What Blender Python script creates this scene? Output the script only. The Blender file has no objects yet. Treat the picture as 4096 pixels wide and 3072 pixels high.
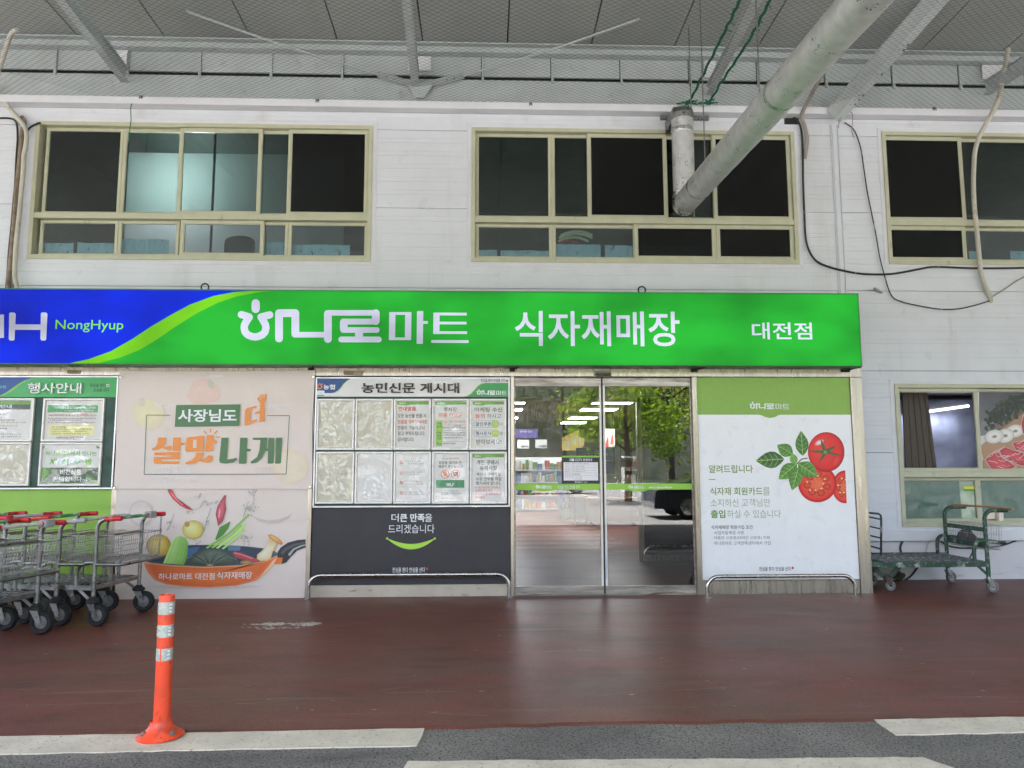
import bpy, math, random
from mathutils import Vector, Matrix, noise
from mathutils.geometry import tessellate_polygon
random.seed(7)
sc = bpy.context.scene
COL = sc.collection

# ------------------------------------------------------------------ camera
YAW, PIT, ROL, FPX, EYE, DIST = 0.0357842, 0.1112052, -0.0021095, 2995.4, 1.42, 8.5211
cy_, sy_ = math.cos(YAW), math.sin(YAW)
FW = Vector((sy_*math.cos(PIT), cy_*math.cos(PIT), math.sin(PIT)))
r_ = Vector((cy_, -sy_, 0)); u_ = r_.cross(FW)
RT = r_*math.cos(ROL)+u_*math.sin(ROL); UP = -r_*math.sin(ROL)+u_*math.cos(ROL)
CAM = Vector((0, -DIST, EYE))
cam = bpy.data.cameras.new("camera"); camo = bpy.data.objects.new("camera", cam); COL.objects.link(camo)
cam.sensor_fit = 'HORIZONTAL'; cam.sensor_width = 36; cam.lens = FPX/4096*36; cam.clip_start = .05; cam.clip_end = 800
camo.matrix_world = Matrix(((RT.x, UP.x, -FW.x, CAM.x), (RT.y, UP.y, -FW.y, CAM.y), (RT.z, UP.z, -FW.z, CAM.z), (0, 0, 0, 1)))
sc.camera = camo

# ------------------------------------------------------------------ sky, sun, exposure
w = bpy.data.worlds.new("World"); sc.world = w; w.use_nodes = True
nt = w.node_tree; nt.nodes.clear()
SUN_EL, SUN_AZ = math.radians(60), math.radians(215)      # azimuth clockwise from +Y
sky = nt.nodes.new('ShaderNodeTexSky'); sky.sky_type = 'NISHITA'; sky.sun_disc = False
sky.sun_elevation = SUN_EL; sky.sun_rotation = SUN_AZ; sky.dust_density = 3.0; sky.ozone_density = .5; sky.air_density = .68
bg = nt.nodes.new('ShaderNodeBackground'); bg.inputs[1].default_value = .15
out = nt.nodes.new('ShaderNodeOutputWorld')
nt.links.new(sky.outputs[0], bg.inputs[0]); nt.links.new(bg.outputs[0], out.inputs[0])
sl = bpy.data.lights.new("sun", 'SUN'); sl.energy = 4.5; sl.angle = math.radians(.5); sl.color = (1, .97, .93)
so = bpy.data.objects.new("sun", sl); COL.objects.link(so)
sd = Vector((math.sin(SUN_AZ)*math.cos(SUN_EL), math.cos(SUN_AZ)*math.cos(SUN_EL), math.sin(SUN_EL)))
so.rotation_euler = sd.to_track_quat('Z', 'Y').to_euler(); so.location = sd*60
vs = sc.view_settings; sc.display_settings.display_device = 'sRGB'
vs.view_transform = 'Standard'; vs.look = 'None'; vs.exposure = 3.22; vs.gamma = 1; vs.use_curve_mapping = False
cyc = sc.cycles; cyc.use_denoising = True; cyc.max_bounces = 8; cyc.diffuse_bounces = 5; cyc.glossy_bounces = 4
cyc.transparent_max_bounces = 20; cyc.transmission_bounces = 6; cyc.sample_clamp_indirect = 6
cyc.caustics_reflective = False; cyc.caustics_refractive = False
EXPO = 2**vs.exposure

# ------------------------------------------------------------------ photo pixel (4096 x 3072) -> point on a real plane
def ray(a, b): return FW*FPX+RT*(a-2048)-UP*(b-1536)
def P(a, b, y):
    d = ray(a, b); return CAM+d*((y+DIST)/d.y)
def Z(a, b, z=0.):
    d = ray(a, b); return CAM+d*((z-EYE)/d.z)
class T:                                     # crop of the photograph -> photo pixels
    def __init__(s, ox, oy, k): s.o = (ox, oy, k)
    def __call__(s, a, b): return s.o[0]+a*s.o[2], s.o[1]+b*s.o[2]
K0 = 4096/2212
Z1 = T(0, 0, 1400/2212); Z2 = T(1300, 0, 1400/2212); Z3 = T(2600, 0, 1496/2212); Z4 = T(0, 1000, 1400/2212)
Z5 = T(0, 1900, 1400/1982); Z6 = T(1200, 1400, 900/1422); Z7 = T(2000, 1400, 850/1343); Z8 = T(2700, 1400, 1396/2206)
ZS = T(860, 1140, 1100/2212); ZS2 = T(1960, 1140, 1540/2212); ZB = T(450, 1480, 810/2212); ZPAN = T(540, 1900, 720/2212)
ZL = T(0, 1480, 480/1593); ZN = T(1240, 1480, 820/2212); ZD1 = T(2030, 1500, 400/1443); ZD2 = T(2400, 1500, 400/1443)
ZR = T(3300, 300, 796/1321); ZW = T(3440, 1450, 656/1555); ZH = T(0, 350, 400/737); ZDU = T(2640, 400, 800/2212)
ZG = T(1400, 2300, 2696/2212); ZGC = T(3400, 1950, 696/2212)

# ------------------------------------------------------------------ materials
def lin(c):
    c = c/255
    return c/12.92 if c <= .04045 else ((c+.055)/1.055)**2.4
def C(r, g, b, k=1.3): return tuple(min(.86, lin(x)*k) for x in (r, g, b))
def E(r, g, b): return (lin(r), lin(g), lin(b))
def nodes(name):
    m = bpy.data.materials.new(name); m.use_nodes = True
    t = m.node_tree; b = t.nodes['Principled BSDF']
    return m, t, b
def noise_fac(t, scale, stretch=(1, 1, 1), a=.35, b=.65, detail=6, rough=.6, dist=0.):
    tc = t.nodes.new('ShaderNodeTexCoord'); mp = t.nodes.new('ShaderNodeMapping'); mp.inputs['Scale'].default_value = stretch
    t.links.new(tc.outputs['Object'], mp.inputs[0])
    n = t.nodes.new('ShaderNodeTexNoise'); n.inputs['Scale'].default_value = scale; n.inputs['Detail'].default_value = detail
    n.inputs['Roughness'].default_value = rough; n.inputs['Distortion'].default_value = dist
    t.links.new(mp.outputs[0], n.inputs['Vector'])
    r = t.nodes.new('ShaderNodeMapRange'); r.inputs['From Min'].default_value = a; r.inputs['From Max'].default_value = b
    t.links.new(n.outputs[0], r.inputs['Value'])
    return r.outputs[0]
def mix(t, f, a, b):
    m = t.nodes.new('ShaderNodeMix'); m.data_type = 'RGBA'
    for s, v in ((m.inputs[0], f), (m.inputs[6], a), (m.inputs[7], b)):
        if hasattr(v, 'links') or hasattr(v, 'is_linked'): t.links.new(v, s)
        else: s.default_value = v if isinstance(v, float) else (*v, 1)
    return m.outputs[2]
def bump(t, bs, fac, strength=.3, dist=.01):
    b = t.nodes.new('ShaderNodeBump'); b.inputs['Strength'].default_value = strength; b.inputs['Distance'].default_value = dist
    t.links.new(fac, b.inputs['Height']); t.links.new(b.outputs[0], bs.inputs['Normal'])
def M(name, col, rough=.5, metal=0., var=.12, vs=4., stretch=(1, 1, 1), bmp=0., bscale=80., bdist=.004, layers=(), rv=.12, coat=0., spec=.5):
    m, t, b = nodes(name)
    lo = tuple(c*(1-var) for c in col); hi = tuple(min(.95, c*(1+var)) for c in col)
    c = mix(t, noise_fac(t, vs, stretch), lo, hi)
    for (lc, sc_, st, a, bb) in layers: c = mix(t, noise_fac(t, sc_, st, a, bb), c, lc)
    t.links.new(c, b.inputs['Base Color'])
    b.inputs['Metallic'].default_value = metal; b.inputs['Specular IOR Level'].default_value = spec
    if rv:
        r = t.nodes.new('ShaderNodeMapRange'); r.inputs['To Min'].default_value = max(.02, rough-rv); r.inputs['To Max'].default_value = min(1, rough+rv)
        t.links.new(noise_fac(t, vs*1.7, stretch), r.inputs['Value']); t.links.new(r.outputs[0], b.inputs['Roughness'])
    else: b.inputs['Roughness'].default_value = rough
    if coat: b.inputs['Coat Weight'].default_value = coat; b.inputs['Coat Roughness'].default_value = .15
    if bmp: bump(t, b, noise_fac(t, bscale, stretch, 0, 1), bmp, bdist)
    return m
def schlick(t, f0, k, nrm=None):
    """reflectance of a clear sheet from either side (no refraction, so no total reflection from behind)"""
    lw = t.nodes.new('ShaderNodeLayerWeight'); lw.inputs[0].default_value = .5
    if nrm: t.links.new(nrm, lw.inputs['Normal'])
    def m(op, a, b):
        n = t.nodes.new('ShaderNodeMath'); n.operation = op; n.use_clamp = op == 'MULTIPLY'
        for s_, v in ((n.inputs[0], a), (n.inputs[1], b)):
            if isinstance(v, (int, float)): s_.default_value = v
            else: t.links.new(v, s_)
        return n.outputs[0]
    return m('MULTIPLY', m('ADD', m('MULTIPLY', m('POWER', lw.outputs['Facing'], 5.), 1-f0), f0), k)
def glass(name, tint, k=1.6, rough=0.):
    m = bpy.data.materials.new(name); m.use_nodes = True; t = m.node_tree; t.nodes.clear()
    o = t.nodes.new('ShaderNodeOutputMaterial'); tr = t.nodes.new('ShaderNodeBsdfTransparent'); tr.inputs[0].default_value = (*tint, 1)
    gl = t.nodes.new('ShaderNodeBsdfGlossy'); gl.inputs['Roughness'].default_value = rough
    mx = t.nodes.new('ShaderNodeMixShader'); t.links.new(schlick(t, .04, k), mx.inputs[0]); t.links.new(tr.outputs[0], mx.inputs[1]); t.links.new(gl.outputs[0], mx.inputs[2])
    t.links.new(mx.outputs[0], o.inputs[0]); return m
def emit(name, col, s=1.):
    m = bpy.data.materials.new(name); m.use_nodes = True; t = m.node_tree; t.nodes.clear()
    o = t.nodes.new('ShaderNodeOutputMaterial'); e = t.nodes.new('ShaderNodeEmission'); e.inputs[0].default_value = (*col, 1); e.inputs[1].default_value = s
    t.links.new(e.outputs[0], o.inputs[0]); return m

def print_mat():
    m, t, b = nodes("printed_ink")
    a = t.nodes.new('ShaderNodeVertexColor'); a.layer_name = 'ink'
    n = noise_fac(t, 14, a=.3, b=.7)
    mm = t.nodes.new('ShaderNodeMix'); mm.data_type = 'RGBA'; mm.blend_type = 'MULTIPLY'
    c = mix(t, n, (.92, .92, .92), (1., 1., 1.)); mm.inputs[0].default_value = 1
    t.links.new(a.outputs[0], mm.inputs[6]); t.links.new(c, mm.inputs[7]); t.links.new(mm.outputs[2], b.inputs['Base Color'])
    b.inputs['Roughness'].default_value = .45; return m
def lit_mat():
    m, t, b = nodes("backlit_face")
    a = t.nodes.new('ShaderNodeVertexColor'); a.layer_name = 'ink'
    n = noise_fac(t, .9, (1, 1, 1.8), .3, .62, 3, .45)
    c = mix(t, n, (.55, .55, .55), (1.15, 1.15, 1.15))
    mm = t.nodes.new('ShaderNodeMix'); mm.data_type = 'RGBA'; mm.blend_type = 'MULTIPLY'; mm.inputs[0].default_value = 1
    t.links.new(a.outputs[0], mm.inputs[6]); t.links.new(c, mm.inputs[7])
    t.links.new(mm.outputs[2], b.inputs['Emission Color']); b.inputs['Emission Strength'].default_value = .93/EXPO
    b.inputs['Base Color'].default_value = (.01, .01, .01, 1); b.inputs['Roughness'].default_value = .6; b.inputs['Specular IOR Level'].default_value = .05
    return m
def film_mat(name, wrinkle):
    m = bpy.data.materials.new(name); m.use_nodes = True; t = m.node_tree; t.nodes.clear()
    o = t.nodes.new('ShaderNodeOutputMaterial'); tr = t.nodes.new('ShaderNodeBsdfTransparent'); tr.inputs[0].default_value = (.985, .985, .975, 1)
    gl = t.nodes.new('ShaderNodeBsdfGlossy'); gl.inputs['Roughness'].default_value = .06
    b = t.nodes.new('ShaderNodeBump'); b.inputs['Strength'].default_value = .6; b.inputs['Distance'].default_value = wrinkle
    t.links.new(noise_fac(t, 5, (1, 1, .6), .3, .7, 1, .4, 2.2), b.inputs['Height'])
    t.links.new(b.outputs[0], gl.inputs['Normal'])
    mx = t.nodes.new('ShaderNodeMixShader'); t.links.new(schlick(t, .05, 1.4, b.outputs[0]), mx.inputs[0]); t.links.new(tr.outputs[0], mx.inputs[1]); t.links.new(gl.outputs[0], mx.inputs[2])
    t.links.new(mx.outputs[0], o.inputs[0]); return m
INK = print_mat(); LIT = lit_mat(); FILM = film_mat('clear_film', .0035); FILMW = film_mat('wrinkled_film', .013)
WHITE = M("white_wall_paint", C(191, 193, 198), .38, var=.03, vs=2, layers=((C(166, 163, 158), 1.2, (1.6, 1, .25), .56, .9), (C(150, 146, 140), 3.2, (2.4, 1, .14), .68, .9)), bmp=.05, bscale=40)
TRIMW = M("white_flashing", C(192, 192, 196), .4, var=.04)
DARK = M("dark_void", (.02, .02, .02), .8, var=.1)
FOOT = M("white_concrete_foot", C(188, 186, 188), .7, var=.06, vs=3, layers=((C(150, 145, 142), 4, (.5, 1, 2), .6, .8),), bmp=.2, bscale=25)
FRAME = M("olive_aluminium", C(168, 167, 144), .42, var=.06, vs=5, layers=((C(134, 130, 104), 9, (1, 1, .5), .62, .8),))
GLASSG = glass("green_window_glass", (.52, .66, .62), 1.5)
GLASSL = glass('clear_lower_glass', (.70, .80, .79), 1.8)
GLASSD = glass("door_glass", (.93, .94, .935), 1.7)
ROOM = M("room_reflection_teal", (.05, .115, .10), .8)  # teal put into the room colour in place of reflections on the glass
SUS = M("brushed_steel", (.40, .35, .285), .32, 1., var=.12, vs=3, stretch=(6, 6, .4), rv=.08)
SUSP = M("polished_steel_pipe", (.46, .43, .39), .22, 1., var=.12, vs=8)
SUSD = M("dirty_steel_sill", (.36, .32, .28), .42, .7, var=.35, vs=7, stretch=(.3, 1, 3), layers=(((.12, .08, .06), 10, (.3, 1, 3), .55, .7),))
ALU = M("board_aluminium", (.55, .55, .55), .38, .8, var=.06)
PFRAME = M("poster_frame_white", C(205, 200, 195), .32, .1, var=.04)
PAPER = M("cream_backing_paper", C(186, 180, 162), .6, var=.04)
PAPERW = M("white_poster_paper", C(206, 203, 200), .6, var=.03)
DKGREEN = M("dark_green_board", C(22, 56, 42), .5, var=.1)
CLOTH = M("banner_cloth", C(204, 191, 182), .8, var=.02, vs=2.5, bmp=.25, bscale=2.2, bdist=.03, layers=((C(190, 176, 166), 1.2, (1, 1, 1), .55, .9),))
CHARC = M("charcoal_laminate", C(64, 62, 64, 1.0), .45, var=.05, spec=.25)
LIME = M("lime_laminate", C(124, 166, 56), .4, var=.03)
PANELW = M("white_laminate", C(214, 214, 218), .35, var=.02)
STEEL = M("galvanised_steel", (.27, .27, .265), .36, .9, var=.2, vs=12, layers=(((.2, .17, .14), 18, (1, 1, 1), .6, .75),))
WIRE = M("zinc_wire", (.36, .35, .33), .4, .8, var=.2, vs=14)
RUBBER = M("black_rubber", (.012, .012, .013), .75, var=.25, vs=20)
GREYRUB = M("grey_rubber", (.16, .155, .145), .6, var=.2, vs=20)
RED = M("red_grip_plastic", C(178, 32, 40), .35, var=.12, vs=14)
GRNP = M("green_handle_plastic", C(62, 138, 78), .4, var=.18, vs=14, layers=((C(190, 200, 190), 16, (1, .4, 1), .6, .7),))
WHTP = M("white_handle_plastic", C(196, 190, 184), .4, var=.1, vs=14, layers=((C(120, 115, 108), 22, (1, 1, 1), .62, .75),))
GREYP = M("grey_plastic", C(140, 140, 138), .5, var=.1, vs=10)
GREENP = M("worn_green_paint", (.012, .058, .028), .42, var=.4, vs=8, layers=(((.33, .35, .31), 9, (1, 1, .6), .55, .64), ((.02, .022, .02), 13, (1, 1, 1), .55, .66), ((.25, .26, .23), 34, (1, 1, .7), .6, .66)), bmp=.4, bscale=40)
RAILBLK = M("worn_dark_rail", (.035, .037, .036), .4, .3, var=.4, vs=10, layers=(((.4, .4, .37), 12, (1, 1, .5), .64, .72),))
ORANGE = M("orange_plastic", C(250, 72, 36, 1.15), .45, var=.1, vs=6, layers=((C(140, 44, 28), 11, (1, 1, .35), .5, .75), (C(236, 110, 80), 5, (1, 1, 1), .58, .85), (C(120, 60, 44), 30, (1, 1, .5), .62, .72)), bmp=.1, bscale=30)
BAND = M("reflective_band", C(166, 170, 160), .3, .2, var=.08, vs=12, layers=((C(130, 135, 125), 20, (1, 1, .3), .62, .75),))
BANDW = M("bright_reflector", C(225, 228, 222), .25, .1, var=.04)
FOIL = M("duct_foil", (.62, .62, .61), .45, .5, var=.1, vs=9, rv=.1, layers=(((.5, .52, .44), 4, (1, 1, 1), .55, .8),), bmp=.35, bscale=26, bdist=.006)
FOILS = M("creased_foil_tape", (.7, .7, .69), .2, 1., var=.15, vs=18, bmp=.8, bscale=40, bdist=.01)
INKB = M("black_stamp_ink", (.02, .02, .02), .6)
CEIL = M("canopy_ceiling_panel", C(143, 146, 144), .6, var=.06, vs=1.2, layers=((C(132, 128, 122), 2, (1, .4, 1), .58, .85),))
BEAM = M("grey_beam_paint", C(160, 165, 165), .5, var=.06, vs=3, layers=((C(130, 132, 130), 5, (1, 1, 1), .6, .8),))
NET = M("net_thread", (.03, .045, .04), .8, var=.2)
ROPE = M("green_rope", C(20, 92, 66), .8, var=.3, vs=30)
BLACK = M("black_cable", (.02, .02, .02), .5, var=.4, layers=(((.35, .34, .33), 9, (1, 1, .6), .62, .68),))
HOSEW = M("wrapped_white_hose", C(172, 168, 156), .6, var=.1, vs=6, bmp=.6, bscale=30, layers=((C(140, 130, 112), 8, (1, 1, 1), .6, .75),))
HOSEB = M("brown_stained_pipe", C(120, 106, 90), .65, var=.3, vs=9, layers=((C(50, 42, 36), 9, (1, 1, .4), .55, .7),), bmp=.3, bscale=30)
HOSEG = M("grey_taped_hose", C(132, 126, 118), .6, var=.12, vs=10, bmp=.4, bscale=40)
FLOORM = M("red_epoxy_floor", C(106, 61, 50, 1.22), .42, var=.1, vs=1.1, stretch=(.8, 1.3, 1), rv=.03, spec=.2,
           layers=((C(88, 70, 58, 1.05), .8, (.6, 1.4, 1), .45, .78), (C(110, 46, 42, 1.2), .7, (.8, 1, 1), .5, .95), (C(76, 54, 46), 3.5, (.5, 1.6, 1), .52, 1.), (C(150, 140, 128), 26, (.3, 1.6, 1), .735, .78), (C(62, 46, 41), 55, (1, 1, 1), .54, .72), (C(126, 102, 90), 80, (1, 1.4, 1), .62, .7), (C(52, 39, 34), 1.6, (.7, 1.5, 1), .55, .85), (C(120, 98, 86), 2.4, (.22, 3.2, 1), .6, .8), (C(58, 42, 37), 5, (.16, 4, 1), .6, .78)), bmp=.04, bscale=40, bdist=.002)
ASPH = M("asphalt", (.215, .196, .165), .85, var=.25, vs=1.2, layers=(((.05, .05, .047), 75, (1, 1, 1), .5, .62), ((.34, .33, .30), 85, (1, 1, 1), .6, .68), ((.05, .05, .05), .9, (.5, 1.6, 1), .58, .8)), bmp=.9, bscale=150, bdist=.01)
LINEW = M("worn_white_line", C(192, 183, 164, 1.25), .75, var=.12, vs=5, layers=((C(120, 114, 104), 46, (1, 1, 1), .58, .72), ((.1, .098, .09), 11, (.6, 1.4, 1), .7, .78)), bmp=.4, bscale=120, bdist=.004)
LINEY = M("worn_yellow_line", (.5, .3, .06), .75, var=.15, vs=5)

# ------------------------------------------------------------------ mesh builder
ORG = {}
class MB:
    def __init__(s): s.v = []; s.f = []; s.m = []; s.mi = 0
    def face(s, pts):
        n = len(s.v); s.v += [Vector(p) for p in pts]; s.f.append(tuple(range(n, n+len(pts)))); s.m.append(s.mi)
    def add(s, vs, fs):
        n = len(s.v); s.v += [Vector(p) for p in vs]
        for f in fs: s.f.append(tuple(i+n for i in f)); s.m.append(s.mi)
        return s
    def box(s, x0, x1, y0, y1, z0, z1):
        return s.add([(x0, y0, z0), (x1, y0, z0), (x1, y1, z0), (x0, y1, z0), (x0, y0, z1), (x1, y0, z1), (x1, y1, z1), (x0, y1, z1)],
              [(0, 3, 2, 1), (4, 5, 6, 7), (0, 1, 5, 4), (1, 2, 6, 5), (2, 3, 7, 6), (3, 0, 4, 7)])
    def bbox(s, x0, x1, y0, y1, z0, z1, b=.004):      # box with chamfered front edges (front = -y)
        X = ((x0, x1, z0, z1, y1), (x0, x1, z0, z1, y0+b), (x0+b, x1-b, z0+b, z1-b, y0))
        vs = [];
        for a, c, d, e, y in X: vs += [(a, y, d), (c, y, d), (c, y, e), (a, y, e)]
        fs = [(3, 2, 1, 0), (8, 9, 10, 11)]
        for k in (0, 4):
            for i in range(4): j = (i+1) % 4; fs.append((k+i, k+j, k+4+j, k+4+i))
        return s.add(vs, fs)
    def bar(s, p, q, w, h, up=(0, 0, 1)):
        p, q = Vector(p), Vector(q); d = (q-p).normalized(); a = d.cross(Vector(up))
        if a.length < 1e-4: a = d.cross(Vector((1, 0, 0)))
        a.normalize(); b = a.cross(d).normalized()
        c = [p+a*(i*w/2)+b*(j*h/2) for i, j in ((-1, -1), (1, -1), (1, 1), (-1, 1))]
        return s.add(c+[x+q-p for x in c], [(3, 2, 1, 0), (4, 5, 6, 7)]+[(i, (i+1) % 4, 4+(i+1) % 4, 4+i) for i in range(4)])
    def tube(s, path, r, n=8, closed=False, cap=True):
        path = [Vector(p) for p in path]; N = len(path); rs = r if isinstance(r, (list, tuple)) else [r]*N
        d0 = (path[1]-path[0]).normalized(); a = d0.orthogonal().normalized(); vs = []
        for i, p in enumerate(path):
            if closed: d = path[(i+1) % N]-path[i-1]
            else: d = path[min(i+1, N-1)]-path[max(i-1, 0)]
            d.normalize(); a = (a-d*a.dot(d)).normalized(); b = d.cross(a)
            vs += [p+(a*math.cos(2*math.pi*k/n)+b*math.sin(2*math.pi*k/n))*rs[i] for k in range(n)]
        fs = []
        for i in range(N if closed else N-1):
            j = (i+1) % N
            for k in range(n): l = (k+1) % n; fs.append((i*n+k, i*n+l, j*n+l, j*n+k))
        if cap and not closed: fs += [tuple(range(n-1, -1, -1)), tuple((N-1)*n+k for k in range(n))]
        return s.add(vs, fs)
    def lathe(s, prof, c=(0, 0, 0), n=24, axis='z'):
        vs = []
        for r, h in prof:
            for k in range(n):
                t = 2*math.pi*k/n; x, y = r*math.cos(t), r*math.sin(t)
                vs.append(Vector(c)+Vector((x, y, h) if axis == 'z' else (x, h, y) if axis == 'y' else (h, x, y)))
        fs = [(i*n+k, i*n+(k+1) % n, (i+1)*n+(k+1) % n, (i+1)*n+k) for i in range(len(prof)-1) for k in range(n)]
        fs += [tuple(range(n-1, -1, -1)), tuple((len(prof)-1)*n+k for k in range(n))]
        return s.add(vs, fs)
    def mitre(s, x0, x1, z0, z1, y0, y1, w, lip=.3):   # picture frame, front face at y0, inner edge bevelled back
        O = [(x0, z0), (x1, z0), (x1, z1), (x0, z1)]; I = [(x0+w, z0+w), (x1-w, z0+w), (x1-w, z1-w), (x0+w, z1-w)]
        e = w*.25; Mi = [(x0+w-e, z0+w-e), (x1-w+e, z0+w-e), (x1-w+e, z1-w+e), (x0+w-e, z1-w+e)]
        B = [(x0+e*.6, z0+e*.6), (x1-e*.6, z0+e*.6), (x1-e*.6, z1-e*.6), (x0+e*.6, z1-e*.6)]
        ym = y0+(y1-y0)*lip
        rings = [(O, y1), (O, ym), (B, y0), (Mi, y0), (I, ym), (I, y1)]; g = .0008
        for i in range(4):
            j = (i+1) % 4; vs = []
            a = Vector((O[j][0]-O[i][0], 0, O[j][1]-O[i][1])).normalized()*g
            for R_, y in rings: vs += [Vector((R_[i][0], y, R_[i][1]))+a, Vector((R_[j][0], y, R_[j][1]))-a]
            s.add(vs, [(2*k, 2*k+1, 2*k+3, 2*k+2) for k in range(5)])
        return s
    def build(s, name, mats, parent=None, smooth=False, org=None, bevel=0):
        o = org if org is not None else (ORG[parent.name] if parent else Vector((0, 0, 0)))
        me = bpy.data.meshes.new(name); me.from_pydata([tuple(v-o) for v in s.v], [], s.f)
        mats = mats if isinstance(mats, (list, tuple)) else [mats]
        for m in mats: me.materials.append(m)
        if len(mats) > 1: me.polygons.foreach_set('material_index', s.m)
        if smooth: me.polygons.foreach_set('use_smooth', [True]*len(s.f))
        me.update()
        if smooth: me.set_sharp_from_angle(angle=math.radians(40))
        ob = bpy.data.objects.new(name, me); COL.objects.link(ob)
        if parent: ob.parent = parent
        else: ob.location = o
        ORG[ob.name] = o
        if bevel:
            b = ob.modifiers.new('bevel', 'BEVEL'); b.width = bevel; b.segments = 2; b.limit_method = 'ANGLE'
        return ob
def tag(o, label=None, cat=None, group=None, kind=None):
    for k, v in (('label', label), ('category', cat), ('group', group), ('kind', kind)):
        if v: o[k] = v
    return o
def thing(name, label, cat, loc=(0, 0, 0), group=None, kind=None):
    o = bpy.data.objects.new(name, None); COL.objects.link(o); o.location = loc; o.empty_display_size = .1
    ORG[o.name] = Vector(loc); return tag(o, label, cat, group, kind)
def copy_tree(o, parent=None):
    c = o.copy(); COL.objects.link(c); ORG[c.name] = ORG[o.name]
    if parent: c.parent = parent
    for ch in [x for x in bpy.data.objects if x.parent == o]: copy_tree(ch, c)
    return c
def smooth_path(pts, sub=5):
    pts = [Vector(p) for p in pts]; out = []
    for i in range(len(pts)-1):
        p0, p1, p2, p3 = pts[max(i-1, 0)], pts[i], pts[i+1], pts[min(i+2, len(pts)-1)]
        for k in range(sub):
            t = k/sub; out.append(.5*((2*p1)+(p2-p0)*t+(2*p0-5*p1+4*p2-p3)*t*t+(3*p1-p0-3*p2+p3)*t**3))
    return out+[pts[-1]]

# ------------------------------------------------------------------ flat print
TX, PENDING = {}, []
def glyph_batch(strings, bold):
    """outline all strings of one weight in a single text curve, one line each"""
    c = bpy.data.curves.new("t", "FONT"); c.body = "\n".join(strings); c.offset = bold; c.resolution_u = 3; c.space_line = 3
    ts = bpy.data.scenes.new('lettering'); o = bpy.data.objects.new("t", c); ts.collection.objects.link(o); vl = ts.view_layers[0]; vl.update()
    me = bpy.data.meshes.new_from_object(o.evaluated_get(vl.depsgraph))
    V = [[] for _ in strings]; F = [[] for _ in strings]; idx = []
    for v in me.vertices:
        k = min(len(strings)-1, max(0, round((.35-v.co.y)/3))); idx.append((k, len(V[k]))); V[k].append((v.co.x, v.co.y))
    for p in me.polygons:
        k = idx[p.vertices[0]][0]; F[k].append(tuple(idx[i][1] for i in p.vertices))
    bpy.data.scenes.remove(ts); bpy.data.curves.remove(c); bpy.data.meshes.remove(me)
    for k, st in enumerate(strings):
        xs = [v[0] for v in V[k]]; ys = [v[1] for v in V[k]]; x0, x1, y0, y1 = min(xs), max(xs), min(ys), max(ys)
        TX[(st, bold)] = ([((x-x0)/(x1-x0 or 1), (y-y0)/(y1-y0 or 1)) for x, y in V[k]], F[k])
def glyphs(s, bold):
    if (s, bold) not in TX: glyph_batch([s], bold)
    return TX[(s, bold)]
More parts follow.
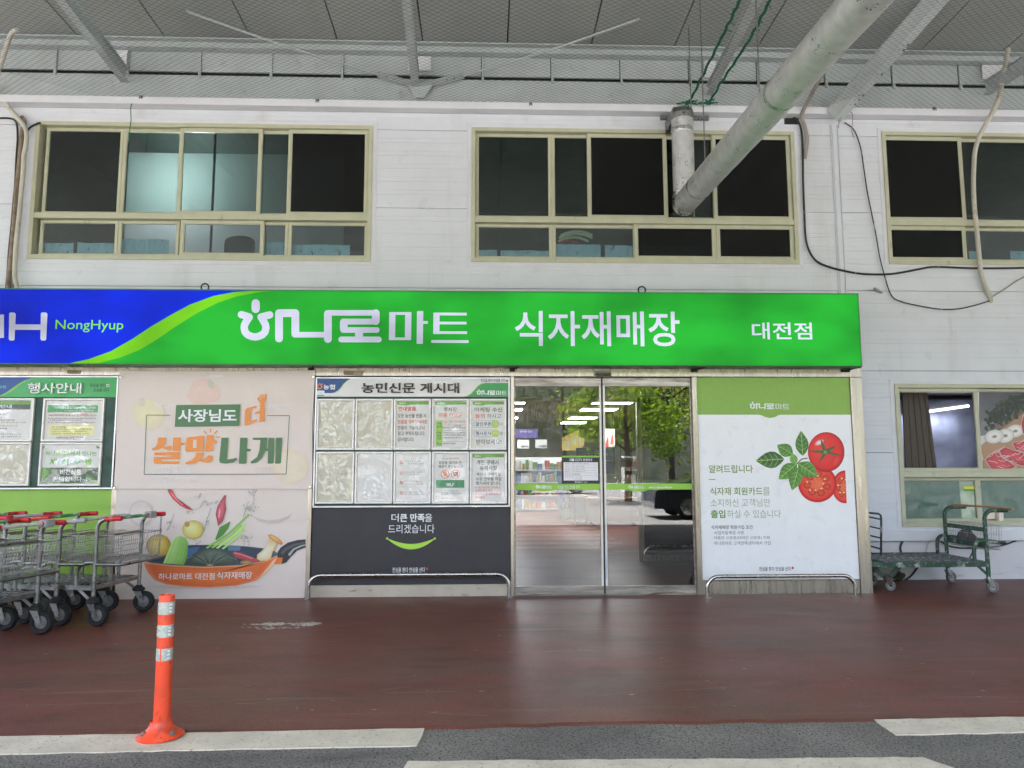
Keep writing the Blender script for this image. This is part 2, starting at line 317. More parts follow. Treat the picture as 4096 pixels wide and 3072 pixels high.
class Print:
    """flat ink on a plane y = const, laid out from crops of the photograph"""
    def __init__(s, y, t, step=.0004): s.y = y; s.t = t; s.step = step*.12; s.v = []; s.f = []; s.c = []; s.t_ = []
    def w(s, a, b): p = P(*s.t(a, b), s.y); return (p.x, p.z)
    def raw(s, pts, fs, cols):
        n = len(s.v); s.y -= s.step
        s.v += [(x, s.y, z) for x, z in pts]; s.f += [tuple(i+n for i in f) for f in fs]
        s.c += cols if isinstance(cols, list) else [cols]*len(pts); return s
    def poly(s, pts, col):
        q = [s.w(*p) for p in pts]; tr = tessellate_polygon([[Vector((x, z, 0)) for x, z in q]])
        return s.raw(q, [tuple(t) for t in tr], col)
    def rect(s, a, b, c, d, col):
        (x0, z1), (x1, z0) = s.w(a, b), s.w(c, d)
        return s.raw([(x0, z0), (x1, z0), (x1, z1), (x0, z1)], [(0, 1, 2, 3)], col)
    def text(s, st, a, b, c, d, col, bold=.0):
        vm, um = (b+d)/2, (a+c)/2; bold = min(.034, max(-.008, round(bold/.006)*.006)); s.y -= s.step
        s.t_.append((st, bold, s.w(a, vm)[0], s.w(c, vm)[0], s.w(um, d)[1], s.w(um, b)[1], s.y, col)); return s
    def stroke(s, pts, wd, col, cap=True):
        for i in range(len(pts)-1):
            (a, b), (c, d) = pts[i], pts[i+1]; L = math.hypot(c-a, d-b) or 1; nx, ny = -(d-b)/L*wd/2, (c-a)/L*wd/2
            s.raw([s.w(a+nx, b+ny), s.w(c+nx, d+ny), s.w(c-nx, d-ny), s.w(a-nx, b-ny)], [(0, 1, 2, 3)], col)
        if cap:
            for a, b in pts: s.disc(a, b, wd/2, col, 14)
        return s
    def disc(s, a, b, r, col, n=20, ry=None):
        ry = ry or r
        return s.raw([s.w(a+r*math.cos(6.2832*k/n), b+ry*math.sin(6.2832*k/n)) for k in range(n)], [tuple(range(n))], col)
    def blob(s, pts, cin, cout, hl=None, rim=None):
        """outline with a soft colour ramp from centre (or hl) to edge"""
        n = len(pts); cx, cy = hl or (sum(p[0] for p in pts)/n, sum(p[1] for p in pts)/n)
        V = [s.w(cx, cy)]; Cc = [cin]; F = []; R = (.35, .65, .88, 1.)
        for q, r in enumerate(R):
            t = r**1.6
            for p in pts:
                V.append(s.w(cx+(p[0]-cx)*r, cy+(p[1]-cy)*r)); Cc.append(tuple(a*(1-t)+b*t for a, b in zip(cin, cout if r < 1 or not rim else rim)))
        for k in range(n): F.append((0, 1+k, 1+(k+1) % n))
        for q in range(3):
            for k in range(n): l = (k+1) % n; F.append((1+q*n+k, 1+(q+1)*n+k, 1+(q+1)*n+l, 1+q*n+l))
        return s.raw(V, F, Cc)
    def oval(s, cx, cy, rx, ry, cin, cout, rot=0, hl=None, n=26, rim=None):
        c, si = math.cos(rot), math.sin(rot); pts = []
        for k in range(n):
            t = 6.2832*k/n; x, y = rx*math.cos(t), ry*math.sin(t); pts.append((cx+x*c-y*si, cy+x*si+y*c))
        return s.blob(pts, cin, cout, hl and (cx+hl[0], cy+hl[1]), rim)
    def leaf(s, x0, y0, x1, y1, wd, ca, cb, vein):
        dx, dy = x1-x0, y1-y0; L = math.hypot(dx, dy); nx, ny = -dy/L, dx/L
        prof = [(0, .04), (.12, .5), (.3, .92), (.48, 1), (.66, .82), (.84, .42), (1, 0)]
        for sg, c0, c1 in ((1, ca, cb), (-1, cb, ca)):
            ax = [(x0+dx*t, y0+dy*t) for t, _ in prof]; ed = [(x0+dx*t+nx*sg*h*wd/2, y0+dy*t+ny*sg*h*wd/2) for t, h in prof]
            n = len(prof); q = [s.w(*p) for p in ax+ed]; cols = [tuple(x*.8 for x in c0) if i % 2 else c0 for i in range(n)]+[c1]*n
            s.raw(q, [(i, i+1, n+i+1, n+i) for i in range(n-1)], cols)
            for t in (.2, .38, .56, .74):
                h = [p for p in prof if p[0] >= t][0][1]
                s.stroke([(x0+dx*t, y0+dy*t), (x0+dx*(t+.14)+nx*sg*h*wd*.4, y0+dy*(t+.14)+ny*sg*h*wd*.4)], L*.012, vein, False)
        s.stroke([(x0, y0), (x1, y1)], L*.022, vein, False); return s
    def build(s, name, parent, mat=None):
        o = ORG[parent.name]; me = bpy.data.meshes.new(name); me.materials.append(mat or INK); PENDING.append((s, me, o))
        ob = bpy.data.objects.new(name, me); COL.objects.link(ob); ob.parent = parent; ORG[ob.name] = o; return ob
def finish_prints():
    need = {}
    for p, _, _ in PENDING:
        for t in p.t_:
            if (t[0], t[1]) not in TX: need.setdefault(t[1], {})[t[0]] = 1
    for b, d in need.items(): glyph_batch(list(d), b)
    for s, me, o in PENDING:
        for st, bold, x0, x1, z0, z1, y, col in s.t_:
            vs, fs = TX[(st, bold)]; n = len(s.v)
            s.v += [(x0+(x1-x0)*u, y, z0+(z1-z0)*v) for u, v in vs]; s.f += [tuple(i+n for i in f) for f in fs]; s.c += [col]*len(vs)
        me.from_pydata([tuple(Vector(v)-o) for v in s.v], [], s.f); a = me.color_attributes.new('ink', 'FLOAT_COLOR', 'POINT'); fl = []
        for c in s.c: fl += [*c, 1.]
        a.data.foreach_set('color', fl); me.update()
# the store's word mark, drawn in a 1160 x 360 box (crop ZS minus its corner at 180,113)
def wordmark(p, x0, y0, x1, y1, col, mart=True):
    kx, ky = (x1-x0)/(1860 if mart else 1162), (y1-y0)/360
    f = lambda a, b: (x0+(a-180)*kx, y0+(b-113)*ky)
    def st(pts, wd): p.stroke([f(*q) for q in pts], wd*ky, col)
    def rc(a, b, c, d): p.rect(*f(a, b), *f(c, d), col)
    st([(327, 147), (327, 192)], 66)
    st([(212, 238), (276, 258), (256, 287), (238, 318), (234, 345), (242, 378), (265, 402), (298, 415), (322, 418), (345, 415), (378, 402), (402, 378), (410, 345), (405, 318), (388, 287), (370, 258), (440, 240)], 58)
    st([(515, 430), (515, 226), (646, 226)], 62); st([(646, 226), (646, 392)], 62); st([(640, 400), (908, 400)], 44); st([(908, 434), (908, 232)], 62); st([(905, 224), (1298, 224)], 44); st([(1293, 226), (1293, 290)], 62)
    st([(1290, 294), (1030, 294)], 46); st([(1036, 300), (1036, 350)], 62); st([(1030, 362), (1302, 362)], 44); rc(1127, 380, 1190, 420); st([(1015, 438), (1318, 438)], 46)
    if mart:
        for q in ((1402, 218, 1448, 443), (1530, 218, 1577, 443), (1448, 218, 1530, 240), (1448, 422, 1530, 443), (1625, 210, 1672, 473), (1672, 290, 1712, 312), (1757, 222, 1805, 394), (1805, 222, 2025, 245), (1805, 295, 2023, 317), (1805, 372, 2027, 394), (1740, 443, 2040, 466)): rc(*q)
def emblem(p, cx, cy, r, col):
    f = lambda a, b: (cx+(a-322)/120*r, cy+(b-340)/120*r)
    p.stroke([f(*q) for q in [(212, 218), (276, 258), (240, 310), (234, 345), (242, 378), (265, 402), (322, 418), (378, 402), (402, 378), (410, 345), (405, 310), (370, 258), (440, 218)]], .42*r, col)
    p.stroke([f(327, 180), f(327, 225)], .4*r, col)
SLOGAN = "진심을 판다 안심을 산다"
# ================================================================== ground
YW, YF = .91, 0.
g = MB(); g.box(-150, 150, -10.2, 30, -.3, -.002); tag(g.build('road', ASPH), kind='structure')
g = MB(); g.box(-150, 150, -150, -10.2, -.3, -.002); tag(g.build('parking_lot', M("pale_bounce_ground", (.27, .268, .26), .85, var=.15, vs=.6)), kind='structure')  # lot ground made pale to bounce light up under the canopy
e0, e1 = Z(0, 2940), Z(4096, 2862)
sl_ = (e1.y-e0.y)/(e1.x-e0.x); yedge = lambda x: e0.y+(x-e0.x)*sl_
g = MB(); rnd = random.Random(3)
edge = [(x, yedge(x)+rnd.uniform(-.012, .012)+.02*noise.noise((x*.7, 0, 0))) for x in [-14+i*.12 for i in range(234)]]
n = len(edge)
g.add([(x, y, .006) for x, y in edge]+[(x, 1.2, .006) for x, y in edge]+[(x, y-.035, -.0015) for x, y in edge],
      [(i, i+1, n+i+1, n+i) for i in range(n-1)]+[(2*n+i, 2*n+i+1, i+1, i) for i in range(n-1)])
tag(g.build('pavement', FLOORM), kind='structure')
def marking(pts, m=LINEW, h=.004):
    g = MB(); src = [Vector((p[0], p[1], 0)) for p in pts]; pts = []; rr = random.Random(len(bpy.data.objects))
    for i, a in enumerate(src):                         # slightly ragged painted edges
        b = src[(i+1) % len(src)]; k = max(1, int((b-a).length/.07)); d = (b-a).normalized(); nn = Vector((-d.y, d.x, 0))
        pts += [a+(b-a)*j/k+nn*(rr.gauss(0, .0035)+.006*noise.noise((j*.4, i, 2)) if j else 0) for j in range(k)]
    n = len(pts)
    g.add([p+Vector((0, 0, h)) for p in pts]+[p+Vector((0, 0, -.002)) for p in pts], [tuple(range(n))]+[(i, n+i, n+(i+1) % n, (i+1) % n) for i in range(n)])
    return tag(g.build('road_marking', m), kind='structure')
a, b = Z(*Z5(1982, 1502)), Z(*Z5(1982, 1440)); wl = .255; xe = Z(905*K0, 1590*K0).x
marking([(-14, yedge(-14)-.03-wl), (xe, yedge(xe)-.03-wl), (xe+.02, yedge(xe)-.03), (-14, yedge(-14)-.03)])
xr, xr2 = Z(*ZG(1735, 486)).x, Z(*ZG(1775, 515)).x
marking([(xr2, yedge(xr2)-.03-.24), (12, yedge(12)-.03-.24), (12, yedge(12)-.03), (xr, yedge(xr)-.03)])
q = [Z(*ZG(x, y)) for x, y in ((190, 613), (1880, 600))]
marking([(q[0].x-.06, q[0].y-.45), (q[1].x+.22, q[1].y-.45), (q[1].x, q[1].y), (q[0].x, q[0].y)])
for k in range(5): marking([(-3.2+.1*k, -5.95-.85*k), (2.6, -5.95-.85*k), (2.6, -5.5-.85*k), (-3.3+.1*k, -5.5-.85*k)])
for k in range(7): marking([(-1.2+.5*k, -15-1.1*k), (-.9+.5*k, -15-1.1*k), (1.6+.3*k, -14.2-1.1*k), (1.3+.3*k, -14.2-1.1*k)])
marking([(-5, -13.2), (-4.8, -13.2), (-1.3, -10.6), (-1.5, -10.6)], LINEY)
marking([(-1.5, -10.5), (-1.3, -10.5), (-1.3, -14.6), (-1.5, -14.6)], LINEY)

# ================================================================== building
bld = thing('building', 'white ribbed metal clad shop building behind the entrance, with three upper windows', 'building', (0, YW, 0))
def wx(t, a, b): return P(*t(a, b), YW).x
WIN = {'L': (-5.78, -1.475, 4.05, 5.868), 'M': (-.185, 4.105, 4.055, 5.868), 'R': (5.30, 9.60, 4.065, 5.888), 'B': (5.27, 9.6, .666, 2.482)}
zj = [5.82-1.055*k for k in range(6)]
rows = [(zj[0], 6.06)]+[(zj[k+1], zj[k]) for k in range(5)]
rows = [(max(a, .5), b) for a, b in rows]
def cut(rects, h):
    o = []
    for (a, b, c, d) in rects:
        x0, x1, z0, z1 = h
        if x0 >= b or x1 <= a or z0 >= d or z1 <= c: o.append((a, b, c, d)); continue
        if x0 > a: o.append((a, x0, c, d))
        if x1 < b: o.append((x1, b, c, d))
        if z0 > c: o.append((max(a, x0), min(b, x1), c, z0))
        if z1 < d: o.append((max(a, x0), min(b, x1), z1, d))
    return o
pitch = 1.055/6
for (c, d) in rows:
    rs = [(-9.5, 4.66, c, d), (4.66, 11, c, d)]
    rs = cut(rs, (-9.6, 4.37, .3, 2.62))
    for h in WIN.values(): rs = cut(rs, (h[0]-.055, h[1]+.055, h[2]-.055, h[3]+.055))
    for (x0, x1, z0, z1) in rs:
        g = MB(); gp = .0035
        X0, X1, A, B = x0+.0003, x1-.0003, z0+(gp if z0 == c else .001), z1-(gp if z1 == d else .001)
        pr = [(A, YW+.02), (A, YW)]; k = math.floor((A-zj[5])/pitch)+1
        while True:
            zr = zj[5]+k*pitch; k += 1
            if zr > B-.012: break
            if zr > A+.012: pr += [(zr-.006, YW), (zr-.003, YW+.0055), (zr+.003, YW+.0055), (zr+.006, YW)]
            zm = zr+pitch*.34
            if A+.01 < zm < B-.01: pr += [(zm-.003, YW), (zm, YW+.004), (zm+.003, YW)]
        pr += [(B, YW), (B, YW+.02)]; pr = sorted(pr[:-2], key=lambda q: q[0]) if False else pr
        n = len(pr)
        g.add([(X0, y, z) for z, y in pr]+[(X1, y, z) for z, y in pr], [(i, n+i, n+i+1, i+1) for i in range(n-1)])
        for X_ in (X0, X1): g.face([(X_, YW, A), (X_, YW+.02, A), (X_, YW+.02, B), (X_, YW, B)])
        g.mi = 1; g.box(x0-.001, x1+.001, YW+.021, YW+.12, z0-.001, z1+.001)
        g.build('wall_panel', [WHITE, DARK], bld)
# joint cover strip, sill flashing, concrete foot
g = MB()
for dx, w_ in ((-.055, .012), (-.03, .06), (.042, .012)): g.box(4.66+dx, 4.66+dx+w_, YW-.012 if w_ > .02 else YW-.018, YW-.0005, 2.55, 5.97)
g.build('joint_cover_strip', WHITE, bld, bevel=.002)
g = MB(); g.bbox(4.38, 8.05, YW-.03, YW-.001, .49, .625); g.build('sill_flashing', TRIMW, bld)
g = MB(); g.bbox(4.2, 11, YW+.035, YW+.2, -.01, .495, .003); g.build('concrete_foot', FOOT, bld)
for h in WIN.values():
    g = MB(); g.mitre(h[0]-.058, h[1]+.058, h[2]-.058, h[3]+.058, YW-.008, YW+.0, .06, .5); g.build('window_flashing', TRIMW, bld)

SCREEN = bpy.data.materials.new("insect_screen"); SCREEN.use_nodes = True
t_ = SCREEN.node_tree; b_ = t_.nodes['Principled BSDF']; b_.inputs['Base Color'].default_value = (.008, .008, .008, 1); b_.inputs['Roughness'].default_value = .6
b_.inputs['Specular IOR Level'].default_value = .2
tr_ = t_.nodes.new('ShaderNodeBsdfTransparent'); mx_ = t_.nodes.new('ShaderNodeMixShader'); mx_.inputs[0].default_value = .62
t_.links.new(tr_.outputs[0], mx_.inputs[1]); t_.links.new(b_.outputs[0], mx_.inputs[2]); t_.links.new(mx_.outputs[0], t_.nodes['Material Output'].inputs[0])
PANE = {'g': GLASSG}
def window(key, zmid, upper, lower, label):
    """upper / lower: list of (x0, x1, layer, kind): layer 0 = rear track, 1 = front track; kind g glass, s screened"""
    x0, x1, z0, z1 = WIN[key]
    g = MB(); yb = YW+.14; wv = .05
    g.box(x0, x1, YW-.022, yb, z0, z0+wv); g.box(x0, x1, YW-.022, yb, z1-wv, z1)
    g.box(x0, x0+wv, YW-.022, yb, z0+wv, z1-wv); g.box(x1-wv, x1, YW-.022, yb, z0+wv, z1-wv)
    g.box(x0+wv, x1-wv, YW-.018, yb, zmid-.045, zmid+.02)
    for zz in (z0+wv, zmid+.02): g.box(x0+wv, x1-wv, YW-.010, YW-.004, zz, zz+.012)
    wn = g.build('window', FRAME, bld, bevel=.003); wn['label'] = label
    for zz0, zz1, row in ((zmid+.02, z1-wv, upper), (z0+wv, zmid-.045, lower)):
        for (a, b, layer, kind) in row:
            y0 = YW+.005+(0 if layer else .045); sw = .055 if layer else .045
            g = MB(); g.mitre(a, b, zz0+.002, zz1-.002, y0, y0+.035, sw, .25); g.build('sash', FRAME, wn)
            if kind == 'n': continue
            g = MB(); g.box(a+sw-.004, b-sw+.004, y0+.016, y0+.021, zz0+sw-.004, zz1-sw+.004); g.build('pane', GLASSG if row is upper else GLASSL, wn)
            if kind == 's':
                g = MB(); g.box(a+sw-.006, b-sw+.006, y0+.010, y0+.0115, zz0+sw-.006, zz1-sw+.006); g.build('insect_screen', SCREEN, wn)
    return wn
def xs(t, v, *u): return [wx(t, x, v) for x in u]
l0, l1, l2, l3, l4, l5 = xs(Z1, 1075, 262, 757, 1120, 1122, 1652, 1815); lr = -1.525
window('L', 4.63, [(l0, l1, 0, 'g'), (l1, l3+.04, 0, 'g'), (l3, l4, 1, 'g'), (l4-.06, l5+.05, 0, 'g'), (l5, lr, 1, 's')],
       [(l0, l1, 0, 'g'), (l1, l3+.04, 0, 'g'), (wx(Z1, 1135, 1495), wx(Z1, 1668, 1495), 1, 'g'), (wx(Z1, 1640, 1495), wx(Z1, 1815, 1495), 0, 'g'), (wx(Z1, 1815, 1495), lr, 0, 'g')],
       'wide left upper window with a lamp glowing behind frosted glass')
m0, m1, m2, m3 = xs(Z2, 1100, 950, 1434, 1658, 2165); m4, m5 = xs(Z3, 1050, 372, 862)
ml = xs(Z2, 1530, 950, 1440, 1955); mk = xs(Z3, 1430, 388, 868)
window('M', 4.63, [(m0, m1, 0, 'g'), (m1, m2+.05, 0, 'g'), (m2, m3, 1, 's'), (m3-.06, m4+.05, 0, 'g'), (m4, 4.055, 1, 's')],
       [(ml[0], ml[1], 0, 'g'), (ml[1], ml[2]+.04, 0, 'g'), (ml[2], mk[0]+.01, 1, 's'), (mk[0]+.012, 4.055, 1, 's')], 'dark middle upper window with the foil duct in front')
r0, r1 = xs(Z3, 1050, 1385, 1860)
window('R', 4.64, [(r0, r1, 1, 's'), (r1-.05, 8.3, 0, 'g'), (8.25, 9.55, 0, 'g')], [(r0, wx(Z3, 1875, 1430), 1, 's'), (wx(Z3, 1875, 1430)-.05, 8.3, 0, 'g'), (8.25, 9.55, 0, 'g')],
       'upper right window running out of the picture')
k0, k1 = xs(ZW, 700, 365, 1150)
wB = window('B', 1.33, [(k0, k1, 1, 'n'), (k1-.02, 9.55, 0, 'n')], [(k0, wx(ZW, 1160, 1300), 0, 'n'), (wx(ZW, 1150, 1300), 9.55, 0, 'n')], 'ground floor window with a meat picture, beside the green trolley')
# rooms behind the windows
def room(x0, x1, y0, y1, z0, z1, m, name='window_room'):
    g = MB(); g.face([(x0, y1, z0), (x0, y1, z1), (x1, y1, z1), (x1, y1, z0)])
    for a, b, c, d in (((x0, y0, z0), (x0, y1, z0), (x1, y1, z0), (x1, y0, z0)), ((x0, y0, z1), (x1, y0, z1), (x1, y1, z1), (x0, y1, z1)),
                       ((x0, y0, z0), (x0, y0, z1), (x0, y1, z1), (x0, y1, z0)), ((x1, y0, z0), (x1, y1, z0), (x1, y1, z1), (x1, y0, z1))): g.face([a, b, c, d])
    return g.build(name, m, bld)
for k in 'LMR': h = WIN[k]; room(h[0]+.02, h[1]-.02, YW+.145, YW+3.2, h[2]+.02, h[3]-.02, ROOM if k != 'L' else M('room_shaded_teal', (.012, .024, .021), .8))  # left room's colour darkened to hold down the lamp's light
PCARB = M("pale_blue_ribbed_sheet", (.50, .63, .80), .45, var=.1, vs=8, layers=((C(90, 105, 115), 20, (1, 1, .4), .6, .7),), bmp=.6, bscale=3)
def ribsheet(x0, x1, z0, z1, y, parent):
    g = MB(); n = int((x1-x0)/.018); pts = [(x0+(x1-x0)*i/n, y+(.003 if i % 2 else 0)) for i in range(n+1)]
    g.add([(x, yy, z0) for x, yy in pts]+[(x, yy, z1+.012*noise.noise((x*6, 0, 3))) for x, yy in pts], [(i, i+1, n+2+i, n+1+i) for i in range(n)])
    return g.build('ribbed_sheet', PCARB, parent)
for a, b, v, t in ((245, 467, 1535, Z1), (490, 722, 1535, Z1), (745, 1068, 1513, Z1), (1678, 1800, 1530, Z1), (1840, 2212, 1548, Z1), (968, 1088, 1580, Z2), (1110, 1425, 1583, Z2),
                   (1455, 1742, 1545, Z2), (1768, 1948, 1550, Z2), (2000, 2400, 1553, Z2), (1885, 1950, 1485, Z3), (2130, 2260, 1485, Z3)):
    ys2 = YW+.125; ribsheet(P(*t(a, v), ys2).x, P(*t(b, v), ys2).x, 4.11, P(*t((a+b)/2, v), ys2).z, ys2, bld)
# frosted sheet with a lamp behind it (left window)
FROST = bpy.data.materials.new("frosted_sheet"); FROST.use_nodes = True; t_ = FROST.node_tree; t_.nodes.clear()
o_ = t_.nodes.new('ShaderNodeOutputMaterial'); a_ = t_.nodes.new('ShaderNodeBsdfTranslucent'); a_.inputs[0].default_value = (.62, .68, .68, 1)
d_ = t_.nodes.new('ShaderNodeBsdfDiffuse'); d_.inputs[0].default_value = (.12, .15, .14, 1); mx_ = t_.nodes.new('ShaderNodeMixShader'); mx_.inputs[0].default_value = .35
t_.links.new(a_.outputs[0], mx_.inputs[1]); t_.links.new(d_.outputs[0], mx_.inputs[2]); t_.links.new(mx_.outputs[0], o_.inputs[0])
gx0, gx1 = wx(Z1, 757, 1100), wx(Z1, 2160, 1100)
g = MB(); g.box(gx0, gx1, YW+.20, YW+.206, 4.10, P(*Z1(950, 925), YW).z); g.build('frosted_sheet', FROST, bld)
g = MB(); g.box(gx0-.03, gx0-.001, YW+.2, YW+3.18, 4.08, 5.84); g.build('lamp_spill_blocker', DARK, bld)  # added dark panel, keeps lamp light off the panes to its left
g = MB(); mx = wx(Z1, 1318, 1100); g.box(mx-.012, mx+.012, YW+.17, YW+.195, 4.1, 5.8); g.build('sheet_mullion', DARK, bld)
lp = P(*Z1(1075, 1120), YW)
lamp = thing('wall_lamp', 'round lamp shining behind the frosted glass of the left upper window', 'lamp', (lp.x, YW+.95, lp.z))
g = MB(); g.lathe([(.001, .06), (.04, .045), (.055, 0), (.04, -.045), (.001, -.06)], lamp.location, 16); g.build('bulb', emit("lamp_glow", (1, .98, .95), 8), lamp, True)
g = MB(); g.lathe([(.03, -.055), (.03, -.12), (.02, -.14)], lamp.location, 12); g.build('lamp_base', GREYP, lamp)
pl = bpy.data.lights.new("lamp_light", 'POINT'); pl.energy = 21; pl.color = (1, .8, .86); pl.shadow_soft_size = .08
po = bpy.data.objects.new("lamp_light", pl); COL.objects.link(po); po.parent = lamp; po.location = (0, -.07, 0)
# office chair back + stacked cushions seen through the lower panes
yv = YW+.17; a, b = P(*Z1(1418, 1487), yv), P(*Z1(1605, 1600), yv)
ch = thing('office_chair', 'dark rounded chair back behind the lower left upper window', 'chair', ((a.x+b.x)/2, yv, 4.08))
g = MB(); n_ = 14; q = [(a.x, yv, 4.09)]+[((a.x+b.x)/2-(b.x-a.x)/2*math.cos(math.pi*k/n_)*(1 if 0 < k < n_ else 1), yv, a.z-.12+.12*math.sin(math.pi*k/n_)**.6) for k in range(n_+1)]+[(b.x, yv, 4.09)]
m_ = len(q); g.add(q+[(x, y+.04, z) for x, y, z in q], [tuple(range(m_)), tuple(range(2*m_-1, m_-1, -1))]+[(i, m_+i, m_+(i+1) % m_, (i+1) % m_) for i in range(m_)]); g.build('backrest', M("chair_fabric", (.02, .024, .028), .8), ch, bevel=.012)
g = MB(); g.box((a.x+b.x)/2-.03, (a.x+b.x)/2+.03, yv+.045, yv+.07, 4.07, 4.2); g.build('back_post', DARK, ch)
yv = YW+.16; c0 = P(*Z2(1585, 1530), yv)
tw = thing('towel_stack', 'folded beige cloths stacked behind the middle upper window', 'cloth', (c0.x, c0.y, 4.08))
for i, (uv, w_) in enumerate((((1540, 1520), 70), ((1570, 1500), 95), ((1585, 1478), 105), ((1590, 1462), 100))):
    g = MB(); pth = [P(uv[0]*Z2.o[2]+1300+w_*Z2.o[2]*k/6, (uv[1]+26*(k/6)**2)*Z2.o[2], yv) for k in range(-6, 7)]
    g.tube(smooth_path(pth, 2), .017, 8); g.build('folded_cloth', M("beige_cloth_%d" % i, (.62, .58, .44) if i else (.45, .05, .07), .9), tw, True)
a, b = P(*Z2(1500, 1565), yv-.02), P(*Z2(1655, 1640), yv-.02); g = MB(); g.bbox(a.x, b.x, yv-.03, yv+.1, 4.08, a.z, .03); g.build('cushion', M("pale_cushion", (.7, .7, .68), .9), tw)

# ground floor window: room with tube light, cloth and leaning board; meat picture; green film panes
h = WIN['B']
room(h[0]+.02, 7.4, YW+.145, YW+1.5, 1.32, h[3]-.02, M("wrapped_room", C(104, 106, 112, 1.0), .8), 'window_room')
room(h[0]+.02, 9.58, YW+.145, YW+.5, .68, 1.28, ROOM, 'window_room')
tl = thing('tube_light', 'lit fluorescent tube inside the ground floor window', 'lamp', (6.0, YW+1.1, 2.28))
p, q = P(*ZW(645, 465), YW+1.1), P(*ZW(1030, 412), YW+1.1)
g = MB(); g.tube([p, q], .016, 8); g.build('tube', emit("tube_glow", (.8, .84, 1), 1.0), tl)
g = MB(); g.bar(p+Vector((0, .03, .05)), q+Vector((0, .03, .05)), .05, .05); g.build('fitting', M("tube_fitting", (.3, .3, .32), .5), tl)
al = bpy.data.lights.new("tube_glow_light", 'AREA'); al.shape = 'RECTANGLE'; al.size = .9; al.size_y = .05; al.energy = .9; al.color = (.78, .83, 1)
ao = bpy.data.objects.new("tube_glow_light", al); COL.objects.link(ao); ao.parent = tl; ao.location = (.35, -.02, -.08)
sh = thing('plastic_sheet', 'crumpled bluish sheet hanging behind the ground floor window', 'sheet', (6.2, YW+1.3, 1.35))
g = MB(); nx, nz = 26, 20
vs_ = [(5.35+2.0*i/nx, YW+1.3+.05*noise.noise((i*.35, j*.12, 0))+.02*noise.noise((i*.9, j*.7, 4)), 1.34+1.06*j/nz) for j in range(nz+1) for i in range(nx+1)]
g.add(vs_, [(j*(nx+1)+i, j*(nx+1)+i+1, (j+1)*(nx+1)+i+1, (j+1)*(nx+1)+i) for j in range(nz) for i in range(nx)])
g.build('sheet', M("bluish_sheet", C(148, 152, 168, 1.1), .5, bmp=.4, bscale=8), sh, True)
bd = thing('leaning_board', 'brown ribbed board leaning inside the ground floor window', 'board', (5.5, YW+.3, 1.34))
BRN = M("brown_board", C(74, 66, 58), .7, var=.2, vs=20, stretch=(8, 1, .3))
for i in range(9):
    a0 = [P(*ZW(x, y), YW+.3) for x, y in ((402+26*i, 285), (402+26*i+25, 285), (437+33.5*i+32.5, 1075), (437+33.5*i, 1075))]
    g = MB(); yy = .008*(i % 2)
    g.add([v+Vector((0, yy, 0)) for v in a0]+[v+Vector((0, .02+yy, 0)) for v in a0], [(0, 1, 2, 3), (4, 7, 6, 5)]+[(k, 4+k, 4+(k+1) % 4, (k+1) % 4) for k in range(4)])
    g.build('board_strip', BRN, bd)
# the meat picture, a printed sheet filling the pane
mp = thing('meat_picture', 'printed picture of raw pork slices, onion rings and parsley filling the window', 'poster', (7.5, YW+.06, 1.4))
px0 = P(*ZW(1135, 700), YW+.06).x
g = MB(); g.box(px0-.03, 9.5, YW+.068, YW+.075, 1.38, 2.40); g.build('sheet', PAPERW, mp)
p = Print(YW+.066, ZW)
dk = C(52, 52, 56); p.raw([p.w(1130, 255), p.w(1500, 255), p.w(1500, 620), p.w(1130, 700)], [(0, 1, 2, 3)], [C(70, 70, 76), C(74, 74, 80), C(96, 94, 96), C(120, 118, 120)])
p.raw([(px0-.02, 1.39), (9.5, 1.39), (9.5, 2.39), (px0+.35, 2.39)], [(0, 1, 2, 3)], [C(150, 118, 92), C(140, 105, 80), C(60, 60, 62), C(66, 66, 70)])
p.poly([(1140, 790), (1560, 470), (2400, 400), (2400, 1060), (1200, 1060)], C(164, 128, 98))
p.poly([(1150, 560), (1300, 480), (1420, 500), (1250, 620), (1150, 690)], C(120, 118, 120))
rp = random.Random(5)
for i in range(150):
    t = rp.random(); x = 1230+t*330+rp.gauss(0, 38); y = 560-t*230+rp.gauss(0, 48)
    if y < 275 or x < 1160: continue
    k_ = rp.uniform(.5, 1.15); p.oval(x, y, rp.uniform(12, 30), rp.uniform(10, 24), C(52*k_, 66*k_, 44*k_), C(24, 32, 24), rp.random()*3, n=7)
for cx, cy, rx, ry in ((1470, 650, 90, 62), (1375, 695, 88, 68), (1272, 702, 92, 66)):
    p.oval(cx, cy, rx, ry, C(226, 220, 208), C(196, 190, 180), -.2, rim=C(150, 144, 136)); p.oval(cx, cy, rx*.62, ry*.6, C(214, 208, 198), C(226, 222, 212), -.2); p.oval(cx+4, cy, rx*.26, ry*.22, C(120, 100, 80), C(170, 158, 140), -.2)
def slab(pts, hl):
    p.blob(pts, C(198, 74, 80), C(150, 40, 48), hl, C(228, 196, 190))
    xs_ = [q[0] for q in pts]; ys_ = [q[1] for q in pts]
    for i in range(9):
        a, b = rp.uniform(min(xs_)+30, max(xs_)-70), rp.uniform(min(ys_)+25, max(ys_)-25); q = [(a, b)]
        for k in range(3): a += rp.uniform(12, 34); b += rp.uniform(-22, 18); q.append((a, b))
        p.stroke(q, rp.uniform(2.5, 6), C(232, 190, 190), False)
slab([(1440, 760), (1520, 745), (1640, 740), (1700, 860), (1560, 850), (1470, 830)], (1540, 790))
slab([(1310, 830), (1370, 795), (1450, 830), (1540, 850), (1620, 900), (1640, 990), (1530, 985), (1440, 950), (1350, 900)], (1450, 880))
slab([(1180, 920), (1230, 870), (1300, 830), (1340, 890), (1440, 955), (1490, 990), (1400, 1035), (1270, 1046), (1220, 985)], (1320, 950))
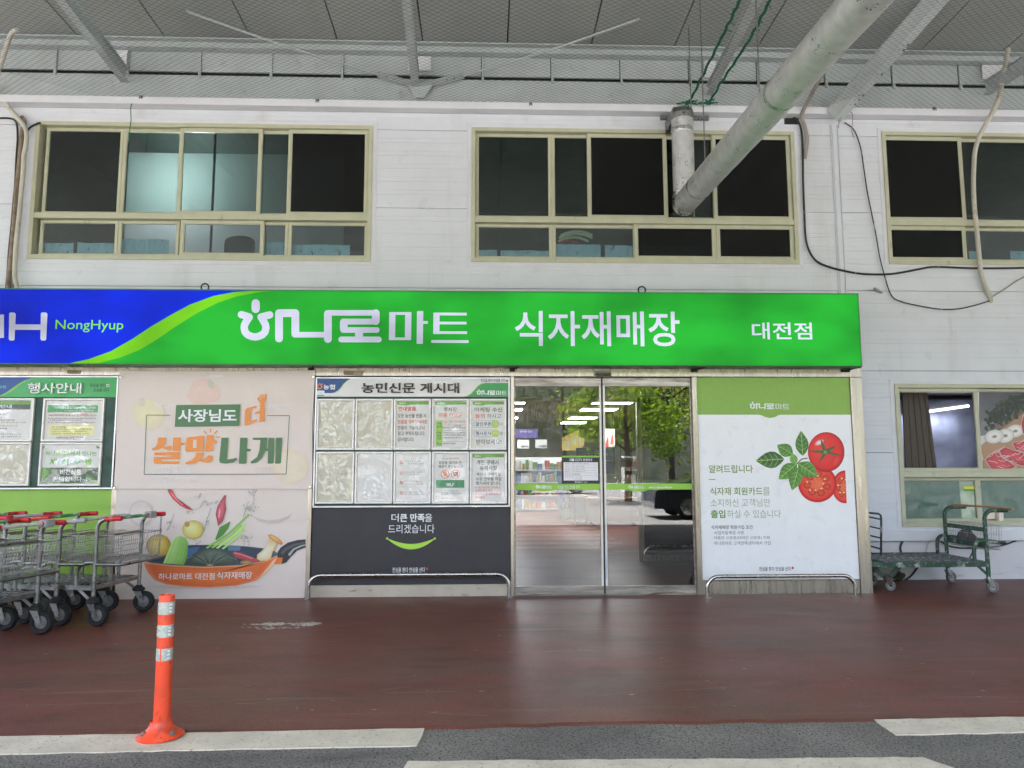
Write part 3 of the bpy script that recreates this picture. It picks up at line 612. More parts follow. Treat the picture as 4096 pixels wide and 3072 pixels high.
slab([(1525, 580), (1545, 500), (1640, 480), (1700, 640), (1600, 700), (1540, 680)], (1610, 590))
p.build('printed_picture', mp)
FILMG = M("dull_green_window_film", C(78, 102, 92), .25, var=.05)
wf = thing('window_film', 'dull green film with an orange and green stripe on the lower panes beside the trolley', 'window film', (5.5, YW+.06, .7))
g = MB(); x0_, x1_ = wx(ZW, 425, 1300), wx(ZW, 985, 1300)
g.box(x0_, x1_, YW+.0735, YW+.0755, .74, 1.26); g.box(wx(ZW, 1180, 1300), 9.5, YW+.0735, YW+.0755, .74, 1.26); g.build('film', FILMG, wf)
g = MB(); g.box(x1_+.002, wx(ZW, 1122, 1300), YW+.0735, YW+.0755, .74, 1.26); g.build('reflection_strip', M('pale_reflection_green', C(126, 146, 124), .12, var=.3, vs=5), wf)  # pale green colour stands in for the reflection in this strip of glass
p = Print(YW+.072, ZW); p.rect(983, 1176, 1116, 1199, C(250, 190, 40)); p.rect(983, 1199, 1116, 1218, C(52, 140, 56)); p.build('stripe', wf)
g = MB(); g.bbox(wx(ZW, 1205, 1450), wx(ZW, 1310, 1450), YW+.05, YW+.06, .735, .84); g.bbox(wx(ZW, 1315, 1450), wx(ZW, 1362, 1450), YW+.0, YW+.055, .73, .835); 
tag(g.build('paper_carton', M("pale_card", C(214, 200, 186), .7), org=P(*ZW(1280, 1490), YW+.03)), 'pale paper carton standing on the sill behind the trolley handle', 'carton')

# ================================================================== canopy
can = thing('canopy', 'grey steel canopy over the shop front with ceiling panels, purlin and slanting beams', 'canopy', (0, YW, 6))
CZ = lambda y: 6.99+.03*(YW-y)
xj = [Z(u, 0, 7.0).x for u in (551, 918, 1294, 1669, 2040, 2414, 2789, 3151)]
st_ = (xj[-1]-xj[0])/7
for k in range(-13, 21):
    a, b = xj[0]+st_*k+.009, xj[0]+st_*(k+1)-.009; y0, y1 = -12.5, YW-.02
    g = MB(); g.add([(a, y0, CZ(y0)), (b, y0, CZ(y0)), (b, y1, CZ(y1)), (a, y1, CZ(y1)), (a, y0, CZ(y0)+.08), (b, y0, CZ(y0)+.08), (b, y1, CZ(y1)+.08), (a, y1, CZ(y1)+.08)],
        [(0, 1, 2, 3), (4, 7, 6, 5), (0, 4, 5, 1), (1, 5, 6, 2), (2, 6, 7, 3), (3, 7, 4, 0)]); g.build('ceiling_panel', CEIL, can)
g = MB(); g.box(-14, 22, -12.5, YW+.6, 7.5, 7.6); g.box(-14, 22, YW+.3, YW+.6, 6.0, 7.5); g.build('roof_deck', DARK, can)
g = MB(); g.bbox(-12, 14, YW-.15, YW-.01, 6.055, 6.15, .006); g.box(-12, 14, YW-.15, YW-.01, 6.148, 6.153); g.build('fascia', TRIMW, can)
g = MB(); g.box(-12, 14, YW+.0, YW+.04, 6.155, 6.53)
g.build('lower_upstand', BEAM, can)
g = MB(); g.box(-12, 14, YW+.12, YW+.16, 6.5, 6.62); g.build('shadow_gap', DARK, can)
for k in range(-9, 16):
    x = P(*Z1(1265, 440), YW).x+.925*2/2*1.0*k
    g = MB(); g.bar((x, YW-.012, 6.50), (x, YW-.012, 6.85), .032, .03, (1, 0, 0)); g.build('strut', BEAM, can)
    g = MB(); g.box(x+.018, x+.90, YW+.0, YW+.03, 6.582, 6.86); g.build('upper_upstand', BEAM, can)
g = MB()
for z0, z1, d in ((6.842, 6.862, .13), (6.862, 6.965, .045), (6.965, 6.985, .13)): g.box(-12, 14, YW-d, YW-.012, z0, z1)
g.build('purlin', BEAM, can, bevel=.003)
def ibeam(name, p, q, w_, hgt, parent, up=(0, 0, 1)):
    g = MB(); u = Vector((0, 0, 1)); g.bar(p, q, w_, .012, up); g.bar(p+u*(hgt/2), q+u*(hgt/2), .014, hgt-.012, up); g.bar(p+u*hgt, q+u*hgt, w_, .012, up); return g.build(name, BEAM, parent)
def beam_px(u0, v0, u1, v1, ya=YW-.08, slope=.06, w_=.1, h_=.17):
    a = P(u0, v0, ya)                                   # wall end
    d = ray(u1, v1); den = d.z+slope*d.y; t = (a.z-EYE+slope*(ya+DIST))/den; b = CAM+d*t   # same ray, on the sloping line
    b = a+(b-a)*2.4
    b.z = min(b.z, CZ(b.y)-h_-.02)
    return ibeam('rafter', a, b, w_, h_, can), a, b
beam_px(500, 328, 240, 0); _, ca, cb = beam_px(1662, 350, 1625, 0)
beam_px(*Z3(350, 560), *Z3(640, 0), w_=.085, h_=.12); beam_px(*Z3(1990, 560), *Z3(2700, 100))
# heavy bolted channel coming down through the fascia on the right
def wide_beam():
    a = P(*Z3(1105, 715), YW-.2); b_ = P(*Z3(1740, 0), YW-1.25)
    d = b_-a; b2 = a+d*2.2; u = Vector((0, 0, 1))
    g = MB(); g.bar(a, b2, .16, .014); g.bar(a+Vector((-.075, 0, .09)), b2+Vector((-.075, 0, .09)), .012, .17); g.bar(a+Vector((-.09, 0, .18)), b2+Vector((-.09, 0, .18)), .05, .012)
    o = g.build('bolted_beam', BEAM, can)
    for t in (.16, .2, .24, .42, .62, .66):
        for s_ in (-.035, .035):
            c = a+d*t+Vector((s_, 0, -.01)); g = MB(); g.lathe([(.013, 0), (.013, -.012), (.008, -.018)], c, 8); g.build('bolt', STEEL, o)
    for t in (.18, .45, .72, 1.0):
        c = a+d*t; g = MB(); g.add([c+Vector((-.07, 0, .01)), c+Vector((.02, 0, .01)), c+Vector((-.07, 0, .17)), c+Vector((-.07, .012, .01)), c+Vector((.02, .012, .01)), c+Vector((-.07, .012, .17))], [(0, 1, 2), (5, 4, 3), (0, 3, 4, 1), (1, 4, 5, 2), (2, 5, 3, 0)]); g.build('stiffener', BEAM, o)
wide_beam()
# brace rods with gusset plates
gc = P(*Z2(600, 545), YW-.1)
for (u, v), (gu, gv), (ru, rv) in ((Z1(1180, 72), Z2(365, 480), Z2(480, 500)), (Z2(1990, 120), Z2(845, 487), Z2(720, 500))):
    top = Z(u, v, 6.965); e = P(gu, gv, YW-.12)
    g = MB(); m = (top+e)/2-Vector((0, 0, .03)); g.tube(smooth_path([e, m, top], 4), .014, 8); g.build('brace_rod', BEAM, can, True)
    g = MB(); g.bar(e+(top-e)*.03, gc, .10, .012, (0, .3, 1)); gp_ = g.build('gusset_plate', BEAM, can)
    for t in (.12, .3):
        c = e+(gc-e)*t; g = MB(); g.lathe([(.014, .0), (.014, -.02), (.008, -.026)], c, 8, 'y'); g.build('bolt', STEEL, gp_)
g = MB(); g.add([gc+Vector(v) for v in ((-.16, 0, .02), (.16, 0, .02), (.06, 0, -.16), (-.06, 0, -.16), (-.16, .012, .02), (.16, .012, .02), (.06, .012, -.16), (-.06, .012, -.16))], [(0, 3, 2, 1), (4, 5, 6, 7), (0, 1, 5, 4), (1, 2, 6, 5), (2, 3, 7, 6), (3, 0, 4, 7)]); g.build('gusset_plate', BEAM, can)
for t, r in ((Z2, (525, 357, 668, 448)), (Z1, (727, 318, 800, 430)), (Z3, (320, 360, 390, 460)), (Z3, (1960, 385, 2105, 470))):
    a, b = P(*t(r[0], r[1]), YW-.05), P(*t(r[2], r[3]), YW-.05); g = MB(); g.box(a.x, b.x, YW-.06, YW-.045, b.z, a.z); g.build('bracket_plate', TRIMW, can)
# far edge girder and columns of the canopy (behind the camera, seen in the glass)
g = MB(); g.box(-14, 22, -12.8, -12.51, 5.4, 7.6); g.build('edge_girder', BEAM, can)
for x in (-13, 21):
    g = MB(); g.box(x-.15, x+.15, -12.4, -12.1, 0, 7.3); g.build('column', BEAM, can)
# bird net
g = MB(); zn = 6.148; ya, yb = -5.5, YW-.145; dx, dy = .0475, .0365
for s_ in (-1, 1):
    k = -9.; L = (yb-ya)
    while k < 12.:
        x0 = k-s_*(L/dy*dx)/2; pts = []
        for i in range(15):
            t = i/14; x, y = x0+s_*L/dy*dx*t, ya+L*t
            if -8.5 < x < 9.5:
                sg = .05*math.sin(math.pi*min(1, (yb-y)/2.2)/2)
                pts.append((x+.012*noise.noise((x*2, y*2, s_)), y+.012*noise.noise((x*2, y*2, 9)), zn-sg-.02*noise.noise((x*.9, y*.9, 2))*min(1, (yb-y)*2)))
        if len(pts) > 1: g.tube(pts, .0013, 3, cap=False)
        k += dx*2
tag(g.build('bird_net', NET, org=Vector((0, -2, 6.1))), 'dark diamond mesh bird net strung flat under the canopy', 'net', kind='stuff')
# ================================================================== entrance front
ent = thing('entrance', 'stainless steel framed shop entrance with two sliding glass doors', 'entrance', (1.35, 0, 0))
def ex(t, a, b, y=0.): return P(*t(a, b), y).x
dx0, dxm, dx1 = ex(Z7, 91, 860), ex(Z7, 656, 860), ex(Z7, 1228, 860)
px_a, px_b = ex(Z6, 1330, 860), ex(Z6, 1357, 860)
pr0, pr1 = ex(Z8, 107, 800), ex(Z8, 152, 800)
pe0, pe1 = 4.235, 4.372
HT = 2.455
for a, b in ((-1.975, -1.925), (px_a, dx0), (dx1, pr1), (pe0, pe1), (-4.12, -4.06)):
    g = MB(); g.bbox(a, b, -.03, .09, .0, HT, .004); g.build('pillar', SUS, ent)
g = MB(); g.bbox(-6.6, pe1, -.03, .09, HT+.001, 2.60, .004); g.build('header', SUS, ent)
g = MB(); g.box(-6.6, pe1+.02, .091, .9, 2.60, 2.66); g.box(pe1-.03, pe1-.002, .095, .9, 0, 2.6); g.build('roof_box', TRIMW, ent)
g = MB(); g.box(-6.6, -1.93, .04, .1, 0, HT); g.build('front_board', M("front_backing_board", C(150, 150, 148), .6), ent)
g = MB(); g.box(-1.92, px_a, .03, .1, .0, HT); g.box(pr1, pe0, .03, .1, 0, HT); g.build('front_board', DARK, ent)
kick = MB(); kick.bbox(-1.924, px_a-.001, -.012, .03, .004, .135, .003); kick.build('kick_plate', M("stained_cream_kickplate", C(168, 158, 142), .5, .2, var=.08, layers=((C(110, 84, 64), 10, (.6, 1, 2), .6, .75),)), ent)
kick = MB(); kick.bbox(pr1+.001, pe0-.001, -.012, .03, .004, .155, .003); kick.build('kick_plate', SUS, ent)
for t, u, v, s_ in ((ZS, 770, 672, 1), (ZS2, 128, 487, 1), (ZS2, 1175, 490, 1.2), (ZS2, 2045, 490, 1.5)):
    c = P(*t(u, v), -.05); g = MB(); g.bbox(c.x-.03*s_, c.x+.03*s_, -.07, -.031, c.z-.02, c.z+.022, .006); g.bar((c.x, -.05, c.z), (c.x+.07*s_, -.2, c.z+.02), .02, .015); g.build('clamp', RUBBER, ent)
for t, a, b, c, d in ((Z6, 275, 130, 405, 162), (Z4, 425, 757, 518, 785)):   # old tape scars on the header
    p = Print(-.0305, t); p.poly([(a, b), (c, b+4), (c-12, d), (a, d-4)], C(122, 100, 72)); p.poly([(a+70, b+8), (c-20, b+8), (c-10, d-2), (a+60, d-4)], C(150, 130, 104)); p.build('tape_scar', ent)
# sensor over the door
s0, s1 = P(*Z7(594, 136), -.03), P(*Z7(700, 172), -.03)
sn = thing('door_sensor', 'black motion sensor above the middle of the sliding doors', 'sensor', ((s0.x+s1.x)/2, -.03, s1.z))
g = MB(); g.bbox(s0.x, s1.x, -.085, -.031, s1.z+.002, s0.z, .008); g.build('housing', M("sensor_housing", (.22, .22, .22), .35, .5), sn)
g = MB(); g.bbox(s0.x+.012, s1.x-.012, -.098, -.086, s1.z+.012, s0.z-.02, .006); g.build('lens', M("sensor_lens", (.012, .012, .014), .08, rv=0), sn)
# sliding doors
yd = .045
zg1, zr = P(*Z7(350, 222), yd).z, P(*Z7(350, 1492), yd).z
for side, (a, b) in enumerate(((dx0+.002, dxm-.008), (dxm+.008, dx1-.002))):
    g = MB(); y = yd+(0 if side else .004); st0, st1 = (.012, .026) if side == 0 else (.026, .012)
    g.box(a, b, y-.018, y+.018, HT-.105 if zg1 > HT-.1 else zg1, HT-.006)
    g.box(a, b, y-.02, y+.02, .012, zr); g.box(a, a+st0, y-.016, y+.016, zr, zg1 if zg1 < HT-.1 else HT-.105); g.box(b-st1, b, y-.016, y+.016, zr, zg1 if zg1 < HT-.1 else HT-.105)
    dr = g.build('sliding_door', SUSD, ent, bevel=.002); dr['label'] = ('left' if side == 0 else 'right')+' sliding glass leaf'
    g = MB(); g.box(a+.008, b-.008, y-.004, y+.004, zr-.01, (zg1 if zg1 < HT-.1 else HT-.105)+.01); g.build('glass', GLASSD, dr)
    g = MB(); xx = b-.026 if side == 0 else a+.002; g.box(xx, xx+.022, y-.0215, y-.0165, zr, zg1-.01); g.build('edge_strip', M("pale_edge_strip_%d" % side, C(205, 200, 190), .4), dr)
    bz1, bz0 = P(*Z7(350, 846), yd).z, P(*Z7(350, 884), yd).z
    g = MB(); g.box(a+st0+.001, b-st1-.001, y-.0065, y-.0045, bz0, bz1); bd = g.build('film_band', M("lime_film_%d" % side, C(132, 178, 58), .45, var=.02), dr)
    p = Print(y-.0068, Z7, .0002)
    if side == 0:
        p.poly([(215, 884), (345, 884), (325, 892), (275, 897), (235, 892)], C(132, 178, 58)); wordmark(p, 226, 851, 328, 877, C(240, 244, 232)); p.text(SLOGAN, 364, 855, 505, 878, C(240, 244, 232), .008)
    else:
        p.poly([(805, 884), (935, 884), (915, 892), (865, 897), (825, 892)], C(132, 178, 58)); wordmark(p, 812, 851, 914, 877, C(240, 244, 232)); p.text("www.nonghyupmall.com", 940, 860, 1088, 878, C(240, 244, 232), .01)
    p.build('band_print', dr)
g = MB(); g.box(dxm-.0075, dxm+.0075, yd-.012, yd+.03, .02, HT-.01); g.build('meeting_seal', RUBBER, ent)
p = Print(yd-.022, Z7); p.rect(667, 1050, 675, 1450, C(60, 130, 180)); p.build('blue_tape', ent)
g = MB(); g.bbox(dx0+.002, dx1-.002, -.02, .085, .0, .012, .003); g.build('threshold', SUSD, ent)
# CCTV notice on the left leaf
n0, n1 = P(*ZD1(782, 1168), yd-.02), P(*ZD1(1330, 1568), yd-.02)
cc = thing('cctv_notice', 'dark CCTV notice with a white table stuck inside the left sliding door', 'notice', (n0.x, yd-.02, n1.z))
g = MB(); g.box(n0.x, n1.x, yd-.008, yd-.005, n1.z, n0.z); g.build('plate', CHARC, cc)
p = Print(yd-.0085, ZD1, .0002); p.rect(782, 1166, 1330, 1190, C(120, 176, 60)); p.rect(808, 1260, 1308, 1522, C(214, 208, 208))
p.rect(922, 1207, 962, 1242, C(225, 225, 225)); p.disc(934, 1222, 4, C(60, 60, 64), 10); p.disc(950, 1222, 4, C(60, 60, 64), 10); p.stroke([(914, 1206), (906, 1222), (914, 1242)], 4, C(225, 225, 225), False); p.stroke([(904, 1203), (896, 1222), (904, 1245)], 4, C(225, 225, 225), False)
p.text("CCTV", 976, 1207, 1080, 1243, C(232, 232, 232), .02); p.text("운영안내", 1090, 1205, 1220, 1244, C(232, 232, 232), .02)
for i, (a, b) in enumerate((("설치목적", "범죄 및 사고 방지와 시설물 관리"), ("설치장소", "대전점 내외부 및 주차장"), ("촬영범위", "대전점 내외부 및 주차장"), ("촬영시간", "24시간 연속촬영 및 녹화"), ("연 락 처", "042 580-5033"), ("관 리 자", "정 : 지 사 장"))):
    y = 1271+38.6*i; p.text(a, 830, y, 898, y+17, C(70, 66, 66)); p.text(b, 926, y, 926+(244, 184, 184, 188, 122, 150)[i], y+17, C(70, 66, 66)); p.rect(910, y, 912, y+17, C(90, 86, 86))
    if i < 5: p.rect(826, y+27, 1292, y+28.5, C(130, 126, 126))
p.text("부 : 경영지원팀장", 940, 1492, 1076, 1509, C(70, 66, 66)); wordmark(p, 968, 1532, 1090, 1556, C(225, 225, 225)); p.text("대전점", 1100, 1538, 1150, 1556, C(225, 225, 225)); p.build('notice_print', cc)

# lit sign box over the entrance
YS = -.3
sg = thing('shop_sign', 'long lit green and blue shop sign with white Korean lettering above the doors', 'sign', (0, YS, 2.56))
sx1 = 4.236; zt, zb = 3.372, 2.556
g = MB(); g.box(-7.2, sx1-.002, YS+.006, -.031, zb+.002, zt-.002); g.build('sign_box', M("green_sign_side", C(40, 150, 66), .5, var=.1), sg)
g = MB()
for a, b, c, d in ((-7.2, sx1, zt, zt+.012), (-7.2, sx1, zb-.010, zb), (sx1, sx1+.008, zb-.01, zt+.012)): g.box(a, b, YS-.004, -.03, c, d)
g.build('edge_trim', M("dark_green_trim", C(26, 92, 46), .5, var=.2), sg)
GR, BL, LM, WT = E(38, 188, 54), E(0, 44, 236), E(126, 218, 30), E(226, 230, 252)
p = Print(YS, Z4, .0005); p.raw([(-7.2, zb), (sx1, zb), (sx1, zt), (-7.2, zt)], [(0, 1, 2, 3)], GR)
ua = [(345, 734), (440, 722), (560, 690), (700, 640), (840, 560), (960, 480), (1080, 410), (1200, 345), (1350, 290), (1480, 266), (1600, 254)]
ub = [(345, 734), (500, 731), (620, 715), (760, 680), (880, 632), (980, 572), (1100, 490), (1250, 395), (1380, 332), (1500, 292), (1640, 266), (1740, 254)]
def onsign(pts, left=False, right=()):
    q = [p.w(*a) for a in pts]; q = [(x, min(zt, max(zb, z))) for x, z in q]; q[0] = (q[0][0], zb)
    return q
qa, qb = onsign(ua), onsign(ub)
qa[-1] = (qa[-1][0], zt); qb[-1] = (qb[-1][0], zt)
def rawpoly(q, col): tr = tessellate_polygon([[Vector((x, z, 0)) for x, z in q]]); p.raw(q, [tuple(t) for t in tr], col)
rawpoly(qb+[(-7.2, zt), (-7.2, zb)], LM); rawpoly(qa+[(-7.2, zt), (-7.2, zb)], BL)
for i in range(40):      # softly darker top and right rim where the tubes inside do not reach
    break
p.build('sign_face', sg, LIT)
p = Print(YS-.008, Z4, .0002); p.stroke([(-98, 555), (-98, 408)], 42, WT, False); p.stroke([(4, 555), (4, 408)], 42, WT, False); p.rect(-80, 395, -60, 412, WT); p.stroke([(-98, 410), (4, 555)], 42, WT, False)
for u in (78, 278): p.poly([(u-14, 395), (u+14, 395), (u+22, 405), (u+14, 565), (u+8, 572), (u-16, 572), (u-23, 562), (u-20, 402)], WT)
p.rect(90, 470, 268, 505, WT); p.build('initials_lettering', sg, LIT)
p = Print(YS-.008, Z4, .0002); p.text("NongHyup", 350, 442, 780, 520, E(140, 235, 70), .006); p.build('latin_lettering', sg, LIT)
p = Print(YS-.008, ZS, .0002); wordmark(p, 180, 113, 2040, 473, WT); p.build('logo_lettering', sg, LIT)
p = Print(YS-.008, ZS2, .0002); p.text("식자재매장", 143, 151, 1090, 351, WT, .012); p.build('store_lettering', sg, LIT)
p = Print(YS-.008, ZS2, .0002); p.text("대전점", 1505, 215, 1850, 313, WT, .012); p.build('branch_lettering', sg, LIT)
for t, u in ((Z4, 1295), (ZS2, 873)):
    c = P(*t(u, 246 if t is Z4 else 50), YS+.04)
    g = MB(); g.tube([(c.x+.042*math.cos(k*.5236), c.y, zt+.045+.042*math.sin(k*.5236)) for k in range(12)], .009, 6, closed=True); g.tube([(c.x, c.y, zt), (c.x, c.y, zt+.012)], .014, 8); g.build('lifting_eye', RUBBER, sg, True)

# ------------------------------------------------------------------ noticeboards
OR, RDc, BK, GN = C(226, 118, 40), C(196, 52, 56), C(40, 40, 42), C(58, 140, 72)
def film(parent, x0, x1, z0, z1, y, m=None):
    g = MB(); nx, nz = 10, 14; sd_ = random.random()*50; vs_ = []
    for j in range(nz+1):
        for i in range(nx+1):
            u, v = i/nx, j/nz; e = min(u, 1-u, v, 1-v)*4; e = min(1, e)
            vs_.append((x0+(x1-x0)*u, y-.012*e*noise.noise((u*2.2+sd_, v*3, sd_)), z0+(z1-z0)*v))
    g.add(vs_, [(j*(nx+1)+i, j*(nx+1)+i+1, (j+1)*(nx+1)+i+1, (j+1)*(nx+1)+i) for j in range(nz) for i in range(nx)])
    return g.build('cover_film', m or FILM, parent, True)
YB = -.045
def board(name, label, x0, x1, z0, z1, yb, fw=.025):
    b = thing(name, label, 'noticeboard', ((x0+x1)/2, 0, z0))
    g = MB(); g.box(x0+fw*.6, x1-fw*.6, -.03, -.002, z0+fw*.6, z1-fw*.6); g.build('backing', DKGREEN, b)
    g = MB(); g.mitre(x0, x1, z0, z1, yb-.012, -.001, fw, .3); g.build('board_frame', ALU, b); return b
def pframe(b, t, a, v0, c, v1, paper=PAPER, y=YB):
    um, vm = (a+c)/2, (v0+v1)/2; x0, x1 = P(*t(a, vm), y).x, P(*t(c, vm), y).x; z1, z0 = P(*t(um, v0), y).z, P(*t(um, v1), y).z
    g = MB(); g.mitre(x0, x1, z0, z1, y-.010, -.0305, .026, .4); f = g.build('poster_frame', PFRAME, b)
    g = MB(); g.box(x0+.024, x1-.024, -.034, -.0308, z0+.024, z1-.024); g.build('sheet', paper, f)
    return f, (x0+.026, x1-.026, z0+.026, z1-.026)
bx0, bx1 = ex(Z6, 88, 600, YB), ex(Z6, 1328, 600, YB); bz1, bz0 = P(*Z6(700, 171), YB).z, P(*Z6(700, 995), YB).z
nb = board('noticeboard', 'big aluminium noticeboard with ten poster frames beside the doors', bx0, bx1, bz0, bz1, YB)
hz1, hz0 = P(*ZN(1100, 88), -.05).z, P(*ZN(1100, 288), -.05).z
g = MB(); g.box(bx0+.02, bx1-.02, -.05, -.031, hz0, hz1); g.build('header_panel', PAPERW, nb)
p = Print(-.0505, ZN)
p.poly([(72, 84), (485, 88), (440, 96), (400, 118), (365, 150), (335, 190), (305, 222), (265, 245), (228, 249), (72, 249)], C(84, 140, 52))
p.poly([(72, 84), (462, 88), (425, 96), (390, 116), (352, 150), (322, 190), (292, 222), (255, 245), (225, 249), (72, 249)], C(32, 68, 122))
p.poly([(1655, 288), (1700, 280), (1740, 250), (1780, 205), (1815, 165), (1850, 146), (1890, 140), (2137, 140), (2137, 288)], C(112, 156, 60))
p.poly([(1680, 288), (1725, 278), (1760, 250), (1797, 205), (1830, 165), (1862, 146), (1900, 140), (2137, 140), (2137, 288)], C(58, 142, 74))
emblem(p, 104, 182, 30, OR); p.text("농협", 145, 156, 270, 210, C(235, 235, 235), .03); p.rect(76, 222, 154, 278, C(206, 214, 216)); p.rect(76, 268, 154, 280, C(70, 150, 110))
for i in range(4): p.rect(100, 234+8*i, 142, 236+8*i, C(150, 170, 185))
p.build('header_artwork', nb); p = Print(-.0512, ZN, .0002); p.text(SLOGAN, 1843, 98, 2108, 132, C(50, 44, 44), .012); p.rect(2116, 108, 2136, 130, C(140, 60, 60)); p.build('slogan_print', nb); p = Print(-.0512, ZN, .0002); wordmark(p, 1797, 206, 2120, 272, C(235, 238, 232)); p.build('logo_print', nb)
vs_, fs_ = glyphs("농민신문 게시대", .018)
g = MB(); q0, q1 = P(*ZN(558, 138), -.06), P(*ZN(1608, 250), -.06); n = len(vs_)
pts = [(q0.x+(q1.x-q0.x)*u, q1.z+(q0.z-q1.z)*v) for u, v in vs_]
eds = {}
for f in fs_:
    for i in range(len(f)): e_ = (f[i], f[(i+1) % len(f)]); eds[e_] = 1
g.add([(x, -.068, z) for x, z in pts]+[(x, -.051, z) for x, z in pts], fs_+[(a, b, b+n, a+n) for (a, b) in eds if (b, a) not in eds])
g.build('raised_lettering', M("black_acrylic", (.012, .012, .013), .12, rv=.04), nb)
cols_ = ((106, 348, 97, 342), (350, 592, 346, 586), (594, 830, 590, 828), (834, 1070, 832, 1068), (1072, 1308, 1072, 1308))
cells = {}
for r_i, (v0, v1) in enumerate(((308, 632), (642, 972))):
    for c_i, cc_ in enumerate(cols_):
        a, c = (cc_[0]-2, cc_[1]-3) if r_i == 0 else (cc_[2], cc_[3]); 
        f, r = pframe(nb, Z6, a, v0, c, v1, PAPER if c_i < 2 and not (r_i and c_i) else PAPERW)
        cells[(r_i, c_i)] = (f, r)
def fill(r_i, c_i): f, r = cells[(r_i, c_i)]; return f, Print(-.0342, Z6, .0002)
GB = C(96, 158, 62)
def topband(p, a, c, v): p.poly([(a, v), (c, v), (c, v+20), (a+(c-a)*.45, v+20), (a+(c-a)*.3, v+26), (a+(c-a)*.12, v+24), (a, v+20)], GB); wordmark(p, a+14, v+5, a+56, v+17, C(230, 236, 225)); p.text(SLOGAN, c-60, v+6, c-6, v+17, C(40, 60, 34))
f, p = fill(0, 2); topband(p, 614, 814, 325)
p.text("안내말씀", 622, 357, 733, 385, RDc, .02)
for s_, v, u1, c_ in (("모든 농산물 반품 시", 403, 797, BK), ("원물을 가져오셔야만", 441, 805, RDc), ("반품이 가능하오니", 478, 786, BK), ("참고 부탁드립니다.", 514, 791, BK), ("감사합니다.", 552, 722, BK)): p.text(s_, 618, v, u1, v+26, c_, .014)
p.build('poster_print', f)
f, p = fill(0, 3); topband(p, 854, 1052, 325); p.text("주차장", 908, 362, 992, 390, BK, .018); p.text("이용 안내문", 877, 398, 1024, 427, C(226, 104, 52), .018)
p.rect(860, 446, 899, 606, C(132, 184, 52)); 
for v in (446, 472, 508, 578): p.rect(899, v, 1048, v+1.2, C(120, 120, 118))
p.rect(942, 446, 943, 508, C(120, 120, 118))
for s_, v, h_ in (("구매", 458, 15), ("금액", 476, 15), ("무료", 516, 15), ("주차", 535, 15), ("시간", 552, 15), ("비고", 584, 15)): p.text(s_, 866, v, 893, v+h_, BK, .02)
for s_, a, v, c, c_ in (("공통", 909, 453, 930, RDc), ("최초 1시간 30분 무료", 946, 450, 1048, RDc), ("3만원 이상", 898, 485, 940, BK), ("3시간 30분", 974, 475, 1018, BK), ("(무료 1시간 30분 포함)", 952, 487, 1044, BK), ("* 무료주차시간은 최초 1시간 30분 포함", 904, 518, 1044, BK), ("* 무료주차시간 초과 시 10분당 1,000원", 904, 533, 1046, BK), ("* 1회당 최대 3시간 30분까지 가능", 904, 549, 1028, BK), ("당일 입차, 당일 출차", 904, 586, 984, BK)): p.text(s_, a, v, c, v+10, c_, .01)
p.build('poster_print', f)
f, p = fill(0, 4); topband(p, 1092, 1290, 325); NV = C(34, 70, 104)
p.text("마케팅 수신", 1103, 362, 1278, 392, C(50, 66, 62), .02); p.text("동의", 1107, 402, 1168, 432, RDc, .02); p.text("하시고", 1182, 402, 1271, 432, C(70, 70, 70), .0)
for v, s_, e_ in ((468, "할인쿠폰", "과"), (527, "행사문자", "를")):
    for (aa, bb, col_) in ((0, 0, NV), (1.6, 0, C(206, 203, 200))): 
        p.stroke([(1118, v), (1238, v)], 44-2*aa, col_)
    p.text(s_, 1110, v-13, 1209, v+13, NV, .02); p.disc(1235, v, 24.5, C(96, 120, 40)); p.disc(1235, v, 23, C(168, 196, 62)); p.text("ON", 1217, v-11, 1254, v+11, C(60, 90, 60), .03); p.text("ON", 1218, v-10, 1253, v+10, C(226, 236, 190), .005); p.text(e_, 1265, v-9, 1281, v+9, C(90, 90, 90))
p.text("받아보세요!", 1114, 564, 1272, 597, C(56, 56, 58), .004); p.build('poster_print', f)
f, p = fill(1, 2)
for v, s1_, s2_ in ((700, "일회용품 줄이기 위해서", "비닐봉투를 제공하지 않습니다"), (768, "장바구니를 이용해", "주세요 감사합니다"), (828, "쾌적한 매장을 위해", "카트는 제자리에 두고 가세요"), (895, "영수증은 계산대에", "바로 확인해 주세요")): p.text(s1_, 660, v-2, 770, v+9, C(120, 120, 120)); p.text(s2_, 668, v+13, 782, v+24, C(112, 112, 112)); p.oval(642, v+10, 12, 12, C(200, 150, 140), C(170, 100, 92))
p.build('poster_print', f)
f, p = fill(1, 3); p.text("2022년 2월 1일부터", 900, 680, 1004, 692, C(150, 66, 72), .008); p.text("포장용 테이프·끈", 876, 702, 1022, 722, C(40, 62, 54), .016); p.text("제공이 중단됩니다!", 874, 726, 1030, 746, C(40, 44, 44), .016)
for cx in (917, 983):
    p.disc(cx, 785, 28, C(196, 62, 52)); p.disc(cx, 785, 23.5, C(212, 206, 202))
    if cx < 950: p.poly([(904, 776), (926, 770), (932, 790), (910, 800)], C(216, 150, 90)); p.poly([(904, 776), (926, 770), (922, 764), (906, 768)], C(190, 120, 70))
    else: p.poly([(966, 774), (998, 770), (1002, 798), (972, 800)], C(52, 40, 40)); p.oval(984, 784, 9, 7, C(90, 60, 56), C(60, 40, 40))
    p.stroke([(cx-18, 768), (cx+18, 802)], 4.5, C(196, 62, 52), False)
p.rect(860, 822, 1038, 871, C(34, 122, 74)); p.poly([(860, 822), (900, 822), (880, 846), (896, 871), (860, 871)], C(60, 146, 92)); p.text("SELF", 924, 840, 974, 860, C(236, 240, 236), .03)
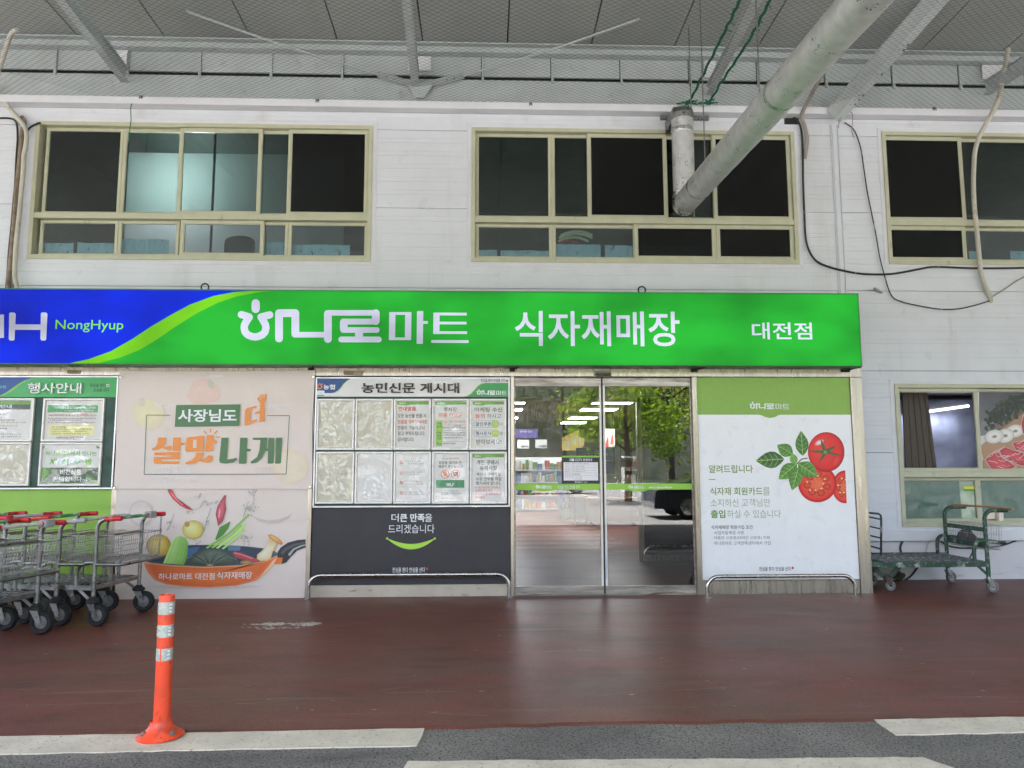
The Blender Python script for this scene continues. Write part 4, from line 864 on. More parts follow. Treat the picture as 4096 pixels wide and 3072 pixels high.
p.text("깨끗한 지구를 위해", 911, 886, 1000, 897, C(80, 90, 86)); p.rect(893, 899, 936, 914, C(40, 100, 68)); p.text("장바구니", 896, 901, 934, 912, C(236, 240, 236), .02); p.text("를 사용해주세요!", 938, 901, 1016, 912, C(80, 90, 86))
p.disc(902, 937, 6, C(60, 80, 130)); p.disc(903.5, 935, 4.5, C(206, 203, 200)); p.text("환경부", 913, 932, 934, 942, C(100, 100, 104)); p.text("농협중앙회  하나로마트", 946, 933, 1012, 942, C(140, 140, 140)); p.build('poster_print', f)
f, p = fill(1, 4); topband(p, 1090, 1290, 658); p.text("계란 구매시", 1116, 695, 1254, 726, C(48, 66, 66), .016); p.text("유의사항", 1136, 730, 1246, 760, C(48, 66, 66), .016)
for s_, a, v, c, h_, c_ in (("계산시 구매하실", 1114, 774, 1268, 23, BK), ("수량 전부를 직접", 1112, 803, 1271, 23, BK), ("챙기셔야 합니다.", 1112, 831, 1271, 23, BK), ("※ 계산원에게 보여주신", 1108, 861, 1266, 16, RDc), ("수량만큼만 계산", 1108, 880, 1217, 16, RDc), ("※ 전화구매, 예약구매 등", 1108, 903, 1273, 16, RDc), ("절대불가", 1108, 922, 1168, 15, RDc)): p.text(s_, a, v, c, v+h_, c_, .014 if h_ > 20 else .004)
p.build('poster_print', f)
for k_, (f, r) in cells.items(): film(f, *r, -.041, FILMW if k_ in ((0, 0), (0, 1), (1, 0), (1, 1), (1, 2)) else None)
# charcoal panel under the board
gp_ = thing('charcoal_panel', 'charcoal panel with white slogan and green smile below the noticeboard', 'panel', (-.8, 0, .14))
g = MB(); g.bbox(-1.922, px_a-.002, -.01, .029, .138, bz0-.002, .003); g.build('panel_sheet', CHARC, gp_)
p = Print(-.0105, Z6); WH = C(226, 226, 226)
p.text("더", 578, 1035, 624, 1085, WH, .004); p.text("큰 만족", 632, 1034, 788, 1087, WH, .028); p.text("을", 789, 1035, 835, 1086, WH, .004); p.text("드리겠습니다", 558, 1103, 850, 1158, WH, .002)
q = [(545+313*i/20, 1190+58*math.sin(math.pi*i/20)*1.0) for i in range(21)]; lo = [(x, 1184+76*math.sin(math.pi*i/20)**.8 if 0 < i < 20 else 1186) for i, (x, y) in enumerate(q)]
up = [(545+313*i/20, 1188+38*math.sin(math.pi*i/20)) for i in range(21)]
p.poly(up+lo[::-1][1:-1], C(156, 200, 62)); p.disc(551, 1191, 7, C(156, 200, 62)); p.disc(852, 1191, 7, C(156, 200, 62))
p.text(SLOGAN, 584, 1374, 790, 1406, WH, .012); p.rect(796, 1376, 809, 1390, C(190, 50, 60)); p.build('slogan_print', gp_)
# second board, far left, partly out of the picture
lx1 = P(*ZL(1545, 800), YB).x; lz1, lz0 = P(*ZL(1000, 76), YB).z, P(*ZL(1000, 1585), YB).z
lb = board('event_board', 'green headed event noticeboard at the far left, cut by the picture edge', -6.35, lx1, lz0, lz1, YB)
hz1, hz0 = P(*ZL(800, 100), -.05).z, P(*ZL(800, 360), -.05).z
g = MB(); g.box(-6.32, lx1-.022, -.05, -.031, hz0, hz1); g.build('header_panel', M("green_header", C(62, 150, 84), .45, var=.03), lb)
p = Print(-.0505, ZL)
p.poly([(-700, 98), (540, 100), (440, 112), (360, 140), (290, 180), (210, 238), (130, 295), (60, 330), (0, 352), (-40, 360), (-700, 360)], C(128, 176, 68))
p.poly([(-700, 98), (475, 100), (400, 114), (320, 142), (250, 180), (170, 236), (95, 292), (30, 325), (-30, 345), (-60, 360), (-700, 360)], C(34, 74, 134))
p.build('header_artwork', lb); p = Print(-.0512, ZL, .0002); p.text("나로마트", -150, 205, 88, 247, C(120, 200, 190)); p.build('logo_print', lb); p = Print(-.0512, ZL, .0002); p.text("진심을 판다", 1195, 180, 1405, 226, C(30, 44, 30), .012); p.text("안심을 산다", 1240, 245, 1448, 288, C(30, 44, 30), .012); p.rect(1415, 190, 1448, 222, C(226, 220, 210)); p.rect(1420, 195, 1443, 217, C(190, 60, 60)); p.build('slogan_print', lb)
vs_, fs_ = glyphs("행사안내", .012); g = MB(); q0, q1 = P(*ZL(382, 172), -.06), P(*ZL(1082, 312), -.06); n = len(vs_); eds = {}
pts = [(q0.x+(q1.x-q0.x)*u, q1.z+(q0.z-q1.z)*v) for u, v in vs_]
for f in fs_:
    for i in range(len(f)): eds[(f[i], f[(i+1) % len(f)])] = 1
g.add([(x, -.072, z) for x, z in pts]+[(x, -.051, z) for x, z in pts], fs_+[(a, b, b+n, a+n) for (a, b) in eds if (b, a) not in eds])
g.build('raised_lettering', M("white_acrylic", C(222, 218, 208), .3), lb)
fA, rA = pframe(lb, ZL, 560, 375, 1380, 952, PAPERW); fB, rB = pframe(lb, ZL, 518, 960, 1345, 1540, PAPERW)
fC, rC = pframe(lb, ZL, -380, 372, 446, 950, PAPERW); fD, rD = pframe(lb, ZL, -420, 958, 400, 1540, PAPER)
p = Print(-.0342, ZL, .0002); p.rect(634, 466, 1298, 562, C(60, 150, 80)); p.text("진심을 판다", 650, 484, 780, 512, C(24, 50, 26)); p.text("안심을 산다", 670, 524, 800, 552, C(24, 50, 26)); p.rect(786, 492, 806, 508, C(196, 70, 60))
emblem(p, 838, 502, 15, C(236, 240, 230)); p.text("농협", 858, 488, 915, 516, C(236, 240, 230), .02); wordmark(p, 925, 482, 1040, 516, C(236, 240, 230), False); p.text("식자재전문매장", 1048, 486, 1276, 516, C(236, 240, 230), .02); p.text("TEL : 042)580-5169  안영동 뿌리공원 입구", 846, 530, 1248, 552, C(236, 240, 230), .014)
p.text("\"충청권 최대 식자재 전문 할인매장\"", 638, 590, 1006, 614, C(170, 50, 70), .014); p.text("신규회원", 1018, 578, 1155, 616, C(190, 40, 56), .014); p.text("을 모십니다!", 1158, 590, 1282, 614, C(170, 50, 70), .014)
for s_, a, v, c, c_ in (("▶ 요식업, 숙박업, 제조업, 도소매업, 의료기관 등 식자재 대량구매 사업자 회원가입 가능", 640, 634, 1274, BK), ("(단, 개인택시, 부동산중개업, 개인용달, 의원실 제외됩니다.)", 656, 658, 1090, BK), ("▶ 신선하고 안전한 우리 농산물과 다양한 식자재 상품을 편리하게 구매하실 수 있습니다.", 640, 688, 1268, C(160, 60, 80))): p.text(s_, a, v, c, v+18, c_, .01)
p.rect(655, 728, 1243, 874, C(222, 208, 140))
for s_, v, c in (("o 별도 회원가입비 없음", 745, 880), ("o 구매금액에 대해 세금계산서를 우편 또는 전자메일로 수령 가능", 775, 1218), ("o 30만원 이상 무료배송(대전지역에 한함/권역별 상이)", 806, 1152), ("o 회원가입서류 : 사업자등록증, 대표자 신분증, e-mail 주소", 837, 1180)): p.text(s_, 682, v, c, v+19, C(70, 58, 40), .008)
p.text("농협하나로는 365일 연중무휴~!", 748, 884, 1134, 912, C(120, 54, 72), .01); p.build('poster_print', fA)
p = Print(-.0342, ZL, .0002); p.rect(556, 1296, 1292, 1504, C(58, 82, 56)); p.poly([(556, 1296), (660, 1296), (640, 1380), (600, 1450), (556, 1490)], C(92, 140, 60)); p.poly([(1120, 1360), (1292, 1470), (1292, 1504), (1200, 1480)], C(90, 130, 70))
for i in range(9): p.stroke([(560+9*i, 1300+3*i), (556+14*i, 1380), (556+3*i, 1470-9*i)], 4, C(130, 176, 90), False)
p.text("하나로마트에서 만나는", 602, 1078, 1284, 1138, C(96, 168, 52), .026)
for s_, a, c in (("채", 655, 750), ("식", 812, 910), ("생", 970, 1066), ("활", 1126, 1224)): p.text(s_, a, 1172, c, 1266, C(104, 172, 56), .036)
for u in (784, 939, 1097): p.disc(u, 1218, 8, C(90, 150, 90), 12)
for sx_, u in ((1, 590), (-1, 1292)):
    for k in range(4): p.leaf(u, 1015, u+sx_*(34*math.cos(.4+k*.6)-14), 1015+44*math.sin(.2+k*.7)-10, 22, C(84, 150, 70), C(50, 110, 50), C(130, 180, 110))
p.text("비건식품", 798, 1318, 1080, 1392, C(236, 238, 232), .026); p.text("판매합니다~!", 700, 1412, 1158, 1482, C(236, 238, 232), .026); p.build('poster_print', fB)
p = Print(-.0342, ZL, .0002); p.rect(-340, 410, 408, 456, C(96, 158, 62)); p.rect(-340, 456, 402, 524, C(46, 56, 52)); p.text("배송안내", -170, 458, 160, 508, C(232, 232, 232), .03); p.text(SLOGAN, 252, 416, 398, 436, C(40, 60, 34))
for s_, v, c, h_, c_ in (("(매주 일요일 휴무)", 572, 76, 30, BK), ("(무료배송)", 616, 22, 26, RDc), ("오후 3시 이후는 익일 배송", 654, 196, 22, BK), ("깨지기 쉬운 우려 상품 (하절기 - 신선식품)", 686, 346, 22, C(130, 90, 90)), ("최소금액 ※ 양곡 제외금액 기준", 728, 230, 22, C(110, 60, 60)), ("배송가능지역", 768, 90, 22, BK), ("금산, 추부, 벌곡, 진산, 복수, 군서", 842, 282, 24, BK), ("대전, 세종시 청부청사 인근 등)", 876, 282, 24, BK)): p.text(s_, c-330, v, c, v+h_, c_, .012)
p.build('poster_print', fC)
for f, r, m_ in ((fA, rA, None), (fB, rB, None), (fC, rC, None), (fD, rD, FILMW)): film(f, *r, -.041, m_)
gl_ = thing('lime_panel', 'plain lime green panel below the event noticeboard behind the carts', 'panel', (-5.2, 0, .0))
g = MB(); g.bbox(-6.6, -4.122, -.008, .038, .205, lz0-.002, .003); g.build('panel_sheet', LIME, gl_)
g = MB(); g.bbox(-6.6, -4.122, .005, .038, .004, .203, .003); g.build('dark_kick_plate', RUBBER, gl_)

# white membership poster panel right of the doors
pp = thing('membership_panel', 'tall white poster panel with tomato and basil right of the doors', 'panel', (3.3, 0, .16))
g = MB(); g.bbox(pr1+.002, pe0-.002, -.01, .029, .158, HT-.003, .003); g.build('panel_sheet', PANELW, pp)
p = Print(-.0105, Z8); (xa, _), (xb, _) = p.w(300, 300), (0, 0); OG = C(124, 160, 66)
zA, zB = P(*Z8(600, 409), -.0105).z, HT-.006
p.raw([(pr1+.005, zA), (pe0-.005, zA), (pe0-.005, zB), (pr1+.005, zB)], [(0, 1, 2, 3)], OG)
p.poly([(518, 407), (545, 412), (570, 424), (600, 430), (632, 424), (655, 412), (680, 407)], OG); wordmark(p, 471, 326, 721, 375, C(240, 242, 236))
p.build('top_band_print', pp); p = Print(-.0112, Z8, .0002); TG = C(112, 134, 66)
p.text("알려드립니다", 214, 727, 492, 778, TG, .018); p.rect(214, 816, 256, 821, TG); p.text("식자재 회원카드", 221, 868, 553, 918, TG, .018); p.text("를", 556, 868, 600, 918, TG, -.006); p.text("소지하신 고객님만", 224, 940, 602, 990, C(126, 142, 96), -.008); p.text("출입", 226, 1011, 318, 1062, C(92, 132, 42), .024); p.text("하실 수 있습니다", 330, 1011, 668, 1062, C(126, 142, 96), -.008)
p.build("message_print", pp); p = Print(-.0112, Z8, .0002); p.text("식자재매장 회원가입 조건", 229, 1108, 490, 1133, C(50, 56, 64), .012)
for s_, v, c in (("· 사업자등록증 사본", 1143, 437), ("· 대표자 신분증(대리인 신분증) 지참", 1176, 601), ("· 하나로마트 고객만족센터에서 가입", 1209, 604)): p.text(s_, 234, v, c, v+24, C(80, 86, 94), .002)
p.build('condition_list_print', pp); p = Print(-.0112, Z8, .0002); p.text(SLOGAN, 532, 1370, 732, 1396, BK, .012); p.rect(737, 1370, 751, 1385, C(190, 50, 50)); p.build('slogan_print', pp)
p = Print(-.0115, Z8, .0002); R1, R2 = C(206, 24, 24), C(150, 8, 10); xe_ = 1090
def clip(pts): return [(min(x, 1069+(y-600)*.045), y) for x, y in pts]
def ov(cx, cy, rx, ry, n=40): return [(cx+rx*math.cos(6.2832*k/n), cy+ry*math.sin(6.2832*k/n)) for k in range(n)]
p.oval(690, 815, 40, 14, C(200, 200, 200), C(214, 214, 218), .3)
def slice_(cx, cy, rx, ry):
    p.blob(clip(ov(cx, cy, rx, ry)), C(188, 20, 18), C(200, 28, 22), None, C(160, 10, 12)); p.blob(clip(ov(cx, cy, rx*.87, ry*.87)), C(216, 96, 62), C(206, 40, 30))
    for k in range(7):
        t = k*.9+.3; p.blob(clip([(cx+rx*.52*math.cos(t)+rx*.22*math.cos(a_*.785), cy+ry*.52*math.sin(t)+ry*.2*math.sin(a_*.785)) for a_ in range(8)]), C(206, 72, 40), C(168, 22, 18))
    for k in range(9):
        t = k*.7; p.stroke(clip([(cx+rx*.06*math.cos(t), cy+ry*.06*math.sin(t)), (cx+rx*.3*math.cos(t+.1), cy+ry*.3*math.sin(t+.1)), (cx+rx*.42*math.cos(t-.05), cy+ry*.42*math.sin(t-.05))]), 3, C(226, 116, 74), False)
    for k in range(8): t = k*2.4; r = .3+.3*((k*37) % 10)/10; p.blob(clip([(cx+rx*r*math.cos(t)+7*math.cos(a_), cy+ry*r*math.sin(t)+5*math.sin(a_)) for a_ in range(6)]), C(250, 222, 150), C(236, 180, 90))
slice_(1075, 865, 82, 104); slice_(900, 845, 122, 118)
p.blob(clip(ov(956, 645, 116, 126)), C(236, 60, 50), C(198, 16, 18), (905, 600), C(140, 6, 10))
p.oval(912, 585, 34, 17, C(255, 225, 220), C(226, 60, 52), -.5); p.oval(1018, 700, 24, 40, C(222, 60, 52), C(198, 22, 22), .5)
SG, SD = C(84, 104, 52), C(46, 62, 32)
for tip, wd_ in (((918, 556), 26), ((1022, 604), 26), ((1060, 672), 18), ((908, 712), 24), ((842, 636), 22)):
    cx, cy = 952, 644; dx, dy = tip[0]-cx, tip[1]-cy; L = math.hypot(dx, dy); nx, ny = -dy/L*wd_/2, dx/L*wd_/2
    q = [p.w(cx+nx, cy+ny), p.w(cx+dx*.5+nx*.7, cy+dy*.5+ny*.7), p.w(*tip), p.w(cx+dx*.5-nx*.7, cy+dy*.5-ny*.7), p.w(cx-nx, cy-ny)]; p.raw(q, [(0, 1, 2, 3, 4)], [SG, SG, SD, SD, SD])
p.oval(950, 646, 18, 18, C(120, 140, 80), SD)
La, Lb, Lv = C(92, 140, 54), C(62, 108, 40), C(150, 186, 96); Da, Db = C(70, 108, 44), C(40, 76, 32)
p.leaf(690, 690, 510, 700, 106, Da, Db, Lv); p.leaf(745, 662, 645, 600, 84, La, Lb, Lv); p.leaf(808, 668, 796, 510, 84, Da, Lb, Lv)
p.leaf(770, 720, 655, 818, 96, La, Lb, Lv); p.leaf(782, 742, 740, 888, 86, La, Da, Lv); p.leaf(778, 716, 902, 800, 100, La, Lb, Lv); p.leaf(760, 724, 738, 650, 50, C(120, 166, 74), La, Lv)
p.stroke([(770, 720), (800, 690), (838, 684)], 7, C(84, 70, 44), False); p.build('food_print', pp)

# ------------------------------------------------------------------ fabric banner
fb = thing('fabric_banner', 'cream fabric banner with orange and green slogan and vegetable frying pan picture', 'banner', (-3, -.06, 0))
def cloth(corners, y, name, sag=0.):
    (x0, z1), (x1, z1b), (x1c, z0), (x0c, z0b) = corners; g = MB(); nx, nz = 40, 40; vs_ = []
    for j in range(nz+1):
        for i in range(nx+1):
            u, v = i/nx, j/nz; xa, xb = x0c+(x0-x0c)*v, x1c+(x1-x1c)*v; za, zb_ = z0b+(z0-z0b)*u, z1+(z1b-z1)*u
            e = min(u, 1-u)*5; d = .003*noise.noise((u*3, v*3, y*50))-.0035*math.exp(-((u-v*.25)**2)*400)*v-.0035*math.exp(-((1-u-(1-v)*.3)**2)*400)
            vs_.append((xa+(xb-xa)*u+.008*math.sin(v*7+u)*(abs(u-.5)*2)**6, y-d*min(1, e), za+(zb_-za)*v-.012*math.sin(math.pi*u)*v*sag))
    g.add(vs_, [(j*(nx+1)+i, j*(nx+1)+i+1, (j+1)*(nx+1)+i+1, (j+1)*(nx+1)+i) for j in range(nz) for i in range(nx)])
    return g.build(name, CLOTH, fb, True)
w_ = lambda t, a, b, y: (P(*t(a, b), y).x, P(*t(a, b), y).z)
yc = -.05
cloth((w_(ZB, 75, 8, yc), w_(ZB, 2205, 2, yc), w_(ZB, 2172, 1300, yc), w_(ZB, 8, 1300, yc)), yc, 'upper_cloth', 1)
cloth((w_(ZB, 2, 1288, yc+.02), w_(ZB, 2168, 1285, yc+.02), w_(ZPAN, 2070, 1515, yc+.02), w_(ZPAN, -245, 1530, yc+.02)), yc+.02, 'lower_cloth')
for t, u, v in ((ZB, 90, 78), (ZB, 2195, 70), (ZB, 17, 1295), (ZB, 2160, 1282)):
    c = P(*t(u, v), yc-.008); g = MB(); g.lathe([(.006, 0), (.014, -.002), (.014, -.005), (.006, -.006)], c, 12, 'y'); g.build('grommet', SUSP, fb)
p = Print(yc-.007, ZB, .0002); PO, PG, GH = C(216, 130, 54), C(68, 104, 64), C(212, 204, 198)
ghost = lambda c, k=.25: tuple(a*k+b*(1-k) for a, b in zip(c, C(202, 189, 180)))
p.oval(395, 480, 180, 165, ghost(C(220, 210, 130), .45), ghost(C(200, 190, 110), .35), .6); p.oval(320, 350, 34, 44, ghost(C(150, 160, 120)), ghost(C(150, 160, 120), .4))
p.blob([(880, 130), (940, 100), (1000, 92), (1060, 110), (1120, 140), (1165, 200), (1175, 260), (1150, 320), (1090, 350), (1020, 372), (930, 370), (850, 350), (815, 290), (840, 220)], ghost(C(226, 160, 140), .35), ghost(C(214, 140, 122), .3), None); p.oval(1070, 150, 34, 55, ghost(C(130, 150, 110), .4), ghost(C(140, 150, 120), .3), -.5); p.oval(950, 195, 46, 10, GH, ghost(C(220, 140, 120), .5), -.5)
p.oval(1930, 1050, 212, 190, ghost(C(226, 200, 160), .4), ghost(C(220, 190, 140), .35))
for a, c in ((440, 870), (1570, 1950)): wordmark(p, a, 348, c, 424, ghost(C(230, 228, 226), .6))
p.text("신선한 즐거움", 420, 1050, 858, 1128, ghost(C(235, 232, 228), .75), .006); p.text("내일은 하나로", 480, 1170, 850, 1232, ghost(C(235, 232, 228), .6), .02); p.text("신선한", 1550, 1055, 1760, 1118, ghost(C(180, 176, 172), .5))
for q in ([(630, 494), (372, 492), (345, 1140), (1897, 1137), (1932, 498), (1690, 498)],): p.stroke(q, 7, C(52, 82, 68), False)
p.poly([(694, 383), (1397, 375), (1386, 610), (680, 621)], PG); p.text("사장님도", 716, 428, 1358, 568, C(228, 224, 214), .026)
p.poly([(1448, 440), (1470, 415), (1576, 390), (1578, 408), (1512, 428), (1500, 560), (1580, 535), (1576, 560), (1480, 600), (1450, 606), (1443, 590)], PO)
p.poly([(1612, 355), (1662, 355), (1660, 560), (1602, 568), (1607, 472), (1556, 482), (1552, 466), (1608, 448)], PO)
p.poly([(1610, 360), (1596, 336), (1580, 318), (1590, 298), (1608, 288), (1612, 268), (1682, 262), (1680, 310), (1664, 345), (1660, 362)], PO)
for u in (1628, 1646, 1662): p.stroke([(u, 266), (u-2, 298)], 4, C(204, 190, 178), False)
p.stroke([(1596, 312), (1620, 302), (1616, 330)], 4, C(204, 190, 178), False)
for q in ([(996, 664), (1030, 698)], [(1072, 636), (1071, 682)], [(1148, 662), (1108, 696)], [(1126, 732), (1178, 732)]): p.stroke(q, 13, PO, False)
# brush slogan, drawn stroke by stroke
p.poly([(500, 738), (586, 736), (580, 806), (560, 838), (592, 834), (640, 824), (650, 850), (640, 872), (610, 878), (565, 862), (540, 850), (500, 868), (440, 880), (430, 858), (470, 840), (492, 800)], PO)
p.poly([(664, 738), (746, 736), (744, 794), (788, 796), (786, 818), (742, 822), (738, 886), (672, 886), (658, 878)], PO)
p.poly([(458, 900), (736, 896), (734, 972), (532, 976), (534, 996), (732, 996), (730, 1022), (460, 1024), (450, 1008), (452, 950), (650, 946), (652, 932), (456, 930)], PO)
p.poly([(818, 735), (1000, 716), (996, 880), (980, 886), (810, 894), (796, 880), (806, 750)], PO); p.rect(882, 762, 916, 852, C(201, 187, 177))
p.poly([(1030, 712), (1102, 710), (1100, 774), (1144, 772), (1140, 800), (1098, 804), (1094, 885), (1020, 892), (1012, 884)], PO)
p.poly([(912, 904), (992, 900), (988, 940), (966, 976), (1010, 966), (1050, 930), (1090, 936), (1098, 966), (1080, 1000), (1040, 1012), (990, 1008), (950, 990), (890, 1022), (798, 1030), (794, 1012), (870, 980), (908, 940)], PO)
p.poly([(1190, 740), (1264, 738), (1250, 980), (1330, 965), (1352, 956), (1362, 980), (1320, 1010), (1240, 1022), (1180, 1016), (1166, 990)], PG)
p.poly([(1394, 740), (1472, 740), (1466, 862), (1508, 862), (1510, 886), (1466, 890), (1460, 1018), (1445, 1024), (1380, 1022)], PG)
p.poly([(1530, 740), (1690, 738), (1682, 860), (1706, 860), (1704, 882), (1672, 884), (1630, 960), (1570, 1010), (1516, 1022), (1508, 1002), (1580, 950), (1604, 880), (1616, 764), (1536, 762)], PG)
p.poly([(1704, 740), (1766, 740), (1760, 1014), (1746, 1022), (1694, 1022)], PG); p.poly([(1786, 740), (1852, 738), (1840, 1012), (1826, 1022), (1776, 1022)], PG)
p.rect(1060, 52, 1206, 78, C(214, 206, 196)); p.build('slogan_print', fb)
p = Print(yc+.012, ZPAN, .00015)
p.oval(860, 1372, 700, 34, ghost(C(160, 140, 126), .6), C(202, 189, 180))
p.oval(70, 470, 150, 165, C(202, 189, 180), ghost(C(160, 148, 138), .3)); p.oval(70, 470, 120, 130, C(202, 189, 180), C(202, 189, 180))
p.poly([(1420, 480), (1500, 530), (1620, 555), (1760, 545), (1880, 505), (1940, 470), (1890, 530), (1780, 580), (1650, 595), (1520, 570)], ghost(C(150, 145, 138), .4))
# pan
p.poly([(1745, 960), (1790, 890), (1880, 830), (1990, 800), (2096, 790), (2096, 890), (1990, 930), (1910, 1010), (1860, 1075), (1800, 1092), (1740, 1010)], C(38, 40, 42)); p.poly([(1790, 950), (1850, 890), (1950, 845), (2096, 815), (2096, 840), (1960, 872), (1860, 930), (1810, 985)], C(74, 76, 78)); p.poly([(1900, 1000), (1960, 920), (2050, 880), (2096, 868), (2096, 850), (2040, 862), (1940, 905), (1880, 975)], C(150, 152, 152))
p.poly([(1690, 1010), (1816, 1016), (1800, 1090), (1690, 1098)], C(222, 110, 40))
p.blob([(120, 1060), (300, 960), (480, 890), (680, 860), (900, 858), (1150, 862), (1400, 878), (1600, 902), (1720, 935), (1755, 968), (1740, 1000), (1600, 1060), (1300, 1110), (860, 1128), (450, 1108), (200, 1082)], C(52, 66, 84), C(34, 44, 58), (900, 940), C(84, 98, 110))
p.poly([(640, 900), (800, 880), (720, 1000), (620, 1090), (560, 1100)], C(60, 92, 130)); p.poly([(1130, 862), (1300, 870), (1290, 930), (1150, 930)], C(84, 108, 136))
p.blob([(112, 1076), (200, 1088), (450, 1116), (860, 1134), (1300, 1116), (1600, 1066), (1752, 1000), (1700, 1110), (1600, 1220), (1480, 1300), (1250, 1362), (900, 1384), (600, 1372), (380, 1345), (240, 1290), (160, 1200), (118, 1120)], C(228, 118, 60), C(204, 92, 46), (900, 1240), C(214, 130, 92))
p.poly([(1690, 1060), (1745, 1010), (1700, 1110), (1600, 1220), (1500, 1290), (1620, 1150)], C(226, 176, 140))
p.stroke([(112, 1078), (200, 1090), (450, 1118), (860, 1134), (1300, 1114), (1600, 1062), (1750, 996)], 13, C(232, 150, 104), False)
# vegetables
p.oval(290, 870, 152, 142, C(214, 190, 84), C(150, 116, 48), 0, (-30, -40)); p.oval(380, 770, 26, 16, C(160, 120, 60), C(190, 160, 70))
p.raw([p.w(*q) for q in [(345, 1085), (600, 1105), (640, 1000), (655, 850), (625, 775), (560, 745), (500, 765), (455, 820)]], [tuple(range(8))], [C(170, 206, 122), C(104, 156, 66), C(96, 148, 62), C(104, 160, 68), C(126, 178, 86), C(150, 192, 100), C(150, 192, 100), C(166, 204, 118)])
for q in ([(500, 790), (440, 940), (390, 1080)], [(560, 770), (530, 930), (490, 1090)], [(615, 800), (600, 950), (560, 1090)]): p.stroke(q, 9, C(128, 180, 84), False)
p.oval(712, 672, 130, 116, C(232, 226, 150), C(190, 172, 70), 0, (-40, -30), rim=C(176, 150, 56)); p.oval(640, 604, 34, 36, C(150, 110, 60), C(190, 150, 84))
for k in range(9): p.stroke([(712+30*(k-4), 565+abs(k-4)*6), (712+34*(k-4), 672), (712+22*(k-4), 780-abs(k-4)*8)], 2.2, C(206, 196, 110), False)
p.poly([(1040, 640), (1170, 570), (1172, 580), (1150, 650), (1080, 740), (1000, 800), (985, 790)], C(74, 130, 52))
for q, cl in (([(885, 895), (1140, 730), (1395, 490)], C(120, 170, 70)), ([(950, 893), (1200, 730), (1300, 620)], C(140, 184, 84)), ([(1010, 898), (1220, 740), (1350, 615)], C(170, 206, 120)), ([(1080, 905), (1230, 790), (1335, 678)], C(150, 196, 96))): p.stroke(q, 24, cl); p.stroke(q, 7, tuple(c*1.25 for c in cl), False)
kb = [(600, 1105), (640, 1030), (740, 950), (850, 905), (960, 895), (1080, 910), (1180, 950), (1250, 1030), (1280, 1105), (1100, 1118), (920, 1122), (740, 1118)]
p.blob(kb, C(92, 104, 92), C(42, 54, 50), (960, 960), C(70, 84, 76))
for k in range(9): p.stroke([(920+8*(k-4), 1100), (920+55*(k-4), 1000), (930+78*(k-4), 950+abs(k-4)*22)], 7, C(36, 46, 42) if k % 2 else C(104, 116, 102), False)
p.oval(920, 1106, 44, 14, C(176, 160, 110), C(110, 110, 80))
p.poly([(1196, 955), (1225, 940), (1300, 955), (1420, 1000), (1500, 1030), (1530, 1068), (1470, 1075), (1360, 1045), (1240, 1015)], C(168, 66, 76)); p.stroke([(1225, 958), (1330, 985), (1440, 1025)], 12, C(206, 130, 134))
p.oval(1365, 1074, 80, 27, C(178, 140, 96), C(120, 88, 56))
p.blob([(1500, 980), (1560, 930), (1620, 860), (1640, 790), (1740, 830), (1730, 880), (1690, 950), (1670, 1020), (1620, 1050), (1540, 1058), (1498, 1030)], C(240, 226, 190), C(206, 176, 120), (1590, 960))
p.blob([(1628, 740), (1670, 726), (1740, 760), (1800, 810), (1815, 845), (1795, 862), (1740, 835), (1660, 780)], C(214, 164, 92), C(176, 120, 54), (1690, 760))
p.blob([(402, 195), (440, 175), (465, 195), (500, 270), (570, 340), (660, 395), (726, 436), (640, 420), (550, 370), (470, 300), (425, 240)], C(214, 74, 76), C(170, 36, 44), (480, 260)); p.poly([(392, 138), (402, 135), (416, 160), (444, 176), (402, 196), (398, 165)], C(84, 128, 52)); p.stroke([(440, 215), (500, 295), (590, 370)], 7, C(232, 150, 148), False)
p.blob([(1098, 248), (1122, 250), (1110, 330), (1120, 430), (1080, 560), (1020, 630), (1010, 570), (990, 480), (1010, 390), (1050, 320)], C(196, 100, 106), C(140, 50, 62), (1050, 440)); p.stroke([(1040, 430), (1030, 520)], 14, C(220, 150, 150))
rw = random.Random(11); GW = C(120, 118, 116)
for (cx, cy, sx_, sy_, n_) in ((1400, 400, 60, 70, 34), (1380, 780, 70, 60, 30), (780, 260, 50, 40, 12), (900, 340, 110, 22, 14), (440, 600, 30, 70, 12), (890, 560, 25, 60, 10), (1440, 220, 40, 40, 12), (760, 800, 60, 40, 10), (640, 460, 70, 30, 8)):
    for i in range(n_):
        x, y, r = cx+rw.gauss(0, sx_*.6), cy+rw.gauss(0, sy_*.6), rw.uniform(4, 13); k_ = rw.uniform(.4, 1.1)
        p.oval(x, y, r, r*rw.uniform(.5, 1.3), C(214, 204, 196), tuple(c*k_ for c in GW), rw.random()*3, n=9)
for q in ([(1390, 190), (1450, 215), (1465, 300), (1440, 360), (1360, 430), (1330, 520)], [(830, 350), (1020, 335)], [(935, 400), (900, 500), (870, 600), (850, 680)], [(480, 480), (440, 590), (390, 690)], [(640, 465), (800, 400), (830, 340)]): p.stroke(q, 6, C(112, 110, 108), False); p.stroke([(x+6, y) for x, y in q], 4, C(226, 220, 214), False)
p.text("하나로마트 대전점", 288, 1205, 978, 1288, C(236, 226, 218), .014); p.text("식자재매장", 1008, 1188, 1440, 1276, C(236, 226, 218), .014)
p.build('picture_print', fb)
